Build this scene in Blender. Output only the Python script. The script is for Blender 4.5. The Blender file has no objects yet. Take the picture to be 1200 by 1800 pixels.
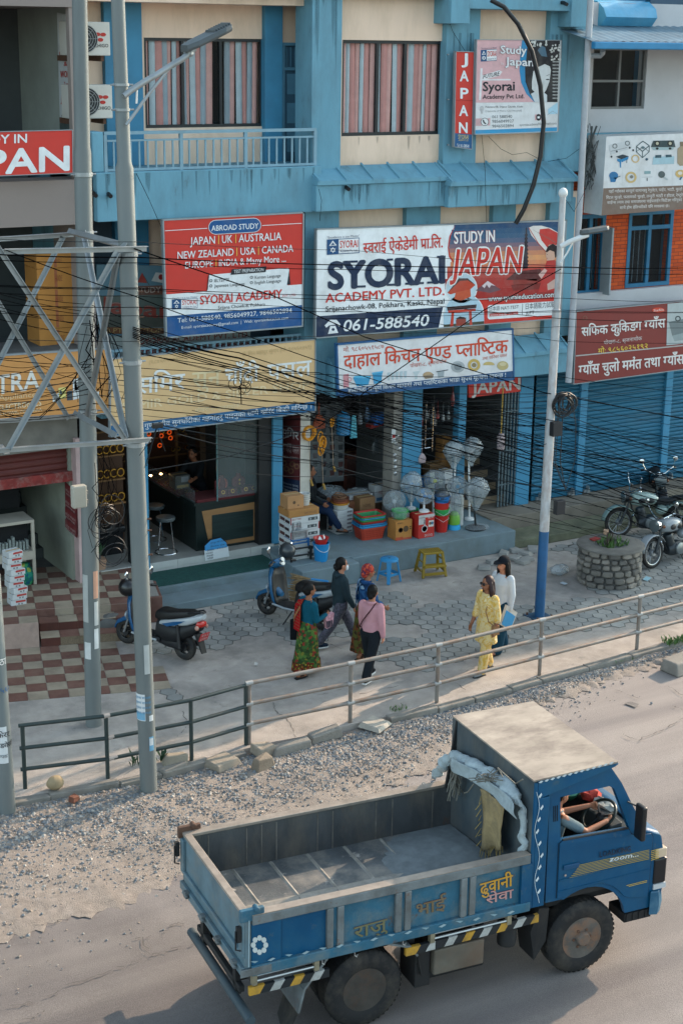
import bpy,bmesh,math,random
from mathutils import Vector,Matrix
random.seed(7)
rad=math.radians
SC=bpy.context.scene
COL=SC.collection
F_PX,PITCH,ROLL,YAW,CAM_H=2800.0,rad(16.6),rad(0.79),rad(30.3),9.5
FW=Vector((math.sin(YAW)*math.cos(PITCH),math.cos(YAW)*math.cos(PITCH),-math.sin(PITCH)))
_r=Vector((math.cos(YAW),-math.sin(YAW),0));_u=_r.cross(FW)
RT=_r*math.cos(ROLL)+_u*math.sin(ROLL)
UP=-_r*math.sin(ROLL)+_u*math.cos(ROLL)
EYE=Vector((0,0,CAM_H))
cd=bpy.data.cameras.new('camera');cam=bpy.data.objects.new('camera',cd);COL.objects.link(cam)
cd.sensor_fit='AUTO';cd.sensor_width=36;cd.lens=F_PX/1800*36
cd.clip_start=0.1;cd.clip_end=2000
cam.matrix_world=Matrix(((RT.x,UP.x,-FW.x,EYE.x),(RT.y,UP.y,-FW.y,EYE.y),(RT.z,UP.z,-FW.z,EYE.z),(0,0,0,1)))
SC.camera=cam
SC.render.resolution_x,SC.render.resolution_y=682,1024
SUN_EL,SUN_DIR=rad(26.6),Vector((0.97,0.244,0)).normalized()
w=bpy.data.worlds.new('World');SC.world=w;w.use_nodes=True
nt=w.node_tree;sky=nt.nodes.new('ShaderNodeTexSky');sky.sky_type='NISHITA';sky.sun_disc=False
sky.sun_elevation=SUN_EL;sky.sun_rotation=math.atan2(SUN_DIR.x,SUN_DIR.y)
sky.air_density=1.0;sky.dust_density=1.5;sky.ozone_density=1.0
hs=nt.nodes.new('ShaderNodeHueSaturation');hs.inputs['Saturation'].default_value=.62;nt.links.new(sky.outputs[0],hs.inputs['Color'])
tint=nt.nodes.new('ShaderNodeMix');tint.data_type='RGBA';tint.blend_type='MULTIPLY';tint.inputs[0].default_value=1;tint.inputs[7].default_value=(.92,1.03,1.0,1);nt.links.new(hs.outputs[0],tint.inputs[6])
nt.links.new(tint.outputs[2],nt.nodes['Background'].inputs[0]);nt.nodes['Background'].inputs[1].default_value=0.15
sl=bpy.data.lights.new('sun','SUN');sl.energy=2.2;sl.angle=rad(0.6);sl.color=(1.0,0.76,0.55)
so=bpy.data.objects.new('sun',sl);COL.objects.link(so);so.location=(30,20,30)
sv=Vector((SUN_DIR.x*math.cos(SUN_EL),SUN_DIR.y*math.cos(SUN_EL),math.sin(SUN_EL)))
so.rotation_euler=sv.to_track_quat('Z','Y').to_euler()
SC.view_settings.view_transform='Standard';SC.view_settings.look='None'
SC.view_settings.exposure=1.6;SC.view_settings.gamma=1
SC.cycles.max_bounces=6;SC.cycles.transparent_max_bounces=16
try:SC.cycles.use_denoising=True
except Exception:pass
def ray(px,py):return FW+RT*((px-600)/F_PX)+UP*((900-py)/F_PX)
def at(px,py,Y):
 d=ray(px,py);return EYE+d*(Y/d.y)
def gz(px,py,z=0.0):
 d=ray(px,py);return EYE+d*((z-CAM_H)/d.z)
def atx(px,py,X):
 d=ray(px,py);return EYE+d*(X/d.x)
def lin(h):
 if not isinstance(h,str):return tuple(h)
 return tuple((lambda c:c/12.92 if c<=.04045 else((c+.055)/1.055)**2.4)(int(h[i:i+2],16)/255)for i in(0,2,4))
MATS={}
def mat(name,col,rough=.7,var=.12,scale=4.,metal=0.,bump=0.,bscale=40.,dirt=0.,dcol='5a544c',dscale=1.2,alpha=1.,trans=0.,spec=.4,emit=0.,coord='Object',stretch=None,rust=0.,rcol='5e3c28',rscale=9.):
 if name in MATS:return MATS[name]
 m=bpy.data.materials.new(name);MATS[name]=m;m.use_nodes=True
 t=m.node_tree;L=t.links;b=t.nodes['Principled BSDF'];c=lin(col)
 b.inputs['Roughness'].default_value=rough;b.inputs['Metallic'].default_value=metal
 b.inputs['Specular IOR Level'].default_value=spec
 m.diffuse_color=(*c,1)
 tc=t.nodes.new('ShaderNodeTexCoord');src=tc.outputs[coord]
 if stretch:
  mp=t.nodes.new('ShaderNodeMapping');mp.inputs['Scale'].default_value=stretch;L.new(src,mp.inputs[0]);src=mp.outputs[0]
 def noise(s,det=5,r=.6):
  n=t.nodes.new('ShaderNodeTexNoise');n.inputs['Scale'].default_value=s;n.inputs['Detail'].default_value=det;n.inputs['Roughness'].default_value=r
  L.new(src,n.inputs['Vector']);return n.outputs['Fac']
 out=None
 if var>0:
  cr=t.nodes.new('ShaderNodeValToRGB');L.new(noise(scale),cr.inputs[0])
  cr.color_ramp.elements[0].position=.3;cr.color_ramp.elements[1].position=.7
  cr.color_ramp.elements[0].color=(*[x*(1-var)for x in c],1);cr.color_ramp.elements[1].color=(*[min(1,x*(1+var))for x in c],1)
  out=cr.outputs[0]
 if dirt>0:
  cr2=t.nodes.new('ShaderNodeValToRGB');L.new(noise(dscale,8,.68),cr2.inputs[0])
  cr2.color_ramp.elements[0].position=.46;cr2.color_ramp.elements[0].color=(0,0,0,1)
  cr2.color_ramp.elements[1].position=.68;cr2.color_ramp.elements[1].color=(dirt,dirt,dirt,1)
  mx=t.nodes.new('ShaderNodeMix');mx.data_type='RGBA'
  L.new(cr2.outputs[0],mx.inputs[0])
  if out is not None:L.new(out,mx.inputs[6])
  else:mx.inputs[6].default_value=(*c,1)
  mx.inputs[7].default_value=(*lin(dcol),1);out=mx.outputs[2]
 if rust>0:
  cr3=t.nodes.new('ShaderNodeValToRGB');L.new(noise(rscale,9,.72),cr3.inputs[0])
  cr3.color_ramp.elements[0].position=.60;cr3.color_ramp.elements[0].color=(0,0,0,1)
  cr3.color_ramp.elements[1].position=.66;cr3.color_ramp.elements[1].color=(rust,rust,rust,1)
  mx=t.nodes.new('ShaderNodeMix');mx.data_type='RGBA';L.new(cr3.outputs[0],mx.inputs[0]);L.new(out,mx.inputs[6]);mx.inputs[7].default_value=(*lin(rcol),1);out=mx.outputs[2]
 if out is not None:L.new(out,b.inputs['Base Color'])
 else:b.inputs['Base Color'].default_value=(*c,1)
 if bump>0:
  bp=t.nodes.new('ShaderNodeBump');bp.inputs['Strength'].default_value=bump;bp.inputs['Distance'].default_value=.02
  L.new(noise(bscale,6,.65),bp.inputs['Height']);L.new(bp.outputs[0],b.inputs['Normal'])
 if alpha<1:b.inputs['Alpha'].default_value=alpha
 if trans>0:b.inputs['Transmission Weight'].default_value=trans
 if emit>0:
  b.inputs['Emission Color'].default_value=(*c,1);b.inputs['Emission Strength'].default_value=emit
 return m
def ink(h):
 return mat('print_'+h,h,.6,.06,9,spec=.25,dirt=.2,dcol='8a8680',dscale=3.,bump=.12,bscale=4)
WM={}
class MB:
 def __init__(s,M=None):s.v=[];s.f=[];s.m=[];s.M=M
 def add(s,vs,fs,m=0):
  k=len(s.v);M=s.M
  s.v+=[tuple(M@Vector(p))if M is not None else tuple(p)for p in vs]
  s.f+=[tuple(i+k for i in f)for f in fs];s.m+=[m]*len(fs);return s
 def box(s,x0,x1,y0,y1,z0,z1,m=0):
  return s.add([(x0,y0,z0),(x1,y0,z0),(x1,y1,z0),(x0,y1,z0),(x0,y0,z1),(x1,y0,z1),(x1,y1,z1),(x0,y1,z1)],[(0,3,2,1),(4,5,6,7),(0,1,5,4),(1,2,6,5),(2,3,7,6),(3,0,4,7)],m)
 def hexa(s,a,m=0):
  return s.add(a,[(0,3,2,1),(4,5,6,7),(0,1,5,4),(1,2,6,5),(2,3,7,6),(3,0,4,7)],m)
 def prism(s,poly,vec,m=0):
  n=len(poly);V=Vector(vec);a=[Vector(p)for p in poly]
  return s.add(a+[p+V for p in a],[tuple(range(n-1,-1,-1)),tuple(range(n,2*n))]+[(i,(i+1)%n,n+(i+1)%n,n+i)for i in range(n)],m)
 def loft(s,rings,m=0,caps=True,closed=True):
  n=len(rings[0]);vs=[p for r in rings for p in r];fs=[]
  for k in range(len(rings)-1):
   for i in range(n if closed else n-1):
    j=(i+1)%n;fs.append((k*n+i,k*n+j,(k+1)*n+j,(k+1)*n+i))
  if caps and closed:fs+=[tuple(range(n-1,-1,-1)),tuple(range((len(rings)-1)*n,len(rings)*n))]
  return s.add(vs,fs,m)
 def tube(s,pts,r,n=8,m=0,caps=True):
  P=[Vector(p)for p in pts];rings=[];ref=None
  for i,p in enumerate(P):
   t=(P[min(i+1,len(P)-1)]-P[max(i-1,0)])
   t=t.normalized()if t.length>1e-9 else Vector((0,0,1))
   if ref is None:
    a=Vector((0,0,1))if abs(t.z)<.9 else Vector((1,0,0));u=t.cross(a).normalized()
   else:
    u=(ref-t*ref.dot(t));u=u.normalized()if u.length>1e-6 else t.orthogonal().normalized()
   ref=u;v=t.cross(u);rr=r[i]if isinstance(r,(list,tuple))else r
   rings.append([p+u*(rr*math.cos(2*math.pi*k/n))+v*(rr*math.sin(2*math.pi*k/n))for k in range(n)])
  return s.loft(rings,m,caps)
 def lathe(s,prof,base=(0,0,0),n=16,m=0,axis=(0,0,1),caps=True,sx=1.,sy=1.):
  B=Vector(base);A=Vector(axis).normalized();q=Vector((0,0,1)).rotation_difference(A)
  return s.loft([[B+q@Vector((r*sx*math.cos(2*math.pi*k/n),r*sy*math.sin(2*math.pi*k/n),z))for k in range(n)]for r,z in prof],m,caps)
 def ell(s,c,r,n=12,m=0,k=7,lo=0.,hi=1.):
  return s.lathe([(max(1e-3,math.sin(math.pi*(lo+(hi-lo)*i/(k-1)))),-math.cos(math.pi*(lo+(hi-lo)*i/(k-1))))for i in range(k)],(0,0,0),n,m)if False else s._ell(c,r,n,m,k,lo,hi)
 def _ell(s,c,r,n,m,k,lo,hi):
  rings=[]
  for i in range(k):
   a=math.pi*(lo+(hi-lo)*i/(k-1));rr=max(2e-2,math.sin(a))
   rings.append([(c[0]+r[0]*rr*math.cos(2*math.pi*j/n),c[1]+r[1]*rr*math.sin(2*math.pi*j/n),c[2]-r[2]*math.cos(a))for j in range(n)])
  return s.loft(rings,m)
 def torus(s,c,R,r,axis=(0,0,1),n=24,k=8,m=0,sq=1.):
  C=Vector(c);q=Vector((0,0,1)).rotation_difference(Vector(axis).normalized());vs=[];fs=[]
  for i in range(n):
   a=2*math.pi*i/n
   for j in range(k):
    b=2*math.pi*j/k;x=R+r*math.cos(b)
    vs.append(C+q@Vector((x*math.cos(a),x*math.sin(a),r*sq*math.sin(b))))
  for i in range(n):
   for j in range(k):fs.append((i*k+j,((i+1)%n)*k+j,((i+1)%n)*k+(j+1)%k,i*k+(j+1)%k))
  return s.add(vs,fs,m)
 def build(s,name,mats,parent=None,smooth=False,bevel=0.,sub=0,solid=0.):
  me=bpy.data.meshes.new(name);o=bpy.data.objects.new(name,me);COL.objects.link(o)
  if not isinstance(mats,(list,tuple)):mats=[mats]
  vs=s.v
  if parent is not None:
   o.parent=parent;I=WM[parent.name].inverted();vs=[I@Vector(p)for p in vs];WM[o.name]=WM[parent.name]
  else:
   xs=[p[0]for p in vs];ys=[p[1]for p in vs];zs=[p[2]for p in vs]
   c=Vector(((min(xs)+max(xs))/2,(min(ys)+max(ys))/2,min(zs)));o.location=c
   vs=[Vector(p)-c for p in vs];WM[o.name]=Matrix.Translation(c)
  me.from_pydata([tuple(p)for p in vs],[],s.f)
  for m in mats:me.materials.append(m)
  if len(mats)>1:me.polygons.foreach_set('material_index',s.m)
  if smooth:me.polygons.foreach_set('use_smooth',[True]*len(me.polygons))
  bm=bmesh.new();bm.from_mesh(me);bmesh.ops.recalc_face_normals(bm,faces=bm.faces);bm.to_mesh(me);bm.free()
  if solid:d=o.modifiers.new('solid','SOLIDIFY');d.thickness=solid;d.offset=0
  if bevel:d=o.modifiers.new('bevel','BEVEL');d.width=bevel;d.segments=2;d.limit_method='ANGLE';d.angle_limit=rad(40)
  if sub:d=o.modifiers.new('sub','SUBSURF');d.levels=sub;d.render_levels=sub
  if smooth and not sub:
   try:o.data.set_sharp_from_angle(angle=rad(38))
   except Exception:pass
  return o
def tag(o,label,cat,group=None,kind=None):
 if kind:o['kind']=kind
 if label:o['label']=label
 if cat:o['category']=cat
 if group:o['group']=group
 return o
def thing(name,label,cat,loc=(0,0,0),rz=0.,group=None,M=None):
 o=bpy.data.objects.new(name,None);COL.objects.link(o);o.empty_display_size=.2
 M=M if M is not None else Matrix.Translation(Vector(loc))@Matrix.Rotation(rz,4,'Z')
 o.matrix_world=M;WM[o.name]=M
 return tag(o,label,cat,group)
def structure(o):o['kind']='structure';return o
def copy_tree(o,M,label=None,group=None,_p=None):
 kids=[c for c in bpy.data.objects if c.parent==o]
 c=o.copy();COL.objects.link(c)
 if _p is not None:c.parent=_p;WM[c.name]=WM[_p.name]
 else:
  c.matrix_world=M;WM[c.name]=M
  if label:c['label']=label
  if group:c['group']=group
 for k in kids:copy_tree(k,None,None,None,c)
 return c
def xf(loc,rz=0.,s=1.):return Matrix.Translation(Vector(loc))@Matrix.Rotation(rz,4,'Z')@Matrix.Scale(s,4)
_tc={}
RES=[2]
def _raw(s,off):
 k=(s,off,RES[0])
 if k in _tc:return _tc[k]
 c=bpy.data.curves.new('t','FONT');c.body=s;c.size=1;c.offset=off;c.resolution_u=RES[0]
 o=bpy.data.objects.new('t',c);me=bpy.data.meshes.new_from_object(o)
 r=([(v.co.x,v.co.y)for v in me.vertices],[tuple(p.vertices)for p in me.polygons])
 bpy.data.objects.remove(o);bpy.data.curves.remove(c);bpy.data.meshes.remove(me)
 _tc[k]=r;return r
def _adv(s):
 a=_raw(s+'|',0)[0];b=_raw('|',0)[0]
 return max(x for x,y in a)-max(x for x,y in b)
def _clipx(vs,fs,x1):
 bm=bmesh.new();bv=[bm.verts.new((x,y,0))for x,y in vs]
 for f in fs:
  try:bm.faces.new([bv[i]for i in f])
  except Exception:pass
 bmesh.ops.bisect_plane(bm,geom=bm.verts[:]+bm.edges[:]+bm.faces[:],plane_co=(x1,0,0),plane_no=(1,0,0),clear_outer=True)
 bm.verts.index_update();r=([(v.co.x,v.co.y)for v in bm.verts],[tuple(v.index for v in f.verts)for f in bm.faces]);bm.free();return r
HAL='\u094d'
def _isdev(c):return '\u0900'<=c<='\u097f'
def _devrun(s,off):
 cons=lambda c:'\u0915'<=c<='\u0939'
 cl=[];i=0
 while i<len(s):
  c=s[i]
  if cons(c):
   seq=[c];i+=1
   while i+1<len(s)and s[i]==HAL and cons(s[i+1]):seq.append(s[i+1]);i+=2
   mk=''
   while i<len(s)and(s[i]in '\u0901\u0902\u0903' or '\u093e'<=s[i]<='\u094d'):mk+=s[i];i+=1
   cl.append((seq,mk))
  else:cl.append(([c],''));i+=1
 V=[];Fc=[];x=0.
 def put(r,dx):
  k=len(V);V.extend((a+dx,b)for a,b in r[0]);Fc.extend(tuple(j+k for j in f)for f in r[1])
 for seq,mk in cl:
  reph=False;ra=False
  if len(seq)>1 and seq[0]=='\u0930':reph=True;seq=seq[1:]
  if len(seq)>1 and seq[-1]=='\u0930':ra=True;seq=seq[:-1]
  if '\u093f' in mk:
   r=_raw('\u093f',off);st=[a for a,b in r[0]if b<.3]or[0,.1]
   put(r,x-min(st)+.05);x+=max(st)-min(st)+.11;mk=mk.replace('\u093f','')
  for h in seq[:-1]:
   a=_adv(h);r=_raw(h,off)
   if h in '\u0915\u092b\u0919\u091f\u0920\u0921\u0922\u0926\u0939\u0930':put(_clipx(*r,a*.8),x);x+=a*.8
   else:put(_clipx(*r,a*.68),x);x+=a*.68
  s2=seq[-1];x0=x;put(_raw(s2+mk,off),x);x+=_adv(s2+mk)
  if ra:
   put(([(x0+.1,.16),(x0+.3,.3),(x0+.3,.22),(x0+.14,.09)],[(3,2,1,0)]),0)
  if reph:
   put(([(x-.16,.63),(x-.1,.63),(x-.02,.8),(x-.1,.86),(x-.2,.82),(x-.19,.76),(x-.11,.79),(x-.08,.77)],[(0,1,2,7),(7,2,3,6),(6,3,4,5)]),0)
 return V,Fc,x
def glyphs(s,off=0.):
 V=[];Fc=[];x=0.;i=0
 while i<len(s):
  d=_isdev(s[i]);j=i
  while j<len(s)and(_isdev(s[j])==d or(d and s[j]in ' .,:-')):j+=1
  p=s[i:j]
  if d:a,b,w_=_devrun(p,off)
  else:(a,b),w_=_raw(p,off),_adv(p)
  k=len(V);V+=[(q[0]+x,q[1])for q in a];Fc+=[tuple(n+k for n in f)for f in b];x+=w_;i=j
 return V,Fc
class Sign:
 """a flat board in the plane Y=const; everything on it is given by picture coordinates of the photo"""
 def __init__(s,name,label,quad,Y=None,cat='sign',base='d8dcdc',depth=.06,frame=None,group=None,fw=.03,bmat=None,X=None):
  s.nr=Vector((0,-1,0))if X is None else Vector((-1,0,0))
  s.pt=(lambda x,y:at(x,y,Y))if X is None else(lambda x,y:atx(x,y,X))
  s.c=[s.pt(*q)for q in quad]
  ctr=(s.c[2]+s.c[3])/2
  s.root=thing(name,label,cat,ctr,group=group);s.k=0
  s.mb=MB();s.mats=[];s.up=((s.c[0]-s.c[3])+(s.c[1]-s.c[2])).normalized();s.rt=((s.c[1]-s.c[0])+(s.c[2]-s.c[3])).normalized()
  MB().prism(s.c,s.nr*-depth).build('panel',bmat or mat('vinyl_'+base,base,.5,.05,6,dirt=.3,dcol='8f8a80',dscale=2.2,bump=.12,bscale=4),s.root)
  if frame and X is None:
   f=MB();C=s.c
   for a,b in((0,1),(1,2),(2,3),(3,0)):
    e=(C[b]-C[a]).normalized();n=Vector((e.z,0,-e.x))*fw
    A,B=C[a]-e*fw*.98,C[b]+e*fw*.98
    f.prism([A-n*.0+Vector((0,-.014,0)),B+Vector((0,-.014,0)),B+n*(-1)+Vector((0,-.014,0)),A+n*(-1)+Vector((0,-.014,0))],(0,depth+.02,0))
   f.build('frame',frame,s.root)
 def _m(s,h):
  m=h if not isinstance(h,str)else ink(h)
  if m not in s.mats:s.mats.append(m)
  return s.mats.index(m)
 def P(s,x,y,lay):return s.pt(x,y)+s.nr*(.003*(lay+1))
 def poly(s,pts,col,lay=0):
  s.mb.add([s.P(x,y,lay)for x,y in pts],[tuple(range(len(pts)))],s._m(col));return s
 def line(s,pts,wpx,col,lay=1):
  for(x0,y0),(x1,y1)in zip(pts,pts[1:]):
   d=math.hypot(x1-x0,y1-y0)or 1;nx,ny=-(y1-y0)/d*wpx/2,(x1-x0)/d*wpx/2
   s.poly([(x0+nx,y0+ny),(x1+nx,y1+ny),(x1-nx,y1-ny),(x0-nx,y0-ny)],col,lay)
  return s
 def disc(s,x,y,rx,ry,col,lay=1,n=18,a0=0,a1=360):
  p=[(x+rx*math.cos(rad(a0+(a1-a0)*i/n)),y-ry*math.sin(rad(a0+(a1-a0)*i/n)))for i in range(n+1)]
  if a1-a0>=360:p=p[:-1]
  return s.poly(p,col,lay)
 def ring(s,x,y,r0,r1,col,lay=1,n=18):
  for i in range(n):
   a,b=2*math.pi*i/n,2*math.pi*(i+1)/n
   s.poly([(x+r0*math.cos(a),y+r0*math.sin(a)),(x+r1*math.cos(a),y+r1*math.sin(a)),(x+r1*math.cos(b),y+r1*math.sin(b)),(x+r0*math.cos(b),y+r0*math.sin(b))],col,lay)
  return s
 def text(s,t,p0,p1,h,col,lay=2,bold=0.,shear=0.,cap=True,outline=None,ow=1.):
  """baseline from p0 to p1 (photo px), cap height h px"""
  fat=max(0.,bold-.002);RES[0]=5 if h>18 else 2;V,Fc=glyphs(t,0.);RES[0]=2
  if not V:return s
  x0=min(v[0]for v in V);x1=max(v[0]for v in V);W=max(1e-6,x1-x0)
  hh=.70 if cap else.64
  A=s.P(*p0,lay);B=s.P(*p1,lay)
  ux,uy=(p1[0]-p0[0])/W,(p1[1]-p0[1])/W
  pts=[(p0[0]+ux*(v[0]-x0)+shear*h*(v[1]/hh),p0[1]+uy*(v[0]-x0)-h*v[1]/hh)for v in V]
  if outline:
   for k in range(8):
    dx,dy=ow*math.cos(k*math.pi/4),ow*math.sin(k*math.pi/4)
    s.mb.add([s.P(x+dx,y+dy,lay-.9+.1*k)for x,y in pts],Fc,s._m(outline))
  if fat*h>.08:
   d=fat*h*1.25
   for k in range(4 if h<14 else 8):
    a=math.pi*(k+.5)/2 if h<14 else math.pi*k/4
    s.mb.add([s.P(x+d*math.cos(a),y+d*math.sin(a),lay-.05*(k+1))for x,y in pts],Fc,s._m(col))
  s.mb.add([s.P(x,y,lay)for x,y in pts],Fc,s._m(col));return s
 def done(s,part='printed_face'):
  if s.mb.f:s.mb.build(part,s.mats,s.root)
  return s.root
# =================================================================== GROUND
BLUE=mat('blue_wall_paint','6798ab',.75,.11,1.5,bump=.15,bscale=25,dirt=.6,dcol='587884',dscale=1.6,stretch=(1.3,1,.4),rust=.35,rcol='4f5f62',rscale=3.2)
STAIN=mat('drip_stain','2f3f42',.9,.3,12,alpha=.22,spec=0)
BLUE_D=mat('blue_pillar_paint','3d82a4',.6,.12,2,dirt=.25,dcol='44607a',bump=.06)
CREAM=mat('cream_wall_paint','e8cdb6',.8,.05,1.2,bump=.12,bscale=30,dirt=.4,dcol='b09a80',dscale=1.4,stretch=(1.4,1,.35))
CONC=mat('weathered_concrete','8f8b84',.9,.16,2.2,bump=.3,bscale=35,dirt=.5,dcol='5d5b56',dscale=1.1)
CONC_D=mat('dark_concrete','5c5c5a',.9,.2,3,bump=.3,dirt=.4,dcol='3b3b3a')
CONC_B=mat('blue_grey_cement','6f8086',.85,.14,1.8,bump=.2,dirt=.45,dcol='57594f',dscale=1.5)
GALV=mat('galvanised_steel','9aa0a2',.45,.14,3,metal=.55,dirt=.3,dcol='6b6a66',dscale=2.2,stretch=(1,1,.25))
STEEL=mat('brushed_steel','a9adb0',.35,.08,6,metal=.9)
DARK=mat('dark_void','16181a',.9,.1)
BLACKP=mat('black_plastic','15171a',.45,.1,spec=.5)
RUBBER=mat('rubber','1d1d1e',.8,.15,8,dirt=.4,dcol='5a5248',dscale=5)
CHROME=mat('chrome','d8dadb',.12,.02,metal=1.)
WHITE=mat('white_paint','d5d7d6',.55,.05,3,dirt=.2,dcol='9a958a')
GLASS=mat('dark_glass','20282c',.06,0,alpha=.12,spec=.6)
WOOD=mat('wood','9a6a3c',.6,.2,6,stretch=(1,1,.2))
CARD=mat('cardboard','b08450',.85,.1,5,dirt=.15)
RUST=mat('rusty_iron','5e4334',.8,.3,8,dirt=.4,dcol='2f2c2a')
gr=MB();gr.add([(-900,-900,-.32),(900,-900,-.32),(900,900,-.32),(-900,900,-.32)],[(0,1,2,3)])
structure(gr.build('ground',mat('earth','7c7365',.95,.2,.5)))
def road_material():
 m=mat('worn_asphalt','8a8380',.88,.10,.9,bump=.4,bscale=70,dirt=.35,dcol='989494',dscale=.28)
 t=m.node_tree;b=t.nodes['Principled BSDF'];L=t.links
 src=b.inputs['Base Color'].links[0].from_socket
 tc=t.nodes.new('ShaderNodeTexCoord')
 n=t.nodes.new('ShaderNodeTexNoise');n.inputs['Scale'].default_value=75;n.inputs['Detail'].default_value=6;n.inputs['Roughness'].default_value=.75
 L.new(tc.outputs['Object'],n.inputs['Vector'])
 r=t.nodes.new('ShaderNodeValToRGB');L.new(n.outputs['Fac'],r.inputs[0])
 r.color_ramp.elements[0].position=.35;r.color_ramp.elements[0].color=(.72,.72,.72,1)
 r.color_ramp.elements[1].position=.68;r.color_ramp.elements[1].color=(1.16,1.16,1.16,1)
 mx=t.nodes.new('ShaderNodeMix');mx.data_type='RGBA';mx.blend_type='MULTIPLY';mx.inputs[0].default_value=1
 L.new(src,mx.inputs[6]);L.new(r.outputs[0],mx.inputs[7])
 mp=t.nodes.new('ShaderNodeMapping');mp.inputs['Scale'].default_value=(.12,1.6,1);mp.inputs['Rotation'].default_value=(0,0,rad(5));L.new(tc.outputs['Object'],mp.inputs[0])
 n2=t.nodes.new('ShaderNodeTexNoise');n2.inputs['Scale'].default_value=1.2;n2.inputs['Detail'].default_value=6;L.new(mp.outputs[0],n2.inputs['Vector'])
 r2=t.nodes.new('ShaderNodeValToRGB');L.new(n2.outputs['Fac'],r2.inputs[0])
 r2.color_ramp.elements[0].position=.36;r2.color_ramp.elements[0].color=(.80,.79,.80,1)
 r2.color_ramp.elements[1].position=.66;r2.color_ramp.elements[1].color=(1.12,1.11,1.08,1)
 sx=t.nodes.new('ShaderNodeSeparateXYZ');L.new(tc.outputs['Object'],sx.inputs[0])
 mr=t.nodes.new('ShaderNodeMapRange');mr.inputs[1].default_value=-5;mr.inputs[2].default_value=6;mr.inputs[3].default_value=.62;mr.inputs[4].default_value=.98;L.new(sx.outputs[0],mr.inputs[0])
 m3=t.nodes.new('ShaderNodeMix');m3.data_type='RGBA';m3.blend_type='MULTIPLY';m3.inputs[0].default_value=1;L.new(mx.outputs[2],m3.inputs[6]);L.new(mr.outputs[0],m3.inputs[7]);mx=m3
 dn=t.nodes.new('ShaderNodeTexNoise');dn.inputs['Scale'].default_value=1.3;dn.inputs['Detail'].default_value=8;L.new(tc.outputs['Object'],dn.inputs['Vector'])
 ad=t.nodes.new('ShaderNodeMath');ad.operation='MULTIPLY_ADD';ad.inputs[1].default_value=3.2;L.new(dn.outputs['Fac'],ad.inputs[0]);L.new(sx.outputs[1],ad.inputs[2])
 my=t.nodes.new('ShaderNodeMapRange');my.inputs[1].default_value=19.3;my.inputs[2].default_value=21.0;my.inputs[4].default_value=.6;L.new(ad.outputs[0],my.inputs[0])
 m4=t.nodes.new('ShaderNodeMix');m4.data_type='RGBA';L.new(my.outputs[0],m4.inputs[0]);L.new(mx.outputs[2],m4.inputs[6]);m4.inputs[7].default_value=(*lin('8e8783'),1);mx=m4
 m2=t.nodes.new('ShaderNodeMix');m2.data_type='RGBA';m2.blend_type='MULTIPLY';m2.inputs[0].default_value=1
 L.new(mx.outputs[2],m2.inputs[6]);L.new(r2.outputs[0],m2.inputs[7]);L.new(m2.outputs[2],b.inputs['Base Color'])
 return m
def hz(x,y,s=1.):
 return(math.sin(x*1.7*s+y*.6)+math.sin(y*2.3*s-x*.9+1.3)+math.sin((x+y)*3.1*s+.4)*.6)/2.6
rd=MB();nx,ny=60,30;vs=[];fs=[]
for i in range(nx+1):
 for j in range(ny+1):
  x=-40+100*i/nx;y=-25+43.2*j/ny;vs.append((x,y,-.10+.012*hz(x*.35,y*.4)))
for i in range(nx):
 for j in range(ny):a=i*(ny+1)+j;fs.append((a,a+ny+1,a+ny+2,a+1))
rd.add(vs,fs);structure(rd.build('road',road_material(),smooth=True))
ck=MB()
def crack(pts,w_=.015,z=-.075,jit=.03,n=7):
 P=[gz(x,y,z)for x,y in pts];Q=[]
 for a,b in zip(P,P[1:]):
  for k in range(n):q=a.lerp(b,k/n);Q.append(q+Vector((random.uniform(-jit,jit),random.uniform(-jit,jit),0)))
 Q.append(P[-1])
 for a,b in zip(Q,Q[1:]):
  d=(b-a).normalized();nn=Vector((-d.y,d.x,0))*w_*random.choice([.05,.2,.3,.45])
  ck.add([a+nn,b+nn,b-nn,a-nn],[(0,1,2,3)])
for p in([(0,1770),(60,1760),(130,1727),(190,1708),(250,1685)],[(235,1650),(290,1640),(305,1625),(330,1622)],[(250,1650),(265,1680),(300,1670),(360,1652)],[(945,1224),(972,1240)],[(1095,1290),(1118,1300)],[(1120,1300),(1160,1285),(1200,1262)],[(1172,1205),(1200,1222)],[(1000,1205),(1030,1218)],[(60,1628),(90,1622),(120,1616)],[(180,1552),(215,1556),(240,1545)],[(1060,1205),(1130,1230)],[(1180,1240),(1200,1248)],[(10,1795),(60,1790),(80,1775)]):crack(p)
structure(ck.build('road_crack',mat('crack_shadow','58534f',.95,.2)))  # thin dark strips mark the cracks
pt=MB()
def patch(pts,z,jit=3):
 pp=[gz(x+random.uniform(-jit,jit),y+random.uniform(-jit,jit),z)for x,y in pts];pt.add(pp,[tuple(range(len(pp)))])
0 and patch([(1185,1275),(1205,1262),(1240,1262),(1240,1312),(1200,1306),(1186,1296)],-.077)
0 and patch([(1088,1236),(1100,1230),(1118,1238),(1135,1240),(1160,1262),(1150,1262),(1128,1248),(1100,1246)],-.077)
pt=MB();patch([(1095,1237),(1108,1233),(1122,1238),(1116,1243)],-.082,1);structure(pt.build('road_patch',mat('patched_asphalt','716c69',.9,.2,6,bump=.3,bscale=120)))
EDGE=[(-30,15.0),(4.6,15.15),(6.8,15.4),(9.5,15.9),(11.5,16.7),(13.0,17.35),(15.0,17.8),(18,18.15),(45,18.3)]
KERB=[(-30,18.2),(5.6,18.15),(7.4,17.98),(9.0,18.05),(10.8,18.05),(12.35,18.05),(14.3,18.15),(16.4,18.3),(19,18.6),(45,19.5)]
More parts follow.
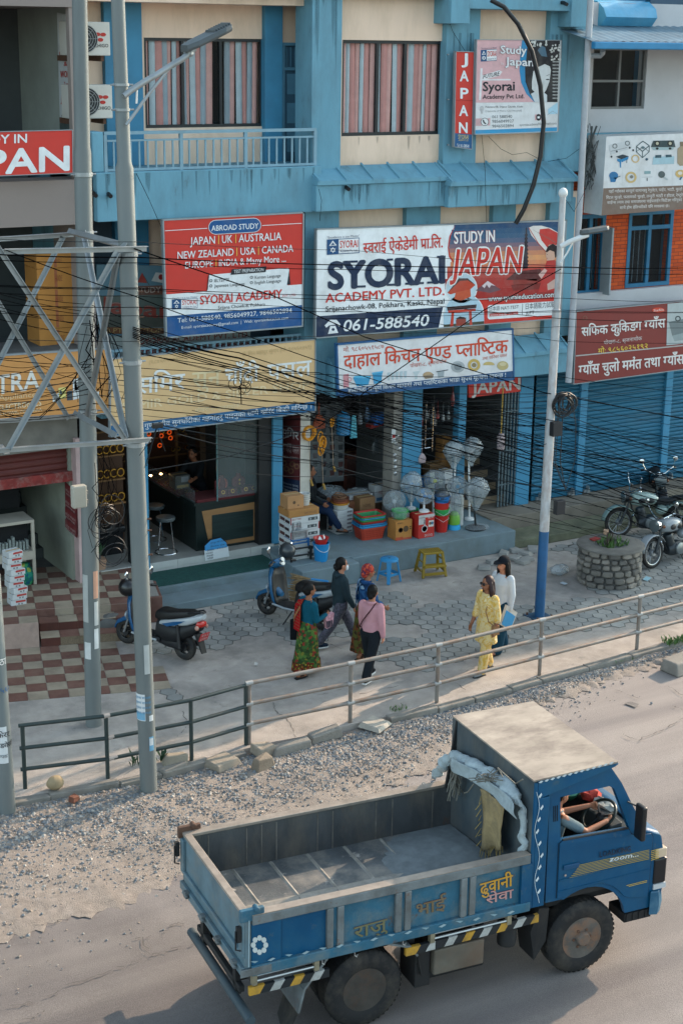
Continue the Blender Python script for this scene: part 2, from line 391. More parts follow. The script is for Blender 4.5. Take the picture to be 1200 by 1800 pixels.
def pl(T,x):
 for(a,b),(c,d)in zip(T,T[1:]):
  if x<=c:return b+(d-b)*(x-a)/(c-a)
 return T[-1][1]
vg=MB();vs=[];fs=[];nx,ny=420,18;X0,X1=0.,24.
for i in range(nx+1):
 x=X0+(X1-X0)*i/nx;y0=pl(EDGE,x)+.12*hz(x*2.2,1.)+.06*math.sin(x*9.)*math.sin(x*2.3)+.05*math.sin(x*23+2*math.sin(x*5))+.03*math.sin(x*47+3*math.sin(x*7));y1=pl(KERB,x)+.06
 for j in range(ny+1):
  t=j/ny;y=y0+(y1-y0)*t
  vs.append((x,y,-.088+.07*min(1,t*3)*(.55+.45*hz(x*1.5,y*2))*(1 if t<.8 else 1-.6*(t-.8)/.2)+.012*hz(x*7,y*8)))
for i in range(nx):
 for j in range(ny):a=i*(ny+1)+j;fs.append((a,a+ny+1,a+ny+2,a+1))
vg.add(vs,fs)
structure(vg.build('verge',mat('dusty_verge','8d837a',.95,.22,9,bump=.8,bscale=60,dirt=.4,dcol='857a70',dscale=1.6),smooth=True))
def vz(x,y):
 y0=pl(EDGE,x)
 if y<y0:return-.092
 y1=pl(KERB,x);t=max(0,min(1,(y-y0)/max(.05,y1-y0)))
 return-.088+.07*min(1,t*3)*(.55+.45*hz(x*1.5,y*2))*(1 if t<.8 else 1-.6*(t-.8)/.2)
gs=MB();rg=random.Random(3)
def stone(mb,x,y,z,s,m,r=rg,flat=.6):
 a=r.uniform(0,6.28);c,sn=math.cos(a),math.sin(a);e=[s*r.uniform(.6,1.2)for _ in range(6)]
 p=[(e[0],0,0),(0,e[1],0),(-e[2],0,0),(0,-e[3],0)]
 vs_=[(x+u*c-v*sn,y+u*sn+v*c,z+s*r.uniform(-.2,.2))for u,v,_ in p]+[(x+s*r.uniform(-.3,.3),y+s*r.uniform(-.3,.3),z+e[4]*flat),(x,y,z-s*.5)]
 mb.add(vs_,[(0,1,4),(1,2,4),(2,3,4),(3,0,4),(1,0,5),(2,1,5),(3,2,5),(0,3,5)],m)
n=0
while n<34000:
 x=rg.uniform(2.5,18.5);y0=pl(EDGE,x);y1=pl(KERB,x);t=rg.random()**.75;y=y0+.05+(y1-y0-.05)*t
 if n%30==0:y=y0-abs(rg.gauss(0,.35));t=0
 d=.25+.75*t+.45*hz(x*.9+4,y*1.6)
 if t<.3:d*=.6
 if x>13.2:d*=.5
 if x>15.5:d*=.35
 if rg.random()>d:continue
 s=rg.choice([.007,.009,.011,.013,.016,.021,.03])*rg.uniform(.7,1.25)*(1.1 if t>.6 else.9)
 stone(gs,x,y,vz(x,y)+s*.15,s,rg.choices([0,1,2,3],[4,3,2,2])[0]);n+=1
o=gs.build('gravel',[mat('stone_grey','73777a',.9,.2,30),mat('stone_beige','94877b',.9,.2,30),mat('stone_dark','62676c',.9,.2,30),mat('stone_pale','a39d95',.9,.15,30)])
tag(o,None,None,None,'stuff')
pv=MB();N=120
front=[]
for i in range(N+1):
 x=-10+50*i/N;front.append((x,pl(KERB,x)+.12+.03*hz(x*5,2)))
for(xa,ya),(xb,yb)in zip(front,front[1:]):
 pv.add([(xa,ya,0),(xb,yb,0),(xb,27,0),(xa,27,0),(xa,ya,-.2),(xb,yb,-.2)],[(0,1,2,3),(4,5,1,0)])
structure(pv.build('pavement',mat('pavement_concrete','a59d95',.92,.16,3.1,bump=.5,bscale=45,dirt=.7,dcol='716e6a',dscale=1.1,rust=.3,rcol='54524e',rscale=2.6)))
ck=MB()
for p in([(275,1185),(305,1212),(320,1222)],[(270,1220),(298,1210)],[(480,1235),(483,1250),(505,1262),(520,1295)],[(540,1215),(560,1222),(600,1212)],[(776,1186),(818,1212)],[(555,1120),(600,1140)],[(320,1250),(330,1275),(312,1295)],[(1148,1068),(1180,1082),(1200,1095)],[(860,1010),(900,1003),(925,1010)],[(335,1112),(380,1120)],[(400,1205),(450,1214)],[(620,1222),(700,1205)]):crack(p,.012,.005,.02)
structure(ck.build('pavement_crack',MATS['crack_shadow']))
hx=MB();jx=MB();rh=random.Random(11);R_=.138;dx,dy=R_*1.5,R_*math.sqrt(3)
def hexok(x,y):
 if y>23.55 or y<19.55+.25*hz(x*.8,0):return False
 if x<9.1+.4*hz(0,y):return False
 v=hz(x*.55+2.1,y*.75+.4)+.25*hz(x*2.1,y*2)
 if 13.6<x<17.5 and y>21.9:v-=.75
 if 10.2<x<12.8 and 22.3<y:v+=.3
 if 8<x<11.5 and y<22:v-=.55
 return v>-.28
joint=set()
for i in range(int(13.5/dx)):
 for j in range(int(5/dy)):
  x=9+i*dx;y=19.3+j*dy+(dy/2 if i%2 else 0)
  if not hexok(x,y):continue
  r=R_*.97;z=.009+rh.uniform(-.004,.004);k=rh.choice([0,0,1,1,2]);tx,ty=rh.uniform(-.012,.012),rh.uniform(-.012,.012)
  top=[(x+r*.96*math.cos(rad(60*a)),y+r*.96*math.sin(rad(60*a)),z+tx*math.cos(rad(60*a))*r*6*.3+ty*math.sin(rad(60*a))*r*6*.3)for a in range(6)]
  bot=[(x+r*1.03*math.cos(rad(60*a)),y+r*1.03*math.sin(rad(60*a)),-.01)for a in range(6)]
  hx.loft([bot,top],k)
  jx.add([(x+R_*1.06*math.cos(rad(60*a)),y+R_*1.06*math.sin(rad(60*a)),.0035)for a in range(6)],[tuple(range(6))])
structure(jx.build('paver_bed',mat('joint_dirt','54534e',.95,.2)))
structure(hx.build('paver',[mat('paver_a','92918c',.9,.2,2,bump=.2),mat('paver_b','898985',.9,.2,2,bump=.2),mat('paver_c','7f807d',.9,.2,2,bump=.2)]))
kb=MB();x=4.0
rk=random.Random(5)
while x<26:
 l=rk.uniform(.55,.95)
 if not(8.9<x<11.0):
  a=Vector((x,pl(KERB,x),0));b=Vector((x+l-.015,pl(KERB,x+l),0));d=(b-a).normalized();nn=Vector((-d.y,d.x,0));h=.012+rk.uniform(-.02,.012)
  a=a+nn*rk.uniform(-.02,.02)
  p=[a,b,b+nn*.16,a+nn*.16]
  kb.hexa([q+Vector((0,0,-.22))for q in p]+[q+Vector((rk.uniform(-.015,.015),rk.uniform(-.01,.01),h))for q in p])
 x+=l
structure(kb.build('kerb',mat('kerb_concrete','85817a',.95,.18,3,bump=.4,bscale=40,dirt=.5,dcol='4f4d45',dscale=2.5),bevel=.015))
ROCKM=mat('field_stone','948a7c',.9,.2,5,bump=.5,bscale=18,dirt=.3,dcol='6a6258')
def rock(name,label,cat,px,py,sx,sy,sz,rz=0.,m=ROCKM,seed=0,z=None,group=None,sub=1,box=True):
 r=random.Random(seed);p=gz(px,py,-.05 if z is None else z);M=xf(p,rz);mb=MB(M)
 if box:
  c=[(-1,-1,0),(1,-1,0),(1,1,0),(-1,1,0),(-.85,-.85,1),(.85,-.85,1),(.85,.85,1),(-.85,.85,1)]
  mb.hexa([(a*sx/2*(1+r.uniform(-.16,.16)),b*sy/2*(1+r.uniform(-.16,.16)),d*sz*(1+r.uniform(-.25,.15)))for a,b,d in c])
  o=mb.build(name,m,bevel=min(sx,sy,sz)*.12)
 else:
  mb._ell((0,0,sz/2),(sx/2,sy/2,sz/2),12,0,7,0,1)
  mb.v=[tuple(Vector(q)+Vector((r.uniform(-.06,.06)*sx,r.uniform(-.06,.06)*sy,r.uniform(-.04,.04)*sz)))for q in mb.v]
  o=mb.build(name,m,smooth=True,sub=1)
 return tag(o,label,cat,group)
rock('stone','rounded tan boulder resting on the kerb by the dark railing','stone',98,1388,.27,.2,.2,.2,mat('tan_boulder','9c8a6c',.85,.15,5,bump=.2),1,.0,box=False)
rock('stone','pale squared stone just right of the front utility pole','stone',308,1343,.34,.2,.17,-.1,mat('tan_stone','928a7b',.9,.15,5,bump=.4),2,-.02)
rock('stone','flat grey slab leaning on the kerb left of the railing joint','stone',390,1345,.44,.34,.1,.3,ROCKM,3,-.06)
rock('stone','pale block lying at the foot of the last dark railing post','stone',462,1325,.28,.28,.14,.1,ROCKM,4,-.04)
rock('stone','pointed tan lump standing in gravel in front of the railing joint','stone',462,1352,.3,.16,.2,.2,mat('brown_rock','7d7264',.9,.2,5,bump=.5),5,-.06)
rock('kerb_stone','dislodged kerb stone lying left of another on the gravel','kerb stone',512,1320,.62,.2,.13,.02,MATS['kerb_concrete'],6,-.06,'dislodged kerb stones')
rock('kerb_stone','dislodged kerb stone nearest the grey railing post base','kerb stone',570,1299,.6,.2,.14,.06,MATS['kerb_concrete'],7,-.06,'dislodged kerb stones')
rock('stone','broken pale concrete flag tilted off the kerb','stone',659,1276,.4,.36,.07,.4,mat('pale_flag','a39d92',.9,.15,5,bump=.3),8,-.03)
rock('brick','small broken red brick lying below the kerb','brick',131,1408,.14,.1,.08,.5,mat('red_brick_piece','6b4436',.9,.2,6),9,-.04)
rock('concrete_block','long broken concrete block lying at the right edge of the road','concrete block',1205,1172,.95,.42,.19,.2,MATS['kerb_concrete'],10,-.09)
rock('concrete_block','low grey kerb lump beside the front utility pole foot','concrete block',303,1362,.42,.18,.16,.12,MATS['kerb_concrete'],12,-.1)
for i,(px,py)in enumerate([(866,990),(885,975),(903,969),(922,976),(880,992),(905,984),(935,968),(918,990),(850,1000),(925,985)]):
 rock('loose_paver','loose grey paver lying in the heap at the platform corner','paver',px,py,.26,.2,.07,i*.7,MATS['paver_a'],20+i,.005,'loose pavers by the platform')
def weed(name,label,px,py,z,n,h,sp,m,seed,cat='weed'):
 r=random.Random(seed);p=gz(px,py,z);mb=MB()
 for i in range(n):
  a=r.uniform(0,6.28);l=h*r.uniform(.5,1.1);b=p+Vector((r.uniform(-sp,sp),r.uniform(-sp,sp)*.5,0));t=b+Vector((math.cos(a)*l*.6,math.sin(a)*l*.6,l));s=Vector((-math.sin(a),math.cos(a),0))*l*.13*(.7 if h>.2 else 1)
  mb.add([b,b.lerp(t,.55)+s+Vector((0,0,l*.1)),t,b.lerp(t,.55)-s+Vector((0,0,l*.1))],[(0,1,2,3)])
 return tag(mb.build(name,m),label,cat)
LEAF=mat('weed_leaf','4c6b33',.7,.3,12);LEAF_D=mat('dark_leaf','2c4a30',.7,.3,12)
weed('weed','green tuft growing at the kerb end behind the concrete block',1185,1130,0,90,.12,.22,LEAF,1)
weed('weed','small green weed growing in the kerb crack by the loose flag',700,1248,0,40,.07,.14,LEAF,2)
weed('weed','tiny weed growing at the foot of the front utility pole',252,1392,-.06,24,.08,.06,LEAF,3)
weed('weed','thin weeds along the kerb left of the concrete block',1090,1160,-.03,40,.06,.25,LEAF,4)
weed('sapling','broad leaved sapling growing left of the front utility pole',238,1348,0,9,.22,.05,LEAF_D,5,'plant')
weed('sapling','broad leaved sapling growing right of the front utility pole',282,1340,0,10,.2,.05,LEAF_D,6,'plant')
T0_=gz(70,1138,0);E1=Vector((.961,-.276,0));E2=Vector((.276,.961,0))
TM=Matrix(((E1.x,E2.x,0,T0_.x),(E1.y,E2.y,0,T0_.y),(0,0,1,0),(0,0,0,1)))
TILES=[mat('tile_beige','978b79',.65,.14,3,dirt=.5,dcol='6b5f52',dscale=2),mat('tile_brick','6a4a40',.65,.2,4,dirt=.5,dcol='86695c',dscale=3)]
GROUT=mat('grout','6d6760',.9,.1)
tl=MB(TM);s_=.305
for i in range(-9,7):
 for j in range(-7,0):
  if i>5 or(i==5 and j>-5)or(i==4 and j>-3):continue
  tl.box(i*s_+.004,(i+1)*s_-.004,j*s_+.004,(j+1)*s_-.004,0,.01,(i+j)%2)
structure(tl.build('tile_plaza',TILES))
# =================================================================== BUILDINGS
def each(name,m,boxes,t,bevel=0.):
 for q in boxes:MB().box(*q).build(name,m,t,bevel=bevel)
def rr(a,b,c,d,Y):
 p,q=at(a,b,Y),at(c,d,Y);return p.x,q.x,min(p.z,q.z),max(p.z,q.z)
def X_(px,py,Y):return at(px,py,Y).x
def Z_(px,py,Y):return at(px,py,Y).z
def wallh(mb,x0,x1,z0,z1,y0,y1,holes=(),m=0):
 xs=sorted({x0,x1,*[h for q in holes for h in q[:2]if x0<h<x1]});zs=sorted({z0,z1,*[h for q in holes for h in q[2:]if z0<h<z1]})
 for a,b in zip(xs,xs[1:]):
  for c,d in zip(zs,zs[1:]):
   u,v=(a+b)/2,(c+d)/2
   if any(q[0]<u<q[1]and q[2]<v<q[3]for q in holes):continue
   mb.box(a,b,y0,y1,c,d,m)
YS,YW=25.0,24.85
Z1,Z2=3.95,7.39
def tiled():
 t=thing('tiled_steps','brick and beige chequered landing with two tiled steps at the left','steps',T0_)
 pl_=MB(TM);pl_.box(-2.4,0,0,2.6,0,.43);pl_.box(.0,1.75,.6,2.6,0,.43);pl_.build('landing',mat('pink_plaster','a38c80',.9,.15,4,bump=.5,bscale=20,dirt=.5,dcol='6d655e',dscale=3),t)
 a=MB(TM);r=random.Random(2)
 for i in range(-8,6):
  for j in range(0,9):
   if i>=0 and j<2:continue
   a.box(i*s_+.004,(i+1)*s_-.004,j*s_+.004,(j+1)*s_-.004,.43,.442,(i+j+1)%2)
 for i in range(0,6):a.box(i*s_+.004,(i+1)*s_-.004,.588,.6,.31,.43,(i+1)%2)
 a.build('landing_tiles',TILES,t)
 for k,(y0,y1,z0,z1)in enumerate(((.0,.3,0,.16),(.3,.6,0,.305))):
  b=MB(TM);b.box(.03,1.6,y0+.01,y1,z0,z1-.012,1)
  for i in range(0,5):
   b.box(.03+i*s_*1.02,.03+(i+1)*s_*1.02-.006,y0,y1,z1-.012,z1,(i+k)%2)
   b.box(.03+i*s_*1.02,.03+(i+1)*s_*1.02-.006,y0,y0+.01,z0,z1-.014,3 if k==1 or i==0 else 2)
  b.build('step',TILES+[mat('tile_patterned','6f604e',.6,.3,40),mat('tile_riser','4f2a22',.6,.2,5)],t)  # riser is the brick tile darkened, shade of upright faces put into the colour
 c=MB(TM);c.box(1.5,2.1,.75,1.6,0,.45);c.build('side_block',TILES[1],t,bevel=.01)
 c=MB(TM);c.box(1.55,2.05,.8,1.6,.45,.462);c.build('block_top',CONC,t)
tiled()
rock('rubble','rough heap of grey cement lying beside the tiled steps','rubble',196,1112,.55,.4,.34,.3,CONC_D,31,0,box=False)
def shutter(mb,x0,x1,z0,z1,y,pitch=.085,m=0):
 n=int((z1-z0)/pitch)
 for i in range(n):
  a=z0+i*pitch;b=a+pitch
  mb.add([(x0,y,a),(x1,y,a),(x1,y-.022,a+pitch*.35),(x0,y-.022,a+pitch*.35),(x1,y-.022,a+pitch*.7),(x0,y-.022,a+pitch*.7),(x1,y,b),(x0,y,b)],[(0,1,2,3),(3,2,4,5),(5,4,6,7)],m)
 mb.box(x0,x1,y-.03,y+.01,z0-.1,z0+.0,m)
SHUT=mat('blue_shutter','24647f',.5,.12,2,metal=.2,dirt=.45,dcol='3c5f70',dscale=1.4,stretch=(.4,1,2))  # blue lowered so the shade of canopy and signs sits in the colour
REDSH=mat('maroon_shutter','5b2823',.6,.25,3,dirt=.5,dcol='3a2622',dscale=3)
def curtain(parent,x0,x1,z0,z1,y,cols,seed,gaps=()):
 r=random.Random(seed);mb=MB();x=x0;k=0
 while x<x1-.005:
  w_=min(x1-x,r.uniform(.07,.13))
  if not any(a<(x+w_/2-x0)/(x1-x0)<b for a,b in gaps):
   yy=y+r.uniform(-.02,.02);lean=r.uniform(-.02,.02);n=4
   for q in range(n):
    xa,xb=x+w_*q/n,x+w_*(q+1)/n;ya,yb=yy-.025*math.sin(math.pi*q/n),yy-.025*math.sin(math.pi*(q+1)/n)
    mb.add([(xa+lean,ya,z0),(xb+lean,yb,z0),(xb,yb,z1),(xa,ya,z1)],[(0,1,2,3)],k%len(cols))
  x+=w_;k+=1
 mb.build('curtain',cols,parent)
CURT=[mat('curtain_pink','efbbb2',.9,.08,5),mat('curtain_pale','d0e2e8',.9,.08,5),mat('curtain_rose','e6a8a0',.9,.08,5),mat('curtain_grey','b4c6cf',.9,.08,5)]
WFR=mat('dark_window_frame','23282b',.4,.1)
def window(parent,x0,x1,z0,z1,y,divs,fw=.05,frame=WFR,rows=(),depth=.07,cur=None,seed=0,gaps=(),back='1c2226'):
 mb=MB();mb.box(x0,x1,y,y+depth,z1-fw,z1);mb.box(x0,x1,y,y+depth,z0,z0+fw)
 xs=[x0+fw/2]+[x0+(x1-x0)*d for d in divs]+[x1-fw/2]
 for x in xs:mb.box(x-fw/2,x+fw/2,y+.003,y+depth-.003,z0+fw,z1-fw)
 for q in rows:
  z=z0+(z1-z0)*q
  for a,b in zip(xs,xs[1:]):mb.box(a+fw/2,b-fw/2,y+.006,y+depth-.006,z-fw/2,z+fw/2)
 f=mb.build('window_frame',frame,parent)
 MB().box(x0+fw,x1-fw,y+depth*.5,y+depth*.5+.005,z0+fw,z1-fw).build('pane',GLASS,f)
 if cur:curtain(f,x0+fw,x1-fw,z0+fw,z1-fw,y+depth+.03,cur,seed,gaps)
 MB().box(x0-.02,x1+.02,y+depth+.3,y+depth+.32,z0-.02,z1+.02).build('room_back',mat('room_dark_'+back,back,.9,.2,2),f)
 return f
def blue_building():
 t=thing('blue_building','blue and cream shop building with signs, balcony and open shops','building',(14.6,25,0))
 XL,XR=9.66,19.72
 zt=13.6
 mb=MB();mb.box(XL,XR,29.6,33,0,zt);mb.box(XL,XL+.15,25.75,29.6,4.1,zt);mb.box(XR-.02,XR+.12,25.4,29.6,0,zt);mb.box(XL,XR,24.9,29.6,10.6,zt)
 mb.build('wall',BLUE,t)
 p0=X_(548,150,24.6);p1=X_(600,150,24.6)
 w2=rr(602,70,775,236,YW);mb=MB()
 wallh(mb,p1-.1,XR,Z2-.1,10.6,YW,YW+.25,[w2]);mb.build('wall',CREAM,t)
 each('column',BLUE,[(p0,p1,24.6,25.2,Z2-.45,10.6)]+[(X_(a,150,24.7),X_(b,150,24.7),24.7,YW+.1,Z2-.3,10.6)for a,b in((782,840),(962,1027))],t,.01)
 window(t,*w2,YW+.04,(.355,.63),.055,cur=CURT[:3],seed=4)
 mb=MB();e0=rr(795,-60,825,42,24.3);e1=rr(822,-60,1012,20,24.36);e2=rr(1008,-60,1037,48,24.3)
 for e in(e0,e1,e2):mb.box(e[0],e[1],24.3 if e is not e1 else 24.36,YW+.1,e[2],11.2)
 e3=rr(600,-80,780,-3,24.5);mb.box(e3[0]-2.5,e3[1],24.5,24.84,e3[2],11.2)
 mb.build('eave',BLUE,t,bevel=.012)
 def ledge(a,b,Yf,ztop,zbot,ybk,name='ledge'):
  xa,xb=a,b;L_=MB()
  L_.prism([(xa,ybk,ztop),(xa,Yf,zbot),(xa,Yf,zbot-.07),(xa,ybk,zbot-.07)],(xb-xa,0,0))
  n=max(2,int((xb-xa)/.48))
  for i in range(n+1):
   x=xa+.02+(xb-xa-.06)*i/n;L_.hexa([(x,Yf-.008,zbot-.02),(x+.035,Yf-.008,zbot-.02),(x+.035,ybk,ztop),(x,ybk,ztop),(x,Yf-.008,zbot+.02),(x+.035,Yf-.008,zbot+.02),(x+.035,ybk,ztop+.04),(x,ybk,ztop+.04)])
  L_.build(name,BLUE,t)
 zt2,zb2=Z_(690,288,24.7),Z_(690,314,24.25)
 ledge(X_(556,316,24.3),X_(792,300,24.3),24.25,zt2,zb2,24.7);ledge(X_(789,330,24.15),X_(1012,318,24.15),24.1,zt2-.03,zb2-.09,24.695)
 mb=MB();bz1,bz0=zb2-.075,Z_(700,366,24.3)
 mb.box(X_(556,316,24.3),X_(790,300,24.3),24.3,25.2,bz0,bz1);mb.box(X_(790,330,24.15),X_(1010,318,24.15),24.18,25.2,bz0-.02,bz1-.09)
 mb.build('slab_band',BLUE,t,bevel=.012)
 for px,py in((165,340),(191,341),(608,329),(990,5)):
  q=at(px,py,24.45 if px<300 else 24.3);MB().tube([q+Vector((0,.2,.02)),q,q+Vector((.0,-.1,-.03))],.035,8).build('drain_stub',BLACKP,t)
 bx0,bx1=XL,p0
 mb=MB();z_t,z_b=Z_(360,298,24.45),Z_(360,382,24.45);mb.box(bx0,bx1+.12,24.45,26.6,z_b,z_t);mb.build('balcony_slab',BLUE,t,bevel=.015)
 Yr=25.7
 w1=rr(253,66,463,222,Yr)
 dr=rr(500,80,533,290,Yr)
 mb=MB();wallh(mb,bx0,bx1+.5,z_t,10.6,Yr,Yr+.25,[w1,(dr[0],dr[1],z_t-.1,dr[3])]);mb.build('wall',CREAM,t)
 each('column',BLUE_D,[(X_(a,150,Yr-.12),X_(b,150,Yr-.12),Yr-.12,Yr+.05,z_t,10.6)for a,b in((186,252),(466,497))],t,.01)  # recess columns take the deeper blue, their shade put into the colour
 mb=MB();mb.box(bx0,bx1,25.6,Yr-.005,Z_(360,5,Yr),10.6);mb.build('lintel',CREAM,t)if False else None
 window(t,*w1,Yr+.03,(.32,.64),.05,cur=CURT,seed=8,gaps=((.62,.70),))
 d=MB();d.box(dr[0],dr[1],Yr+.06,Yr+.11,z_t,dr[3]);dd=d.build('door',mat('blue_door','44697f',.6,.1),t)
 f=MB();f.box(dr[0]-.05,dr[0],Yr-.02,Yr+.1,z_t,dr[3]+.05);f.box(dr[0],dr[1],Yr-.02,Yr+.1,dr[3],dr[3]+.05);f.box(dr[0],dr[1],Yr-.0,Yr+.055,dr[3]-.42,dr[3]-.37)
 for k in range(3):f.box(dr[0]+.08,dr[1]-.06,Yr+.045,Yr+.057,z_t+.15+k*.5,z_t+.5+k*.5)
 for k in range(6):f.box(dr[0]+.05+k*.09,dr[0]+.065+k*.09,Yr+.03,Yr+.045,dr[3]-.36,dr[3]-.02)
 f.build('door_frame',mat('pale_blue_door_frame','5f93ad',.6,.1),dd)
 MB().box(bx0,bx1,Yr-.8,Yr,10.0,10.6).build('ceiling',CREAM,t)
 rs=random.Random(14);sm=MB()
 def drips(x0,x1,Yf,zt_,L_,n):
  for k in range(n):
   x=rs.uniform(x0,x1);w_=rs.uniform(.008,.04);l=L_*rs.uniform(.25,1.)
   sm.add([(x-w_,Yf,zt_),(x+w_,Yf,zt_),(x+w_*.7,Yf,zt_-l*.6),(x+w_*.1,Yf,zt_-l),(x-w_*.6,Yf,zt_-l*.7)],[(0,1,2,3,4)])
 drips(bx0+.1,bx1,24.447,z_t-.02,.6,26);drips(X_(556,316,24.3),X_(790,300,24.3),24.297,bz1-.01,.5,20);drips(X_(790,330,24.15),X_(1010,318,24.15),24.177,bz1-.1,.45,18);drips(p0+.03,p1-.03,24.597,10.4,1.6,6);drips(p1,X_(780,200,YW),YW-.003,w2[2]-.02,.35,8)
 for a,b in((782,840),(962,1027)):drips(X_(a,150,24.7)+.04,X_(b,150,24.7)-.04,24.697,9.6,1.4,6)
 sm.build('drip_stain',STAIN,t)
 rl=MB();ry=24.55;rz1=Z_(460,226.5,ry);rz0=Z_(460,292,ry);xa,xb=X_(182,231,ry),X_(555,224,ry)
 rl.box(xa,xb,ry-.03,ry+.03,rz1-.05,rz1);rl.box(xa,xb,ry-.02,ry+.02,rz1-.16,rz1-.13);rl.box(xa,xb,ry-.025,ry+.025,rz0-.01,rz0+.03)
 n=26
 for i in range(n+1):
  x=xa+.02+(xb-xa-.04)*i/n;thick=.028 if i in(0,9,17,26)else.013
  rl.box(x-thick,x+thick,ry-thick,ry+thick,z_t if thick>.02 else rz0+.03,rz1-.05 if thick>.02 else rz1-.16)
 rl.build('railing',mat('pale_blue_railing','7d9fae',.6,.1,dirt=.2),t)
 MB().box(xa-.22,xa-.02,24.5,24.9,z_t,Z_(170,232,24.5)).build('end_post',BLUE,t,bevel=.02)
 q0,q1=X_(531,480,24.7),X_(590,480,24.7)
 mb=MB();wallh(mb,q1-.1,XR,3.9,6.7,YW,YW+.25,[]);mb.build('wall',CREAM,t)
 each('column',BLUE,[(q0,q1,24.6,25.4,3.3,bz0)]+[(X_(a,380,24.72),X_(b,380,24.72),24.72,YW+.1,3.9,bz0)for a,b in((714,774),(866,906),(965,1010))],t,.01)
 l0,l1=X_(592,640,24.2),X_(1005,600,24.2);zA,zB=Z_(930,588,24.7),Z_(930,619,24.3)
 ledge(l0,l1,24.25,zA,zB,24.7)
 mb=MB();zC=Z_(940,660,24.3);mb.box(l0,l1,24.3,25.2,zC,zB-.075);mb.build('slab_band',BLUE,t,bevel=.012)
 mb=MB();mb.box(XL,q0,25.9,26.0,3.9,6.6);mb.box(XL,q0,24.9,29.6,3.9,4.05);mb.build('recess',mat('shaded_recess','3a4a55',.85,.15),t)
 each('column',BLUE_D,[(X_(a,430,25.75),X_(b,430,25.75),25.75,25.89,4.05,6.6)for a,b in((203,262),(390,415))],t)
 mb=MB();mb.box(X_(262,430,25.85),X_(345,430,25.85),25.85,25.93,5.6,6.6);mb.build('wall',CREAM,t)
 rl=MB();ry=24.75;zt_,zb_=Z_(480,590,ry),Z_(480,612,ry);xa,xb=X_(195,620,ry),X_(545,585,ry)
 rl.box(xa,xb,ry-.025,ry+.025,zt_-.04,zt_);rl.box(xa,xb,ry-.02,ry+.02,zb_-.4,zb_-.37)
 for i in range(33):
  x=xa+.02+(xb-xa-.04)*i/32;k=.03 if i%8==0 else.014;rl.box(x-k,x+k,ry-.014,ry+.014,zb_-.37,zt_-.04)
 rl.build('railing',MATS['pale_blue_railing'],t)
 mb=MB();mb.box(XL,q0+.05,24.55,29.6,3.3,3.86);mb.build('slab_band',BLUE,t)
 fl=MB();fl.box(X_(175,1015,YS),X_(500,965,YS),YS,29.6,.05,.45);fl.build('shop_floor',mat('pale_floor_tile','9a9a94',.4,.08,2,dirt=.2),t)
 e=MB();xa,xb=X_(178,1020,YS),X_(481,966,YS)
 for i in range(7):e.box(xa+(xb-xa)*i/7+.003,xa+(xb-xa)*(i+1)/7-.003,YS-.02,YS-.001,.33,.455)
 for i in range(7):e.box(xa+(xb-xa)*i/7+.003,xa+(xb-xa)*(i+1)/7-.003,YS-.02,YS-.001,.2,.325)
 e.build('threshold_tiles',mat('pale_threshold_tile','b5b8b4',.4,.05,dirt=.2),t)
 st=MB();xa,xb=X_(150,1060,24.2),X_(505,985,24.2)
 st.box(9.4,13.05,24.15,YS-.0,0,.28);st.box(9.75,13.05,23.6,24.15,0,.16);st.build('front_step',CONC_B,t,bevel=.015)
 pf=MB();pf.box(12.9,17.75,23.78,YS+.4,0,.41);pf.box(14.1,17.75,23.70,23.78,0,.41);pf.build('platform',CONC_B,t,bevel=.015)
 pf=MB();a=gz(503,990,.39);pf.box(a.x,14.1,23.45,23.78,0,.395);pf.build('platform',CONC_B,t,bevel=.02)
 pf=MB();pf.box(17.7,30,24.45,YS+.5,0,.44);pf.build('platform',mat('grimy_cement','7a7368',.92,.2,2,bump=.3,dirt=.5,dcol='5a574c',dscale=1.5),t,bevel=.015)
 pf=MB();pf.box(17.75,30,23.75,24.45,0,.17);pf.build('front_step',mat('mossy_cement','696b58',.95,.3,2.5,bump=.4,dirt=.6,dcol='3f4738',dscale=2),t,bevel=.02)
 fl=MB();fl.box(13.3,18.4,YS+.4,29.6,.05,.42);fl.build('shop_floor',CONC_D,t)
 each('pillar',BLUE_D,[(X_(a,yv,YS),X_(b,yv,YS),YS,YS+dp,.42,3.298)for a,b,yv,dp in((480,497,800,.5),(708,740,800,.35),(805,818,760,.2),(908,932,800,.4))],t,.01)
 mb=MB();mb.box(X_(527,800,YS-.1),X_(545,800,YS-.1),YS-.1,YS+.5,.42,3.3);mb.build('pillar',mat('pale_pillar','bdb9ae',.7,.08,dirt=.3),t)
 mb=MB();mb.box(X_(690,800,YS+.05),X_(708,800,YS+.05),YS+.05,YS+.4,.42,3.3);mb.build('pillar',CONC,t)
 each('pillar',mat('black_pillar','1d2022',.5,.1),[(X_(228,800,YS+.1),X_(250,800,YS+.1),YS+.1,YS+.3,.45,3.3),(X_(455,800,YS+.06),X_(479,800,YS+.06),YS+.06,YS+.6,.45,3.3)],t)
 mb=MB();xa,xb=X_(251,860,YS-.05),X_(261,860,YS-.05);mb.box(xa,xb,YS-.05,YS+.09,.3,2.95);mb.build('shutter_guide',BLUE_D,t)
 mb=MB()
 for k in range(9):mb.box(xa-.035,xa+.03,YS-.056,YS-.051,.6+k*.27,.66+k*.27)
 mb.build('guide_tab',mat('pale_tab','9fb2bd',.6,.1),t)
 mb=MB();mb.box(X_(481,800,YS)+.0,X_(481,800,YS)+.3,YS+.5,29.6,.42,3.3);mb.box(X_(700,800,YS+.4),X_(706,800,YS+.4),YS+.4,27,.42,3.3);mb.box(X_(818,760,YS),X_(824,760,YS),YS+.2,29.6,.42,3.3)
 mb.box(X_(905,780,YS)+.02,X_(905,780,YS)+.15,YS+.3,29.6,.42,3.3)
